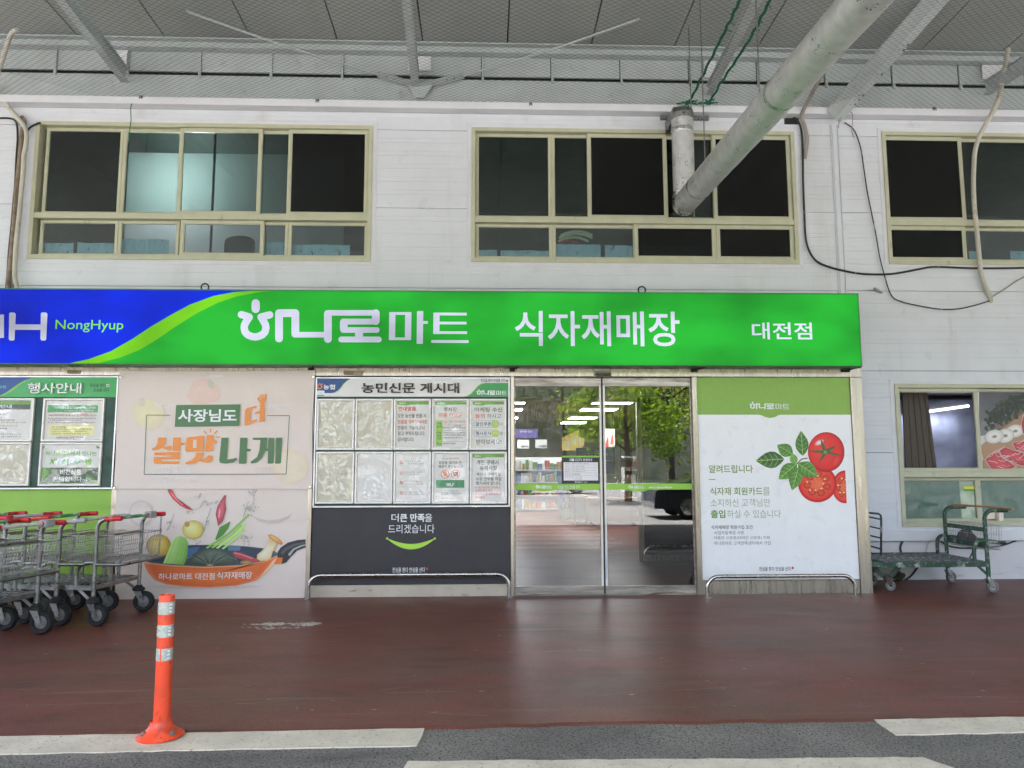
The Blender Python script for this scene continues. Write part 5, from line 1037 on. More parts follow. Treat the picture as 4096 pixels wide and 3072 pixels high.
# ================================================================== guard rails
def rail(t, ul, vl, ur, vr, vtop, label):
    a, b = Z(*t(ul, vl)), Z(*t(ur, vr)); y = (a.y+b.y)/2; zt_ = P(*t((ul+ur)/2, vtop), y).z; r = .021; R_ = .13
    o = thing('guard_rail', label, 'guard rail', ((a.x+b.x)/2, y, 0), 'bent steel guard rails along the shop front')
    pth = [(a.x, y, .008), (a.x, y, zt_-R_)]+[(a.x+R_*(1-math.cos(k*.2618)), y, zt_-R_+R_*math.sin(k*.2618)) for k in range(1, 7)]
    pth += [(b.x-R_*(1-math.cos(k*.2618)), y, zt_-R_+R_*math.sin(k*.2618)) for k in range(6, 0, -1)]+[(b.x, y, zt_-R_), (b.x, y, .008)]
    g = MB(); g.tube(pth, r, 14); g.build('rail_tube', SUSP, o, True)
    for q in (a, b): g = MB(); g.lathe([(.042, 0), (.042, .004), (.026, .012)], (q.x, y, .007), 16); g.build('foot_flange', SUSP, o, True)
rail(Z6, 52, 1583, 1322, 1573, 1420, 'bent steel guard rail in front of the charcoal panel')
rail(Z8, 207, 1575, 1140, 1566, 1428, 'bent steel guard rail in front of the tomato poster panel')

# ================================================================== delineator post
b0 = Z(*Z5(912, 1486)); b0.z = .004
bo = thing('delineator_post', 'orange flexible delineator post with three silver bands on the white line', 'bollard', b0)
def tp(dx, h): return (b0.x+dx, b0.y, b0.z+h)
g = MB(); zt_ = P(*Z5(940, 672), b0.y).z-b0.z; ln = P(*Z5(942, 690), b0.y).x-b0.x
ax = lambda h: (b0.x+ln*h/zt_*.5, b0.y)
prof = [(.0475, .07), (.0425, .1), (.0415, .35), (.0405, zt_-.02), (.038, zt_-.006), (.034, zt_-.004), (.033, zt_-.008), (.012, zt_-.008), (.010, zt_-.002), (.002, zt_-.002)]
n = 28; vs_ = []
for r, h in prof:
    cx, cy = ax(h); vs_ += [(cx+r*math.cos(6.2832*k/n), cy+r*math.sin(6.2832*k/n), b0.z+h) for k in range(n)]
g.add(vs_, [(i*n+k, i*n+(k+1) % n, (i+1)*n+(k+1) % n, (i+1)*n+k) for i in range(len(prof)-1) for k in range(n)]); g.build('post', ORANGE, bo, True)
zb_ = lambda v: P(*Z5(925, v), b0.y-.04).z-b0.z
for v0, v1 in ((722, 792), (852, 922), (985, 1055)):
    h1, h0 = zb_(v0), zb_(v1); c1, c0 = ax(h1), ax(h0); g = MB(); r = .0418; seg = []
    for (cx, cy), h in ((c0, h0), (c1, h1)): seg += [(cx+r*math.cos(6.2832*k/36), cy+r*math.sin(6.2832*k/36), b0.z+h) for k in range(36)]
    g.add(seg, [(k, (k+1) % 36, 36+(k+1) % 36, 36+k) for k in range(36) if not (v0 > 980 and k == 26)]); bnd = g.build('reflective_band', BAND, bo, True)
    for k0 in (20, 31, 9):
        for q in range(3):
            g = MB(); hh = h0+(h1-h0)*(.15+.28*q); h2 = hh+(h1-h0)*.15; rr = r+.0012
            pts = [(c0[0]+rr*math.cos(6.2832*(k0+m)/36), c0[1]+rr*math.sin(6.2832*(k0+m)/36), b0.z+h) for h in (hh, h2) for m in (0, 1, 2)]
            g.add(pts, [(0, 1, 4, 3), (1, 2, 5, 4)]); g.build('reflector_chip', BANDW, bnd)
g = MB(); tilt = math.radians(3.5); prof = [(.112, 0), (.114, .006), (.106, .014), (.085, .026), (.064, .045), (.053, .066), (.049, .085)]; vs_ = []
n = 36
for r, h in prof:
    for k in range(n):
        x, y = r*1.06*math.cos(6.2832*k/n), r*math.sin(6.2832*k/n); vs_.append((b0.x+x-.004, b0.y+y, b0.z+h+max(0, x)*tilt*.9))
g.add(vs_, [(i*n+k, i*n+(k+1) % n, (i+1)*n+(k+1) % n, (i+1)*n+k) for i in range(len(prof)-1) for k in range(n)]); g.build('base_flange', ORANGE, bo, True)
for an in (-.55, -2.55, 1.5):
    x, y = .088*math.cos(an), .084*math.sin(an); g = MB(); g.lathe([(.016, .0), (.016, .006), (.010, .008), (.010, .02), (.006, .023)], (b0.x+x, b0.y+y, b0.z+.02+max(0, x)*tilt), 10)
    g.build('anchor_bolt', STEEL, bo)

# ================================================================== carts
def caster(parent, x, y, R_, hstem, ang, m_tyre, collar, mfork=STEEL, hub=STEEL):
    c, s = math.cos(ang), math.sin(ang); f = lambda a, b, z: (x+a*c-b*s, y+a*s+b*c, z)
    tr = R_*.55; g = MB(); g.lathe([(.022, hstem+.02), (.026, hstem-.01), (.03, hstem-.02)], (x, y, 0), 10)
    if collar: g.mi = 1; g.lathe([(.028, hstem+.045), (.036, hstem+.03), (.058, hstem+.012), (.06, hstem-.004), (.045, hstem-.012)], (x, y, 0), 14); g.mi = 0
    zt2 = hstem-.012
    for sd_ in (-1, 1):
        w_ = R_*.32+.004
        q = [f(-.035, sd_*w_, zt2), f(.035, sd_*w_, zt2), f(tr+.018, sd_*w_, R_-.012), f(tr-.018, sd_*w_, R_-.016)]; q2 = [f(-.035, sd_*(w_+.004), zt2), f(.035, sd_*(w_+.004), zt2), f(tr+.018, sd_*(w_+.004), R_-.012), f(tr-.018, sd_*(w_+.004), R_-.016)]
        g.add(q+q2, [(0, 1, 2, 3), (7, 6, 5, 4), (0, 4, 5, 1), (1, 5, 6, 2), (2, 6, 7, 3), (3, 7, 4, 0)])
    ax_ = Vector(f(tr, 0, R_)); dv = Vector((-s, c, 0)); g.tube([ax_-dv*(R_*.32+.014), ax_+dv*(R_*.32+.014)], .009, 8)
    g.add([f(-.036, -R_*.34, zt2+.004), f(.036, -R_*.34, zt2+.004), f(.036, R_*.34, zt2+.004), f(-.036, R_*.34, zt2+.004)], [(0, 1, 2, 3)])
    cs = g.build('caster', [mfork, RUBBER] if collar else mfork, parent)
    n = 26; hw = R_*.3; vs_ = []; prof = [(R_*.55, -hw*.6), (R_*.62, -hw), (R_*.9, -hw), (R_, -hw*.45), (R_, hw*.45), (R_*.9, hw), (R_*.62, hw), (R_*.55, hw*.6)]
    for r, h in prof:
        for k in range(n):
            t = 6.2832*k/n; vs_.append(ax_+Vector((c, s, 0))*(r*math.cos(t))+Vector((0, 0, r*math.sin(t)))+dv*h)
    g = MB(); g.add(vs_, [(i*n+k, i*n+(k+1) % n, (i+1)*n+(k+1) % n, (i+1)*n+k) for i in range(len(prof)-1) for k in range(n)]); g.build('tyre', m_tyre, cs, True)
    vs_ = []; prof = [(R_*.12, -hw*.75), (R_*.3, -hw*.55), (R_*.56, -hw*.45), (R_*.56, hw*.45), (R_*.3, hw*.55), (R_*.12, hw*.75)]
    for r, h in prof:
        for k in range(n): t = 6.2832*k/n; vs_.append(ax_+Vector((c, s, 0))*(r*math.cos(t))+Vector((0, 0, r*math.sin(t)))+dv*h)
    g = MB(); g.add(vs_, [(i*n+k, i*n+(k+1) % n, (i+1)*n+(k+1) % n, (i+1)*n+k) for i in range(len(prof)-1) for k in range(n)]+[tuple(range(n-1, -1, -1)), tuple(5*n+k for k in range(n))]); g.build('hub', hub, cs, True)
def wires_basket(parent, x0, x1, y0, y1, z0, z1, m, taper=.03, step=.034, r=.0024, mesh_r=None):
    g = MB(); loop = lambda z, e: [(x0+e*.3, y0+e, z), (x1-e, y0+e, z), (x1-e, y1-e, z), (x0+e*.3, y1-e, z)]
    for z, rr in ((z1, r*1.7), ((z0+z1)/2+.03, r), ((z0+z1)/2-.06, r), (z0, r*1.5)): g.tube(loop(z, taper*(z1-z)/(z1-z0)), rr, 5, closed=True)
    top, bot = loop(z1, 0), loop(z0, taper)
    for k in range(4):
        a, b, c, d = Vector(top[k]), Vector(top[(k+1) % 4]), Vector(bot[k]), Vector(bot[(k+1) % 4]); n = max(2, int((b-a).length/step))
        for i in range(n+1): t = i/n; g.tube([a+(b-a)*t, c+(d-c)*t], r*.8, 4, cap=False)
    a, b, c, d = [Vector(v) for v in bot]; n = int((y1-y0)/step)
    for i in range(n+1): t = i/n; g.tube([a+(d-a)*t, b+(c-b)*t], r*.8, 4, cap=False)
    n = int((x1-x0)/.05)
    for i in range(n+1): t = i/n; g.tube([a+(b-a)*t, d+(c-d)*t], r*.8, 4, cap=False)
    return g.build('wire_basket', m, parent)
HW = .345
def cart(label, loc, rot, bar_m, grip_m, coin=False, chain=False, hh=.955, group='flat trolleys nested at the left of the shop front'):
    o = thing('flat_trolley', label, 'trolley', (0, 0, 0), group)
    g = MB(); rt = .0185
    for s_ in (-1, 1):
        y = s_*HW; g.tube([(0, y, .2), (0, y, hh-.1)]+[(.1*(1-math.cos(k*.2618)), y, hh-.1+.1*math.sin(k*.2618)) for k in range(1, 7)]+[(.2, y, hh+.004)], rt, 10)
        g.tube(smooth_path([(-.2, s_*.31, .35), (-.2, s_*.31, .46), (-.16, s_*.315, .53), (-.08, s_*.33, .56), (0, y, .56)], 3), .0165, 8)
        g.bar((0, y, .335), (-1.0, s_*.25, .345), .03, .04); g.bar((-.005, y-s_*.0, .205), (-.17, s_*.32, .325), .026, .006, (0, 1, 0))
        g.bar((-.26, s_*.30, .335), (-.33, s_*.29, .335), .036, .046)
    g.bar((-1.0, -.27, .345), (-1.0, .27, .345), .03, .04); g.bar((-.012, -HW, .335), (-.012, HW, .335), .03, .036)
    tr_ = [(0, -HW, .545), (.17, -HW+.005, .545), (.225, -HW+.03, .545), (.245, -HW+.09, .545), (.25, 0, .545), (.245, HW-.09, .545), (.225, HW-.03, .545), (.17, HW-.005, .545), (0, HW, .545)]
    g.tube(smooth_path(tr_, 3), .017, 10); g.tube([(.0, -HW, .79), (.0, HW, .79)], .012, 8)
    g.build('frame', STEEL, o, True)
    g = MB()
    for i in range(15): x = -.06-.062*i; yy = HW-.03-.09*(-x); g.bar((x, -yy, .362), (x, yy, .362), .014, .006)
    for y in (-.2, -.1, 0, .1, .2): g.bar((-.04, y, .368), (-.98, y*.9, .368), .008, .006)
    g.tube([(-.98, -.24, .37), (-.98, -.24, .72), (-.98, .24, .72), (-.98, .24, .37)], .012, 8); g.tube([(-.98, -.24, .55), (-.98, .24, .55)], .009, 8)
    g.build('deck', STEEL, o)
    wires_basket(o, -.015, .23, -HW+.03, HW-.03, .565, .80, WIRE)
    g = MB(); g.tube([(.14, -HW-.02, hh+.003), (.14, HW+.06, hh+.003)], .0165, 10); hb = g.build('handle_bar', bar_m, o, True)
    for s_ in (-1, 1):
        g = MB(); y = s_*HW; g.tube([(.075, y, hh-.008), (.09, y, hh-.002), (.2, y, hh+.004), (.235, y, hh+.004), (.24, y, hh+.004)], [.021, .0225, .0225, .0225, .016], 12); g.build('grip', grip_m, o, True)
        g = MB(); ya, yb2 = s_*(HW-.02), s_*(HW-.15); g.tube([(.14, ya+(yb2-ya)*k/12, hh+.003) for k in range(13)], [.0205 if k % 2 else .0188 for k in range(13)], 12); g.build('ridged_grip', grip_m, hb, True)
    g = MB(); g.tube([(.14, HW+.02, hh+.003), (.14, HW+.07, hh+.003)], .021, 12); g.build('ridged_grip', grip_m, hb, True)
    if coin:
        g = MB(); g.bbox(.10, .18, HW-.14, HW-.045, hh-.03, hh+.035, .01); g.box(.115, .165, HW-.045, HW-.02, hh-.018, hh+.02); g.build('coin_lock', GREYP, o, bevel=.006)
    if chain:
        g = MB(); cx, cy = .2, HW-.0
        for k in range(5): g.tube([(cx+.008*math.cos(t*.785)*(k % 2), cy+.008*math.cos(t*.785)*((k+1) % 2), hh-.02-.025*k+.016*math.sin(t*.785)) for t in range(8)], .0028, 5, closed=True)
        g.tube([(cx, cy, hh-.13), (cx-.005, cy, hh-.42)], .008, 8); g.build('chain', STEEL, o)
    for s_ in (-1, 1): caster(o, 0, s_*HW, .1, .215, .12*s_+.1, RUBBER, True, STEEL, GREYRUB)
    for s_ in (-1, 1): caster(o, -.98, s_*.2, .075, .2, .3*s_, GREYRUB, False)
    o.location = loc; o.rotation_euler = (0, 0, rot); return o
An, Af = Vector((-3.55, -1.43, 0)), Vector((-3.45, -.745, 0))
rA_ = math.atan2((Af-An).y, (Af-An).x)-math.pi/2
mid = (An+Af)/2; back = Vector((-math.cos(rA_), -math.sin(rA_), 0))
flr = Vector((0, 0, .006))
cart('front flat trolley with red grips, green bar, coin lock and hanging chain', mid+flr, rA_, GRNP, RED, True, True)
cart('trolley with white bar and grey plugs right behind the front trolley', mid+back*.36+flr+Vector((0, -.02, 0)), rA_+.03, WHTP, GREYP, hh=.935)
cart('third trolley from the banner with a printed green bar and red ends', mid+back*.74+flr+Vector((0, .03, 0)), rA_+.02, GRNP, RED)
cart('fourth trolley from the banner with a worn white bar', mid+back*1.12+flr+Vector((0, .0, 0)), rA_, WHTP, RED)
cart('trolley with green bar at the far left back, cut by the picture edge', mid+back*1.5+flr, rA_+.03, GRNP, RED)
Bf = Vector((-3.87, -1.74, 0)); rB_ = rA_-.12
mB = Bf+Vector((math.sin(rB_), -math.cos(rB_), 0))*HW
cart('nearest trolley with white bar, red grips and grey coin lock', mB+flr, rB_, WHTP, RED, True, hh=.945)
cart('trolley with green bar nested behind the nearest trolley', mB+Vector((-math.cos(rB_), -math.sin(rB_), 0))*.4+flr+Vector((0, .06, 0)), rB_+.08, GRNP, RED)

# green platform trolley on the right
gt = thing('platform_trolley', 'old green platform trolley with peeling paint and a wire basket by the white wall', 'trolley', (0, 0, 0))
g = MB(); W2 = .375; rt = .023
for s_ in (-1, 1):
    y = s_*W2; hh = .915; g.tube([(0, y, .17), (0, y, hh-.1)]+[(.09*(1-math.cos(k*.2618)), y, hh-.1+.1*math.sin(k*.2618)) for k in range(1, 7)]+[(.27, y, hh+.002)], rt, 12)
    g.tube(smooth_path([(-.13, s_*.35, .31), (-.13, s_*.35, .48), (-.10, s_*.355, .55), (-.04, s_*.365, .575), (0, y, .58)], 4), .021, 10)
    g.bar((0, y, .315), (-1.2, s_*W2, .315), .035, .055); g.bar((-1.2, s_*W2, .315), (-1.5, s_*.2, .315), .035, .055); g.bar((-.012, y, .2), (-.12, y, .3), .03, .006, (0, 1, 0))
    g.tube([(0, y, .56), (.24, s_*(W2-.03), .55)], .02, 8)
g.bar((-1.5, -.2, .315), (-1.5, .2, .315), .035, .055); g.bar((-.03, -W2, .315), (-.03, W2, .315), .035, .05)
g.bar((.0, -W2, .70), (.0, W2, .70), .012, .05, (0, 0, 1)); g.bar((.0, -W2, .52), (.0, W2, .52), .014, .055); g.tube([(.22, -W2+.02, .55), (.22, W2-.02, .55)], .018, 8)
g.build('frame', GREENP, gt, True)
DECKM = M("grimy_mesh_deck", (.10, .105, .10), .5, .3, var=.4, vs=14, layers=(((.38, .38, .37), 20, (1, 1, 1), .56, .64),))
g = MB(); g.add([(-.02, -W2, .338), (-1.2, -W2, .338), (-1.49, -.2, .338), (-1.49, .2, .338), (-1.2, W2, .338), (-.02, W2, .338)], [(5, 4, 3, 2, 1, 0)])
for i in range(30): x = -.05-.048*i; yy = W2-.01 if x > -1.2 else W2-.01-(-1.2-x)*.58; g.bar((x, -yy, .346), (x+.02, yy, .346), .012, .008)
for k in range(14): y = -W2+.03+.053*k; g.bar((-.03, y, .352), (-1.2, y, .352), .006, .006)
g.tube([(-.02, W2, .36), (-1.2, W2, .36)], .008, 6); g.tube([(-.02, -W2, .345), (-1.2, -W2, .345)], .006, 6)
g.build('deck', DECKM, gt)
O_ = Vector((5.692, .315, .006)); yr, yl = .60, .74
pr_ = [P(*ZGC(*q), yr)-O_ for q in ((396, 872), (396, 400), (388, 352), (366, 334))]; ple = P(*ZGC(60, 304), yl)-O_
g = MB(); g.tube(pr_+[ple, ple+Vector((-.25, .03, .005))], .0135, 8)
for a_, b_ in ((405, 362), (526, 476), (642, 590), (780, 716), (864, 806)):
    p0, p1 = P(*ZGC(388, a_), yr)-O_, P(*ZGC(70, b_), yl)-O_; g.tube([p0, (p0+p1)/2+Vector((0, 0, .012)), p1, p1+(p1-p0)*.4], .0095, 8)
g.build('end_rail', RAILBLK, gt, True)
wires_basket(gt, .02, .20, -W2+.01, W2-.02, .47, .745, WIRE, .015, .026, .0022)
g = MB(); vs_ = []; nx, nz = 10, 8
for j in range(nz+1):
    for i in range(nx*2):
        t = 6.2832*i/(nx*2); v = j/nz; r = .9+.35*noise.noise((math.cos(t)*1.5, math.sin(t)*1.5, v*3)); k_ = math.sin(math.pi*min(.93, .2+v*.75))
        vs_.append((.11+.06*math.cos(t)*r*k_, .14+.17*math.sin(t)*r*k_, .485+.2*v))
g.add(vs_, [(j*nx*2+i, j*nx*2+(i+1) % (nx*2), (j+1)*nx*2+(i+1) % (nx*2), (j+1)*nx*2+i) for j in range(nz) for i in range(nx*2)]+[tuple(nz*nx*2+i for i in range(nx*2))])
bag = tag(g.build('black_bag', M("black_bin_bag", (.006, .006, .006), .75, var=.3, bmp=.4, bscale=22), None, True, Vector((.11, .14, .485))), 'crumpled black bag lying in the basket of the green trolley', 'bag')
for s_ in (-1, 1): caster(gt, 0, s_*W2, .066, .165, .05+.1*s_, GREYRUB, False, STEEL, M("pale_hub_%d" % s_, (.42, .42, .4), .5))
for s_ in (-1, 1):
    y = s_*.2; g = MB()
    for dx_ in (-1, 1): g.bar((-1.08+dx_*.17, y, .29), (-1.08+dx_*.045, y, .165), .055, .006, (0, 1, 0))
    g.box(-1.08-.05, -1.08+.05, y-.03, y+.03, .158, .166); g.build('caster_bracket', M("bracket_green_%d" % s_, (.05, .065, .055), .5, .3, var=.3, vs=12), gt)
    caster(gt, -1.08, y, .062, .165, .04, GREYRUB, False, M("rusty_fork_%d" % s_, (.07, .045, .035), .7, .3, var=.4), M("pale_hub_b%d" % s_, (.42, .42, .4), .5))
gt.location = (5.692, .315, .006); bag.location += Vector((5.692, .315, .006))
st0, st1 = Vector((5.83, .70, .947)), Vector((5.83, -.30, .945))
g = MB(); g.tube([(5.84, .74, .948), (5.90, .1, .95), (5.93, -.20, .947)], .013, 8); tag(g.build('wooden_stick', M("bamboo_stick", C(160, 116, 84), .6, var=.2, vs=20), None, True, Vector((5.9, .2, .947))), 'brown wooden stick lying across the green trolley handles', 'stick')

# ================================================================== foil duct
yd_, zd_ = .45, 4.70; xd_ = P(2738, 815, yd_).x; rd_ = .145
e_ = P(3455, 0, -4.0); dv = Vector((e_.x-xd_, -4.0-yd_, e_.z-zd_)); dv = dv/abs(dv.y)
du = thing('foil_duct', 'silver foil wrapped ventilation duct dropping from the wall and running out overhead', 'duct', (xd_, yd_, zd_))
def ribbed(path0, d, L, r, n=26, pit=.026, amp=.0028):
    g = MB(); d = Vector(d).normalized(); a = d.orthogonal().normalized(); b = d.cross(a); N = int(L/pit)*2; vs_ = []
    for i in range(N+1):
        q = Vector(path0)+d*(L*i/N); rr = r+(amp if i % 2 else 0)+.004*noise.noise((i*.05, 0, 1))
        for k in range(n): t = 6.2832*k/n; vs_.append(q+(a*math.cos(t)+b*math.sin(t))*rr*(1+.012*noise.noise((i*.04, math.cos(t), math.sin(t)))))
    g.add(vs_, [(i*n+k, i*n+(k+1) % n, (i+1)*n+(k+1) % n, (i+1)*n+k) for i in range(N) for k in range(n)]); return g
A0 = Vector((xd_, yd_, zd_)); top_ = P(2735, 470, yd_)
g = ribbed((xd_, yd_, zd_+.10), (0, 0, 1), top_.z-zd_-.10, rd_*.93); g.build('riser', FOIL, du, True)
g = ribbed(A0+dv*.08, dv, 9.2, rd_, pit=.03); g.build('main_run', FOIL, du, True)
g = MB(); el = smooth_path([A0+Vector((0, 0, .14)), A0+Vector((0, .0, .04)), A0+Vector((0, -.03, -.02)), A0+dv*.09, A0+dv*.16], 3); g.tube(el, [rd_*1.0]*len(el), 26)
vs2 = []; g.lathe([(.02, -.13), (.10, -.115), (.145, -.05), (.148, .02), (.145, .08)], A0+Vector((0, .0, 0)), 26); g.build('elbow', FOILS, du, True)
for t in (.62, 3.05, 5.2):
    g = MB(); q = A0+dv*t; g.tube([q, q+dv*.015, q+dv*.035, q+dv*.05], [rd_+.003, rd_+.007, rd_+.007, rd_+.003], 26, cap=False); g.build('tape_ring', FOILS, du, True)
g = MB(); q = Vector((xd_, yd_, top_.z-.22)); g.tube([q, q+Vector((0, 0, .03)), q+Vector((0, 0, .06))], [rd_*.94+.003, rd_*.94+.008, rd_*.94+.004], 26, cap=False); g.build('tape_ring', FOILS, du, True)
f0, f1 = P(*Z3(62, 660), YW-.06), P(*Z3(352, 706), YW-.06)
g = MB(); g.bbox(f0.x, f1.x, YW-.05, YW-.012, f1.z, f0.z, .004); g.lathe([(rd_*.95, -.02), (rd_, .05), (rd_*.9, .11)], (xd_, yd_, top_.z-.02), 24); g.bar((xd_, yd_, top_.z+.06), (xd_, YW-.02, top_.z+.06), .22, .16); g.build('wall_spigot', STEEL, du)
# printed marks around the duct, in bands
g = MB(); rm = random.Random(4); d = dv.normalized(); a_ = d.cross(Vector((0, 0, 1))).normalized(); b_2 = a_.cross(d)
def on(t, an, ds, da, r): q = A0+d*(t+ds); w_ = an+da; return q+(a_*math.cos(w_)+b_2*math.sin(w_))*r
for bnd in range(12):
    t = .28+.62*bnd
    for k in range(7):
        an = -3.3+k*.62+.1*bnd
        for m in range(9):
            ds, da = rm.uniform(-.055, .055), rm.uniform(-.16, .16); l1_, l2_ = rm.uniform(.006, .02), rm.uniform(.02, .10)
            rr = rd_+.0052
            g.face([on(t, an, ds, da, rr), on(t, an, ds+l1_*.5, da, rr), on(t, an, ds+l1_*.5, da+l2_, rr), on(t, an, ds, da+l2_, rr)])
for (z_, ph) in ((zd_+.45, 0), (zd_+.98, .5), (zd_+.2, .9)):
    for k in range(6):
        an = -3.4+k*.6+ph
        for m in range(9):
            ds, da = rm.uniform(-.05, .05)+.05*(k % 3), rm.uniform(-.16, .16); h_ = rm.uniform(.006, .016); rr = rd_*.93+.005; f = lambda w_, z2: (xd_+rr*math.cos(w_), yd_+rr*math.sin(w_), z2); l2_ = rm.uniform(.03, .1)
            g.face([f(an+da, z_+ds), f(an+da+l2_, z_+ds), f(an+da+l2_, z_+ds+h_*.6), f(an+da, z_+ds+h_*.6)])
so_ = g.build('stamp_marks', INKB, du); so_['kind'] = 'stuff'
for t in (.06, .9, 2.6):
    q = A0+d*t+b_2*(rd_*.6)+a_*(.0)
    g = MB(); off = .10 if t < .1 else 0
    g.tube([q+Vector((off, 0, -.3 if t < .1 else 0)), (q.x+off, q.y, CZ(q.y))], .007, 6)
    g.lathe([(.02, 0), (.02, .03), (.01, .04)], q+Vector((off, 0, .04)), 8)
    tag(g.build('hanger_rod', STEEL, org=Vector((q.x+off, q.y, q.z))), ('thin hanger rod beside the elbow of the foil duct', 'thin hanger rod carrying the foil duct over the window', 'thin hanger rod carrying the foil duct nearest the viewer')[(.06, .9, 2.6).index(t)], 'rod', 'hanger rods of the duct')

# ================================================================== cables, hoses, ropes
def wall_line(t, pts, y, r, m, name, label, cat, n=7, sub=4, ys=None):
    q = [P(*t(a, b), y if ys is None else ys[i]) for i, (a, b) in enumerate(pts)]; g = MB(); g.tube(smooth_path(q, sub), r, n)
    return tag(g.build(name, m, None, True, sum(q, Vector())/len(q)), label, cat)
wall_line(ZH, [(160, 215), (178, 250), (172, 300), (158, 370), (150, 480), (135, 640), (118, 800), (108, 960), (92, 1130), (78, 1280), (65, 1400), (62, 1530)], YW-.05, .028, HOSEB, 'brown_pipe', 'stained brown pipe running down the wall left of the first window', 'pipe', 10)
wall_line(ZH, [(-60, -40), (0, 60), (60, 140), (125, 215), (180, 290), (196, 350), (190, 430), (176, 500), (172, 600), (158, 760), (143, 930), (124, 1100), (112, 1250), (108, 1380), (118, 1440), (140, 1540)], YW-.12, .027, HOSEW, 'wrapped_hose', 'white wrapped hose strapped to the brown pipe left of the first window', 'hose', 10)
wall_line(ZH, [(-20, 226), (60, 226), (105, 240), (125, 280), (130, 380), (120, 520), (112, 700), (98, 850), (85, 1010), (66, 1200), (52, 1400), (40, 1520)], YW-.03, .012, BLACK, 'black_cable', 'black cable beside the brown pipe at the far left', 'cable')
wall_line(ZH, [(205, 320), (215, 300), (235, 285), (270, 268), (298, 260)], YW-.05, .012, BLACK, 'black_cable', 'short black cable entering the corner of the left upper window', 'cable')
wall_line(Z1, [(110, 190), (70, 215), (30, 330), (0, 420), (-40, 520)], YW-.3, .028, HOSEW, 'wrapped_hose', 'white wrapped hose coming through the net at the far left', 'hose', 10, ys=[.2, .3, .45, .55, .65])
wall_line(Z3, [(1015, 440), (985, 500), (950, 570), (912, 640), (898, 690), (915, 750), (928, 820), (922, 890), (914, 940)], 0, .026, HOSEG, 'taped_hose', 'grey taped hose hanging from the canopy right of the duct', 'hose', 9, ys=[.3, .4, .55, .7, .78, .82, .84, .86, .9])
wall_line(Z3, [(845, 690), (870, 708), (893, 760), (903, 880), (906, 1080), (913, 1260), (920, 1400), (940, 1480), (980, 1540), (1040, 1572), (1140, 1600), (1260, 1620), (1400, 1622), (1500, 1610), (1600, 1590), (1690, 1578), (1900, 1586), (2120, 1586), (2400, 1580)], YW-.035, .014, BLACK, 'black_cable', 'thick black and white cable sagging across the wall below the windows', 'cable', ys=None)
g = MB(); q = P(*Z3(840, 690), YW-.02); g.bbox(q.x-.10, q.x+.10, YW-.02, YW-.001, q.z-.10, q.z+.09, .02); tag(g.build('cable_hole', DARK, org=q), 'ragged dark cable hole in the wall under the canopy edge', 'hole')
wall_line(ZR, [(130, 315), (180, 350), (212, 405), (240, 500), (258, 620), (280, 770), (308, 910), (340, 1070), (362, 1200), (395, 1330), (440, 1462), (510, 1505), (640, 1535), (770, 1555), (890, 1552), (1000, 1528), (1090, 1500)], YW-.03, .008, BLACK, 'thin_cable', 'thin dark cable looping from the beam down the wall above the trolley', 'cable')
wall_line(ZR, [(1175, 60), (1150, 160), (1115, 240), (1065, 330), (1020, 420), (995, 510), (988, 600), (985, 720), (990, 850), (1002, 980), (1012, 1080), (1022, 1190), (1035, 1310), (1060, 1400), (1095, 1470), (1100, 1505)], 0, .029, HOSEW, 'wrapped_hose', 'thick white wrapped hose across the upper right window', 'hose', 10, ys=[.25, .45, .6, .7, .76]+[YW-.09]*7+[YW-.06, YW-.05, YW-.03, YW+.01])
wall_line(Z3, [(2118, 290), (2105, 360), (2095, 420)], 0, .03, HOSEW, 'wrapped_hose', 'short white hose stub above the net at the right', 'hose', 9, ys=[.55, .5, .4])
wall_line(ZR, [(1105, 1475), (1180, 1430), (1260, 1375), (1340, 1330)], YW-.02, .007, HOSEG, 'thin_cable', 'thin grey cable rising to the right edge from the hose end', 'cable')
wall_line(ZR, [(328, 1418), (350, 1430), (375, 1445)], 0, .018, HOSEG, 'pipe_stub', 'small pipe stub sticking out of the wall right of the sign', 'pipe', ys=[YW-.12, YW-.06, YW+.01])
wall_line(ZR, [(118, 215), (122, 260), (95, 300), (90, 350)], YW-.23, .006, HOSEG, 'knotted_cord', 'frayed knotted cord hanging on the bolted beam', 'cord')
wall_line(ZR, [(150, 240), (180, 255), (182, 330), (178, 370), (192, 415)], YW-.23, .006, HOSEG, 'knotted_cord', 'thin frayed cord hanging right of the bolted beam', 'cord')
wall_line(Z1, [(832, 655), (826, 690), (828, 760), (820, 820), (815, 885)], YW-.17, .006, ROPE, 'cord', 'short green cord dangling from the canopy edge over the left window', 'cord')
for pts, lb_ in (([(540, -15), (500, 70), (440, 190), (380, 310), (300, 470), (245, 580), (218, 608)], 'green rope tied up along the net, left of the pair'), ([(715, -10), (660, 100), (590, 230), (500, 370), (420, 490), (360, 590), (338, 606)], 'green rope tied up along the net, nearer the duct')):
    q = [Z(*Z3(a, b), 6.13) for a, b in pts]; q[-1].y = min(q[-1].y, YW-.16); g = MB(); sp = smooth_path(q, 8); g.tube([v+Vector((.006*math.sin(i*1.3), .006*math.cos(i*1.1), .006*math.sin(i))) for i, v in enumerate(sp)], .016, 6)
    rr_ = random.Random(len(lb_))
    for v in sp[::3]: g.tube([v, v+Vector((rr_.uniform(-.06, .06), rr_.uniform(-.03, .03), -.03+rr_.uniform(-.03, .02)))], .004, 4)
    e = q[-1]
    for k in range(9): g.tube([e, e+Vector((rr_.uniform(-.14, .14), rr_.uniform(-.04, .0), rr_.uniform(-.07, .05)))], .009, 5)
    g.lathe([(.01, -.03), (.035, 0), (.01, .03)], e, 8); tag(g.build('green_rope', ROPE, None, False, e), lb_, 'rope', 'green ropes on the net')
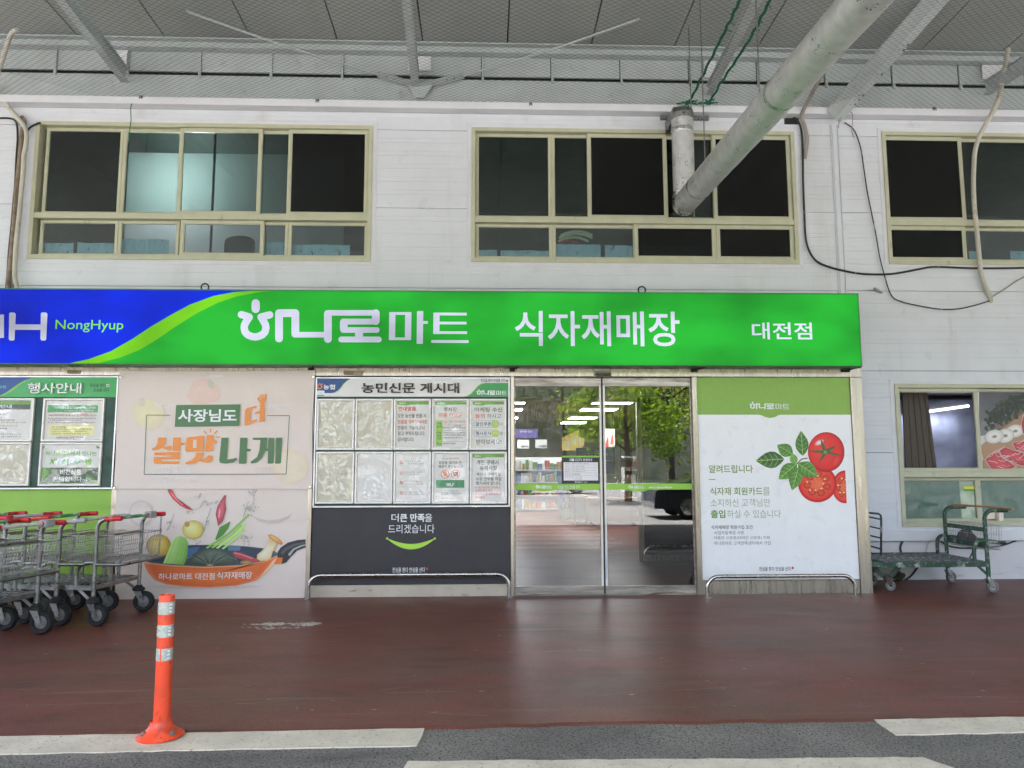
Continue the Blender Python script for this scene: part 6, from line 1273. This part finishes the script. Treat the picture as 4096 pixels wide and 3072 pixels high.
for t, (u, v), lb_ in ((Z1, (893, 612), 'steel net clip on the canopy edge over the first window'), (Z1, (2005, 634), 'steel net clip on the canopy edge right of the first window'), (Z2, (1300, 655), 'steel net clip on the canopy edge over the middle window'), (Z3, (1680, 642), 'steel net clip on the canopy edge over the right window')):
    c = P(*t(u, v), YW-.16); o = thing('net_clip', lb_, 'clip', c, 'net clips on the canopy edge')
    g = MB(); g.bbox(c.x-.018, c.x+.018, c.y-.014, c.y+.008, c.z-.012, c.z+.018, .004); g.build('clamp', STEEL, o)
    g = MB(); g.tube([c+Vector((-.012, -.018, .006)), c+Vector((-.014, -.02, -.04))], .004, 6); g.tube([c+Vector((.012, -.018, .006)), c+Vector((.016, -.02, -.038))], .004, 6); g.build('bolt', RUBBER, o)
# wires under the sill behind the green trolley
for pts, r, m, lb_ in (([(680, 670), (650, 720), (640, 780), (655, 840), (668, 880)], .014, BLACK, 'short black cable under the sill behind the trolley deck'),
                       ([(1035, 675), (990, 720), (975, 790), (950, 850)], .007, HOSEW, 'thin white wire under the sill behind the trolley'),
                       ([(1140, 675), (1240, 735), (1380, 765), (1560, 770), (1760, 760), (1940, 735), (2110, 675)], .010, BLACK, 'black cable sagging under the sill behind the wire basket'),
                       ([(1590, 780), (1550, 840), (1515, 915)], .008, BLACK, 'dark wire behind the right end of the trolley'),
                       ([(860, 1020), (790, 1110), (730, 1160), (680, 1180)], .010, BLACK, 'dark cable at the wall foot under the trolley')):
    wall_line(ZGC, pts, YW+.02, r, m, 'loose_wire', lb_, 'wire')
q = P(*ZGC(620, 1120), YW-.02); g = MB(); vs_ = []
for j in range(7):
    for i in range(12):
        t = 6.2832*i/12; pp_ = math.pi*j/6; k_ = 1+.4*noise.noise((math.cos(t)*1.3, math.sin(t)*1.3, j*.6)); vs_.append(q+Vector((.085*math.sin(pp_)*math.cos(t)*k_, .04*math.sin(pp_)*math.sin(t)*k_, .055*math.cos(pp_)*k_)))
g.add(vs_, [(j*12+i, j*12+(i+1) % 12, (j+1)*12+(i+1) % 12, (j+1)*12+i) for j in range(6) for i in range(12)])
tag(g.build('pipe_bundle', M("brown_foam_bundle", (.06, .045, .03), .8, var=.4), None, True, q), 'brown taped bundle at the wall foot behind the trolley wheels', 'bundle')
# worn pale patches on the floor
g = MB(); rw2 = random.Random(2)
for cx, cy, rx, ry, n_ in ((*Z(*Z5(1545, 848)).xy, .16, .05, 150), (*Z(*Z5(1755, 848)).xy, .09, .07, 130), (*Z(*Z5(1560, 870)).xy, .22, .04, 40)):
    for i in range(n_):
        a_x, a_y = cx+rw2.gauss(0, rx*.55), cy+rw2.gauss(0, ry*.55)+ (a_x-cx)*.12 if i else cy; r = rw2.uniform(.004, .018)
        pts = [(a_x+r*1.6*math.cos(k*1.05)*rw2.uniform(.6, 1.2), a_y+r*math.sin(k*1.05)*rw2.uniform(.6, 1.2), .0075+i*2e-6) for k in range(6)]; g.face(pts)
o = g.build('chipped_paint', M("bare_concrete_chip", C(176, 170, 160), .8, var=.2, vs=40)); o['kind'] = 'stuff'
g = MB()
for i in range(60):
    q = Z(rw2.uniform(0, 4096), rw2.uniform(2420, 2880), .0075)
    if q.y < -4.05: continue
    l = rw2.uniform(.006, .03); an = rw2.uniform(-.4, .4); w_ = rw2.uniform(.002, .006)
    c_, s_ = math.cos(an), math.sin(an); g.face([q+Vector((-l*c_, -l*s_, 0)), q+Vector((w_*s_, -w_, 0)), q+Vector((l*c_, l*s_, 0)), q+Vector((-w_*s_, w_, 0))])
o = g.build('floor_litter', M("pale_litter", C(170, 162, 150), .8)); o['kind'] = 'stuff'

# construction joint and long scuffs on the painted floor
g = MB(); a, b = Z(*ZG(340, 182), .0072), Z(*ZG(1660, 171), .0072); n_ = 40; pts = [a+(b-a)*i/n_+Vector((0, .006*noise.noise((i*.7, 0, 5)), 0)) for i in range(n_+1)]
for i in range(n_): w_ = .0035+.002*noise.noise((i*.9, 3, 0)); g.face([pts[i]+Vector((0, -w_, 0)), pts[i+1]+Vector((0, -w_, 0)), pts[i+1]+Vector((0, w_, 0)), pts[i]+Vector((0, w_, 0))])
for i in range(46):
    q = Z(rw2.uniform(-200, 4300), rw2.uniform(2440, 2860), .0073)
    if q.y < -4.0: continue
    L_ = rw2.uniform(.06, .5); an = rw2.gauss(.05, .25); w_ = rw2.uniform(.0012, .003); c_, s_ = math.cos(an), math.sin(an); bend = rw2.uniform(-.04, .04)
    pp = [q+Vector((L_*t*c_-bend*t*t*s_, L_*t*s_+bend*t*t, 0)) for t in (0, .25, .5, .75, 1)]
    for k in range(4): g.face([pp[k]+Vector((0, -w_, 0)), pp[k+1]+Vector((0, -w_, 0)), pp[k+1]+Vector((0, w_, 0)), pp[k]+Vector((0, w_, 0))])
o = g.build('floor_scuffs', M("pale_scuff", C(132, 108, 98, 1.2), .6)); o['kind'] = 'stuff'
# ================================================================== shop inside the doors
def structure(g, name, m, **k): return tag(g.build(name, m, **k), kind='structure')
g = MB(); g.box(-4, 9, 1.2, 21, -.05, .006); structure(g, 'shop_floor', FLOORM)
INW = M("shop_wall_paint", C(176, 168, 156, 1.1), .7)
g = MB()
for a in ((-4.05, -4, .1, 21, 0, 3), (9, 9.05, 1.05, 21, 0, 3), (-4, 9, 21, 21.05, 0, 3), (-4, px_a, .101, .13, 0, 2.6), (pr1, 4.3, .101, .13, 0, 2.6), (4.3, 9, 2.5, 2.55, 0, 3), (4.3, 4.36, 1.05, 2.5, 0, 3)): g.box(*a)
structure(g, 'shop_wall', INW)
g = MB(); g.box(-4, 4.3, .1, 1.04, 2.95, 3.0); g.box(-4, 9, 1.05, 21, 2.95, 3.0); structure(g, 'shop_ceiling', M("shop_ceiling", C(120, 112, 104), .8))
bk = P(*ZD1(600, 372), 3.2).z
g = MB(); g.box(-4, 9, 3.2, 3.5, bk, 2.95); structure(g, 'ceiling_beam', M("shop_beam", C(150, 142, 130), .7))
LEDM = emit("led_panel", (.95, .98, 1), 4.5)
for t, pts in ((ZD1, ((250, 396), (208, 503), (142, 622), (100, 690))), (ZD1, ((1500, 398), (1540, 500), (1270, 622), (1118, 690)))):
    pass
def led(x0, x1, y, zc, lb_):
    o = thing('ceiling_light', lb_, 'ceiling light', ((x0+x1)/2, y, zc), 'rows of panel lights in the shop ceiling')
    g = MB(); g.box(x0-.03, x1+.03, y-.35, y+.35, zc+.001, zc+.05); g.build('housing', TRIMW, o)
    g = MB(); g.box(x0, x1, y-.32, y+.32, zc-.008, zc); g.build('diffuser', LEDM, o)
zc = 2.82
for i, (u0, u1, v) in enumerate(((1245, 1800, 398), (1070, 1560, 500), (892, 1270, 622), (782, 1118, 690))):
    a, b = Z(*ZD1(u0, v), zc), Z(*ZD1(u1, v), zc); led(a.x, b.x, a.y, zc, ('panel light nearest the doors, right row', 'second panel light of the right row', 'third panel light of the right row', 'farthest panel light of the right row')[i])
for i, (u0, u1, v) in enumerate(((-200, 250, 396), (-200, 208, 503), (-180, 143, 622), (-160, 106, 690))):
    a, b = Z(*ZD1(u0, v), zc), Z(*ZD1(u1, v), zc); led(a.x, b.x, a.y, zc, ('panel light nearest the doors, left row', 'second panel light of the left row', 'third panel light of the left row', 'farthest panel light of the left row')[i])
for (u, v), t, lb_ in (((262, 335), ZD1, 'grey cone lamp hanging behind the left door'), ((660, 318), ZD2, 'grey cone lamp hanging behind the right door')):
    c = P(*t(u, v), 2.2); o = thing('pendant_lamp', lb_, 'lamp', c, 'cone lamps behind the doors')
    g = MB(); g.lathe([(.165, 0), (.16, .012), (.12, .09), (.06, .2), (.035, .235), (.03, .26)], c, 24); g.build('shade', M("lamp_shade_grey", C(140, 136, 130), .5), o, True)
    g = MB(); g.tube([c+Vector((0, 0, .25)), (c.x, c.y, 2.95)], .008, 6); g.build('cord', RUBBER, o)
GOODS = [M('goods_%d' % i, c, .4) for i, c in enumerate(((.3, .06, .05), (.34, .25, .08), (.1, .2, .08), (.07, .1, .22), (.45, .43, .4), (.2, .1, .06), (.3, .17, .08), (.12, .12, .12)))]
# counters, crates, goods
BRW = M("counter_brown", (.09, .065, .045), .5, var=.2, vs=6)
def counter(u0, v0, u1, v1, name, label, m):
    y = Z(*Z7((u0+u1)/2, v1), 0).y; a, b = P(*Z7(u0, v0), y), P(*Z7(u1, v1), y)
    o = thing(name, label, 'counter', ((a.x+b.x)/2, y, 0)); g = MB(); g.bbox(a.x, b.x, y, y+.8, .1, a.z-.04, .01); g.build('body', m, o)
    g = MB(); g.bbox(a.x-.02, b.x+.02, y-.02, y+.82, a.z-.04, a.z, .008); g.build('top', M(name+"_top", (.16, .1, .05), .4), o)
    for k in (.06, .94):
        c = Vector((a.x+(b.x-a.x)*k, y+.08, .05)); g = MB(); g.lathe([(.02, -.015), (.05, -.012), (.05, .012), (.02, .015)], c, 14, 'y'); g.box(c.x-.012, c.x+.012, y+.06, y+.1, .05, .1); g.build('caster', RUBBER, o)
    return a, b, y
a, b, yq = counter(560, 935, 870, 1115, 'display_counter', 'brown display counter on casters inside the right door', BRW)
ct = counter(470, 920, 555, 1105, 'side_counter', 'dark slim counter inside the left door beside the brown one', RUBBER)
rf = random.Random(8)
def plant(x, y, z, lb_, cols_, n_=70, s_=.22, pot=True):
    o = thing('potted_plant', lb_, 'plant', (x, y, z)); 
    g = MB(); g.lathe([(.07, 0), (.1, .13), (.11, .14), (.09, .14)], (x, y, z), 16); g.build('pot', M("pot_"+lb_[:6], (.3, .28, .26), .6), o, True)
    for ci, cc3 in enumerate(cols_):
        g = MB()
        for i in range(n_):
            c = Vector((x+rf.gauss(0, s_*.5), y+rf.gauss(0, s_*.4), z+.16+abs(rf.gauss(0, s_*.6)))); a1 = Vector((rf.gauss(0, 1), rf.gauss(0, 1), rf.gauss(0, 1))).normalized()*.035; a2 = a1.orthogonal().normalized()*.022
            g.face([c-a1, c+a2, c+a1, c-a2])
        g.build('foliage' if ci == 0 else 'blossom', M("leaf_%s_%d" % (lb_[:5], ci), cc3, .6, var=.3), o)['kind'] = 'stuff'
plant(a.x+.35, yq+.3, a.z, 'flowering plant standing on the brown display counter', ((.04, .1, .03), (.4, .16, .14)))
plant(a.x+.95, yq+.35, a.z, 'leafy pot plant at the right of the brown display counter', ((.035, .09, .03), (.45, .42, .36)))
# shelf with packets
ys_ = Z(*Z7(430, 1075), 0).y; sa, sb = P(*Z7(392, 880), ys_), P(*Z7(475, 1075), ys_)
o = thing('packet_shelf', 'shelf of small dark packets inside the left door', 'shelf', ((sa.x+sb.x)/2, ys_, 0))
g = MB(); g.box(sa.x, sb.x, ys_, ys_+1.2, .02, .30); g.build('base', M("green_crate", (.08, .12, .03), .5), o)
g = MB(); g.box(sa.x, sa.x+.03, ys_, ys_+1.2, .3, sa.z+.35); g.box(sa.x, sb.x, ys_+1.17, ys_+1.2, .3, sa.z+.35); g.build('side', M("blue_shelf_side", (.04, .08, .2), .5), o)
for r_i in range(5):
    for k in range(4):
        x = sa.x+.05+(sb.x-sa.x-.06)*k/4; z = .31+.16*r_i; g = MB(); g.bbox(x, x+(sb.x-sa.x)/4-.012, ys_+.02+.04*r_i, ys_+.2+.04*r_i, z, z+.14, .02); g.build('packet', M("packet_%d_%d" % (r_i, k), rf.choice(((.05, .05, .05), (.3, .28, .26), (.12, .08, .06), (.2, .06, .05))), .3), o)
# gondola shelves with goods deeper in the shop
for gi, (gx, gy, lb_) in enumerate(((-.9, 12.5, 'loaded grocery shelf deep in the shop, left of the middle'), (1.6, 15.5, 'loaded grocery shelf at the back of the shop, middle'), (5.2, 13.5, 'loaded grocery shelf deep in the shop, right side'))):
    o = thing('grocery_shelf', lb_, 'shelf', (gx, gy, 0), 'grocery shelves'); g = MB()
    for z in (.12, .55, .95, 1.35): g.box(gx-1.1, gx+1.1, gy, gy+.45, z-.02, z)
    g.box(gx-1.12, gx-1.1, gy, gy+.45, 0, 1.75); g.box(gx+1.1, gx+1.12, gy, gy+.45, 0, 1.75); g.box(gx-1.1, gx+1.1, gy+.43, gy+.45, 0, 1.75); g.build('rack', TRIMW, o)
    for z in (.12, .55, .95, 1.35):
        x = gx-1.08
        while x < gx+1.0:
            w_ = rf.choice((.08, .1, .13, .16)); h_ = rf.uniform(.18, .34); g = MB(); g.bbox(x, x+w_-.015, gy+.02, gy+.35, z+.002, z+h_, .01); g.build('packet', GOODS[rf.randrange(len(GOODS))], o); x += w_
# hanging boards and tags
def hang(t, u0, v0, u1, v1, y, col, label, texts=(), name='hanging_sign', poly_=None, cat='sign'):
    a, b = P(*t(u0, v0), y), P(*t(u1, v1), y); o = thing(name, label, cat, ((a.x+b.x)/2, y, b.z)); g = MB()
    pts = [P(*t(*q), y) for q in poly_] if poly_ else [Vector((a.x, y, b.z)), Vector((b.x, y, b.z)), Vector((b.x, y, a.z)), Vector((a.x, y, a.z))]
    n = len(pts); tr = tessellate_polygon([[Vector((q.x, q.z, 0)) for q in pts]])
    g.add(pts+[q+Vector((0, .02, 0)) for q in pts], [tuple(f) for f in tr]+[tuple(i+n for i in f[::-1]) for f in tr]+[(i, (i+1) % n, n+(i+1) % n, n+i) for i in range(n)])
    g.build('board', M("sign_"+label[:12], col, .5, var=.04), o)
    g = MB(); zt2 = max(q.z for q in pts)
    for x in (a.x+.1*(b.x-a.x), a.x+.9*(b.x-a.x)): g.tube([(x, y+.01, min(zt2, a.z)-.02), (x, y+.01, 2.95)], .004, 4)
    g.build('hanging_wire', RUBBER, o)
    if texts:
        p = Print(y-.004, t)
        for (s_, c0, c1, c2, c3, cl) in texts: p.text(s_, c0, c1, c2, c3, cl, .012)
        p.build('board_print', o)
hang(ZD1, -30, 782, 436, 905, 9, C(92, 78, 150, 1.6), 'purple hanging board with white words inside the left door', (("받아보세요!", 180, 800, 356, 832, C(230, 230, 240)),))
hang(ZD1, 785, 780, 1110, 1090, 12, C(226, 150, 60, 2.2), 'orange house shaped sign with white brush lettering inside the left door', (("반찬", 805, 940, 910, 1085, C(236, 230, 220)), ("매장", 930, 880, 1060, 1020, C(236, 230, 220))), poly_=[(785, 905), (900, 850), (1040, 785), (1040, 905), (1108, 908), (1108, 1000), (1050, 1085), (790, 1092)])
hang(ZD1, 990, 1052, 1420, 1420, 7, C(62, 54, 120, 1.5), 'dark purple board behind the meeting edges of the doors', (("마케팅 수신 동의", 1015, 1125, 1330, 1165, C(150, 190, 80)),), 'hanging_board')
hang(ZD2, 60, 1050, 215, 1430, 7.2, C(62, 54, 120, 1.5), 'dark purple board with a yellow tab inside the right door', (("하시고", 80, 1128, 190, 1170, C(220, 220, 230)), ("받아보세요!", 84, 1222, 200, 1248, C(220, 220, 230))), 'hanging_board')
hang(ZD1, 142, 936, 312, 1060, 8, C(220, 216, 206, 1.4), 'white price card hanging left behind the left door', (("16,900", 195, 1015, 300, 1048, BK),), 'price_card', cat='price card')
hang(ZD1, 402, 932, 570, 1055, 8, C(220, 216, 206, 1.4), 'white price card hanging in the middle of the left door', (("13,800", 455, 1012, 562, 1042, BK),), 'price_card', cat='price card')
hang(ZD2, 280, 1195, 480, 1330, 6, C(216, 206, 206, 1.2), 'pale notice sheet behind the right door', (("직원전용 출입 안내", 290, 1215, 420, 1235, BK), ("매장 고객님을 위해", 290, 1245, 440, 1262, BK)), 'notice_sheet', cat='notice')
hang(ZD2, 60, 780, 215, 1035, 10, C(206, 200, 196, 1.2), 'white picture board with a red triangle inside the right door', (), 'picture_board')
pb = [o for o in bpy.data.objects if o.name == 'picture_board'][0]; p = Print(9.99, ZD2); p.poly([(80, 1030), (78, 1000), (120, 850), (126, 1030)], C(196, 40, 48)); p.poly([(145, 1000), (170, 820), (190, 880), (180, 1000)], C(200, 80, 60)); p.build('board_print', pb)
# inner partition with dark glass on the right
IP = thing('inner_partition', 'dark glass inner partition with steel posts behind the right door', 'partition', (2.3, 3, 0))
xi = P(*ZD2(565, 900), 3.0).x
g = MB(); g.box(xi-.04, xi+.04, 2.96, 3.04, .006, 2.9); g.box(xi+.04, 4.2, 2.97, 3.03, .006, .1); g.build('post', SUS, IP)
g = MB(); g.box(xi+.041, 4.2, 2.99, 3.0, .1, 2.9); g.build('dark_pane', M("dark_pane", (.02, .022, .022), .1, rv=0), IP)
p = Print(2.988, ZD2); p.raw([(xi+.05, P(*ZD2(900, 1566), 2.988).z), (4.2, P(*ZD2(900, 1566), 2.988).z), (4.2, P(*ZD2(900, 1508), 2.988).z), (xi+.05, P(*ZD2(900, 1508), 2.988).z)], [(0, 1, 2, 3)], C(90, 130, 40)); wordmark(p, 822, 1526, 970, 1560, C(150, 165, 130)); p.text(SLOGAN, 1060, 1526, 1290, 1560, C(150, 165, 130), .01); p.build('band_print', IP)
rail(Z7, 917, 1345, 1500, 1335, 1240, 'bent steel guard rail inside the shop, seen through the right door')

# ================================================================== car park behind the viewer (mirrored in the glass)
def car(name, label, x, y, m, flip=1, L=4.6):
    o = thing(name, label, 'car', (x, y, 0)); g = MB()
    pr = [(-2.3, .45), (-2.28, .72), (-2.1, .9), (-1.55, .96), (-.75, 1.4), (-.2, 1.45), (.6, 1.42), (1.35, 1.02), (2.0, .9), (2.26, .74), (2.3, .45)]
    W_ = .9; sec = []
    for px_, pz in pr:
        k_ = 1 if pz < 1 else .8
        sec.append([(x+flip*px_, y-W_, .28), (x+flip*px_, y-W_*1.0, min(pz, .85)), (x+flip*px_, y-W_*k_, pz), (x+flip*px_, y+W_*k_, pz), (x+flip*px_, y+W_, min(pz, .85)), (x+flip*px_, y+W_, .28)])
    n = len(sec); g.add([v for s_ in sec for v in s_], [(i*6+k, i*6+(k+1) % 6, (i+1)*6+(k+1) % 6, (i+1)*6+k) for i in range(n-1) for k in range(6)]+[tuple(range(6)), tuple((n-1)*6+k for k in range(5, -1, -1))])
    g.build('body', m, o, True)
    for s_ in (-1, 1):
        yy = y+s_*(W_*.86+.035); g = MB(); q = [(-1.32, .97), (-.68, 1.34), (-.15, 1.385), (.55, 1.36), (1.12, .99)]
        g.add([(x+flip*a, yy+s_*(.02 if b < 1 else -.06), b) for a, b in q], [tuple(range(5))]); g.build('window', GLASSC, o)
        for wx_ in (-1.35, 1.38):
            g = MB(); g.lathe([(.1, -.1), (.32, -.1), (.33, -.05), (.33, .1), (.1, .1)], (x+wx_, y+s_*.82, .33), 24, 'y'); wh = g.build('wheel', RUBBER, o, True)
            g = MB(); c = Vector((x+wx_, y+s_*.925, .33)); g.lathe([(.05, -.02), (.22, -.012), (.235, .0), (.22, .012), (.05, .02)], c, 24, 'y')
            for k in range(5): t = k*1.2566; g.bar(c, c+Vector((.21*math.cos(t), s_*.01, .21*math.sin(t))), .05, .03, (0, 1, 0))
            g.build('rim', SUSP, wh)
    return o
GLASSC = M("car_glass", (.015, .018, .02), .06, rv=0)
PAINT = lambda n_, c: M(n_, c, .25, .1, var=.03, coat=1)
car('dark_car', 'dark saloon car parked behind the viewer, mirrored in the right door', 6.96, -13, PAINT("dark_car_paint", (.03, .034, .038)), -1)
for i, x in enumerate((-3.5, .2, 3.6)): car('white_car', ('white car in the car park, leftmost in the glass', 'white car in the car park in front of the trees', 'white car in the car park, rightmost of the white ones')[i], x, -30-1.5*i, PAINT("white_car_paint_%d" % i, (.75, .75, .75)))
rt_ = random.Random(21)
def tree(x, y, h, cr, label, col, n_=1500):
    o = thing('tree', label, 'tree', (x, y, 0), 'trees beyond the car park'); g = MB()
    pth = [(x, y, -.05), (x+.05, y, h*.3), (x-.08, y+.05, h*.6), (x, y, h*.85)]; g.tube(smooth_path(pth, 3), [.17-.012*i for i in range(10)], 8)
    limbs = []
    for k in range(7):
        z0 = h*rt_.uniform(.3, .65); an = k*.9+rt_.random(); e = Vector((x+cr*.7*math.cos(an), y+cr*.7*math.sin(an), z0+h*.22)); g.tube([(x, y, z0), ((x+e.x)/2, (y+e.y)/2, z0+h*.08), e], [.06, .04, .015], 6); limbs.append(e)
    g.build('trunk', M("bark_"+label[:9], (.09, .07, .05), .9, var=.3), o, True)
    lm = M("leaf_"+label[:14], col, .55, var=.35, vs=1.2); b = lm.node_tree.nodes['Principled BSDF']; b.inputs['Subsurface Weight'].default_value = 0
    t = lm.node_tree; tl_ = t.nodes.new('ShaderNodeBsdfTranslucent'); tl_.inputs[0].default_value = (col[0]*2.2, col[1]*2, col[2]*.8, 1); mx3 = t.nodes.new('ShaderNodeMixShader'); mx3.inputs[0].default_value = .4
    t.links.new(b.outputs[0], mx3.inputs[1]); t.links.new(tl_.outputs[0], mx3.inputs[2]); t.links.new(mx3.outputs[0], t.nodes['Material Output'].inputs[0])
    g = MB(); cl = [(e+Vector((rt_.gauss(0, cr*.2), rt_.gauss(0, cr*.2), rt_.gauss(0, cr*.2))), cr*rt_.uniform(.22, .42)) for e in limbs for _ in range(3)]+[(Vector((x, y, h*.88)), cr*.4)]
    for i in range(n_):
        c, r = rt_.choice(cl); q = c+Vector((rt_.gauss(0, 1), rt_.gauss(0, 1), rt_.gauss(0, .8)))*r*.55; a1 = Vector((rt_.gauss(0, 1), rt_.gauss(0, 1), rt_.gauss(0, 1))).normalized()*rt_.uniform(.07, .16); a2 = a1.orthogonal().normalized()*.07
        g.face([q-a1, q+a2, q+a1, q-a2])
    g.build('crown', lm, o)
tree(6.0, -23, 5.6, 2.3, 'bright green young tree mirrored in the right door', (.14, .24, .03), 3200)
tree(8.6, -26, 7.0, 2.6, 'yellow green tree beside the young tree', (.16, .22, .04), 2600)
tree(-2.6, -42, 9, 3.4, 'reddish brown tree behind the white cars', (.18, .12, .06), 2000)
for i in range(9): tree(-20+5.2*i, -50+1.5*(i % 2), 11, 4.2, 'dark tree in the back row of the car park, %s from the left' % 'first second third fourth fifth sixth seventh eighth ninth'.split()[i], (.035, .06, .025), 1300)
for x in (27, 34): tree(x, -16+.3*x, 10, 4, 'dark tree at the right side of the car park, %s' % ('nearer the shop' if x < 30 else 'farther from the shop'), (.035, .06, .025), 1300)  # added out of view, darken what the right windows reflect
g = MB(); nx = 60; ring = []
for i in range(nx+1):
    t = math.radians(150+240*i/nx); ring.append((math.cos(t), math.sin(t)))
prof = [(58, -.2), (64, 5), (72, 10.5), (84, 15), (100, 17)]
g.add([(c*r, s_*r-4, z*(1+.25*noise.noise((c*4, s_*4, z*.1))) if z > 0 else z) for c, s_ in ring for r, z in prof], [(i*5+k, i*5+k+1, (i+1)*5+k+1, (i+1)*5+k) for i in range(nx) for k in range(4)])
structure(g, 'added_horizon_screen', M("horizon_screen_green", (.03, .045, .022), .9, var=.4, vs=.5, layers=(((.055, .065, .028), .35, (1, 1, 1), .5, .7),), ), smooth=True)  # added unseen hill ring, blocks bright horizon sky from the glass
g = MB(); g.box(-60, 60, -46, -44, -.1, .12); structure(g, 'planting_bed', M("planting_bed_soil", (.07, .09, .03), .9, var=.3))

finish_prints()
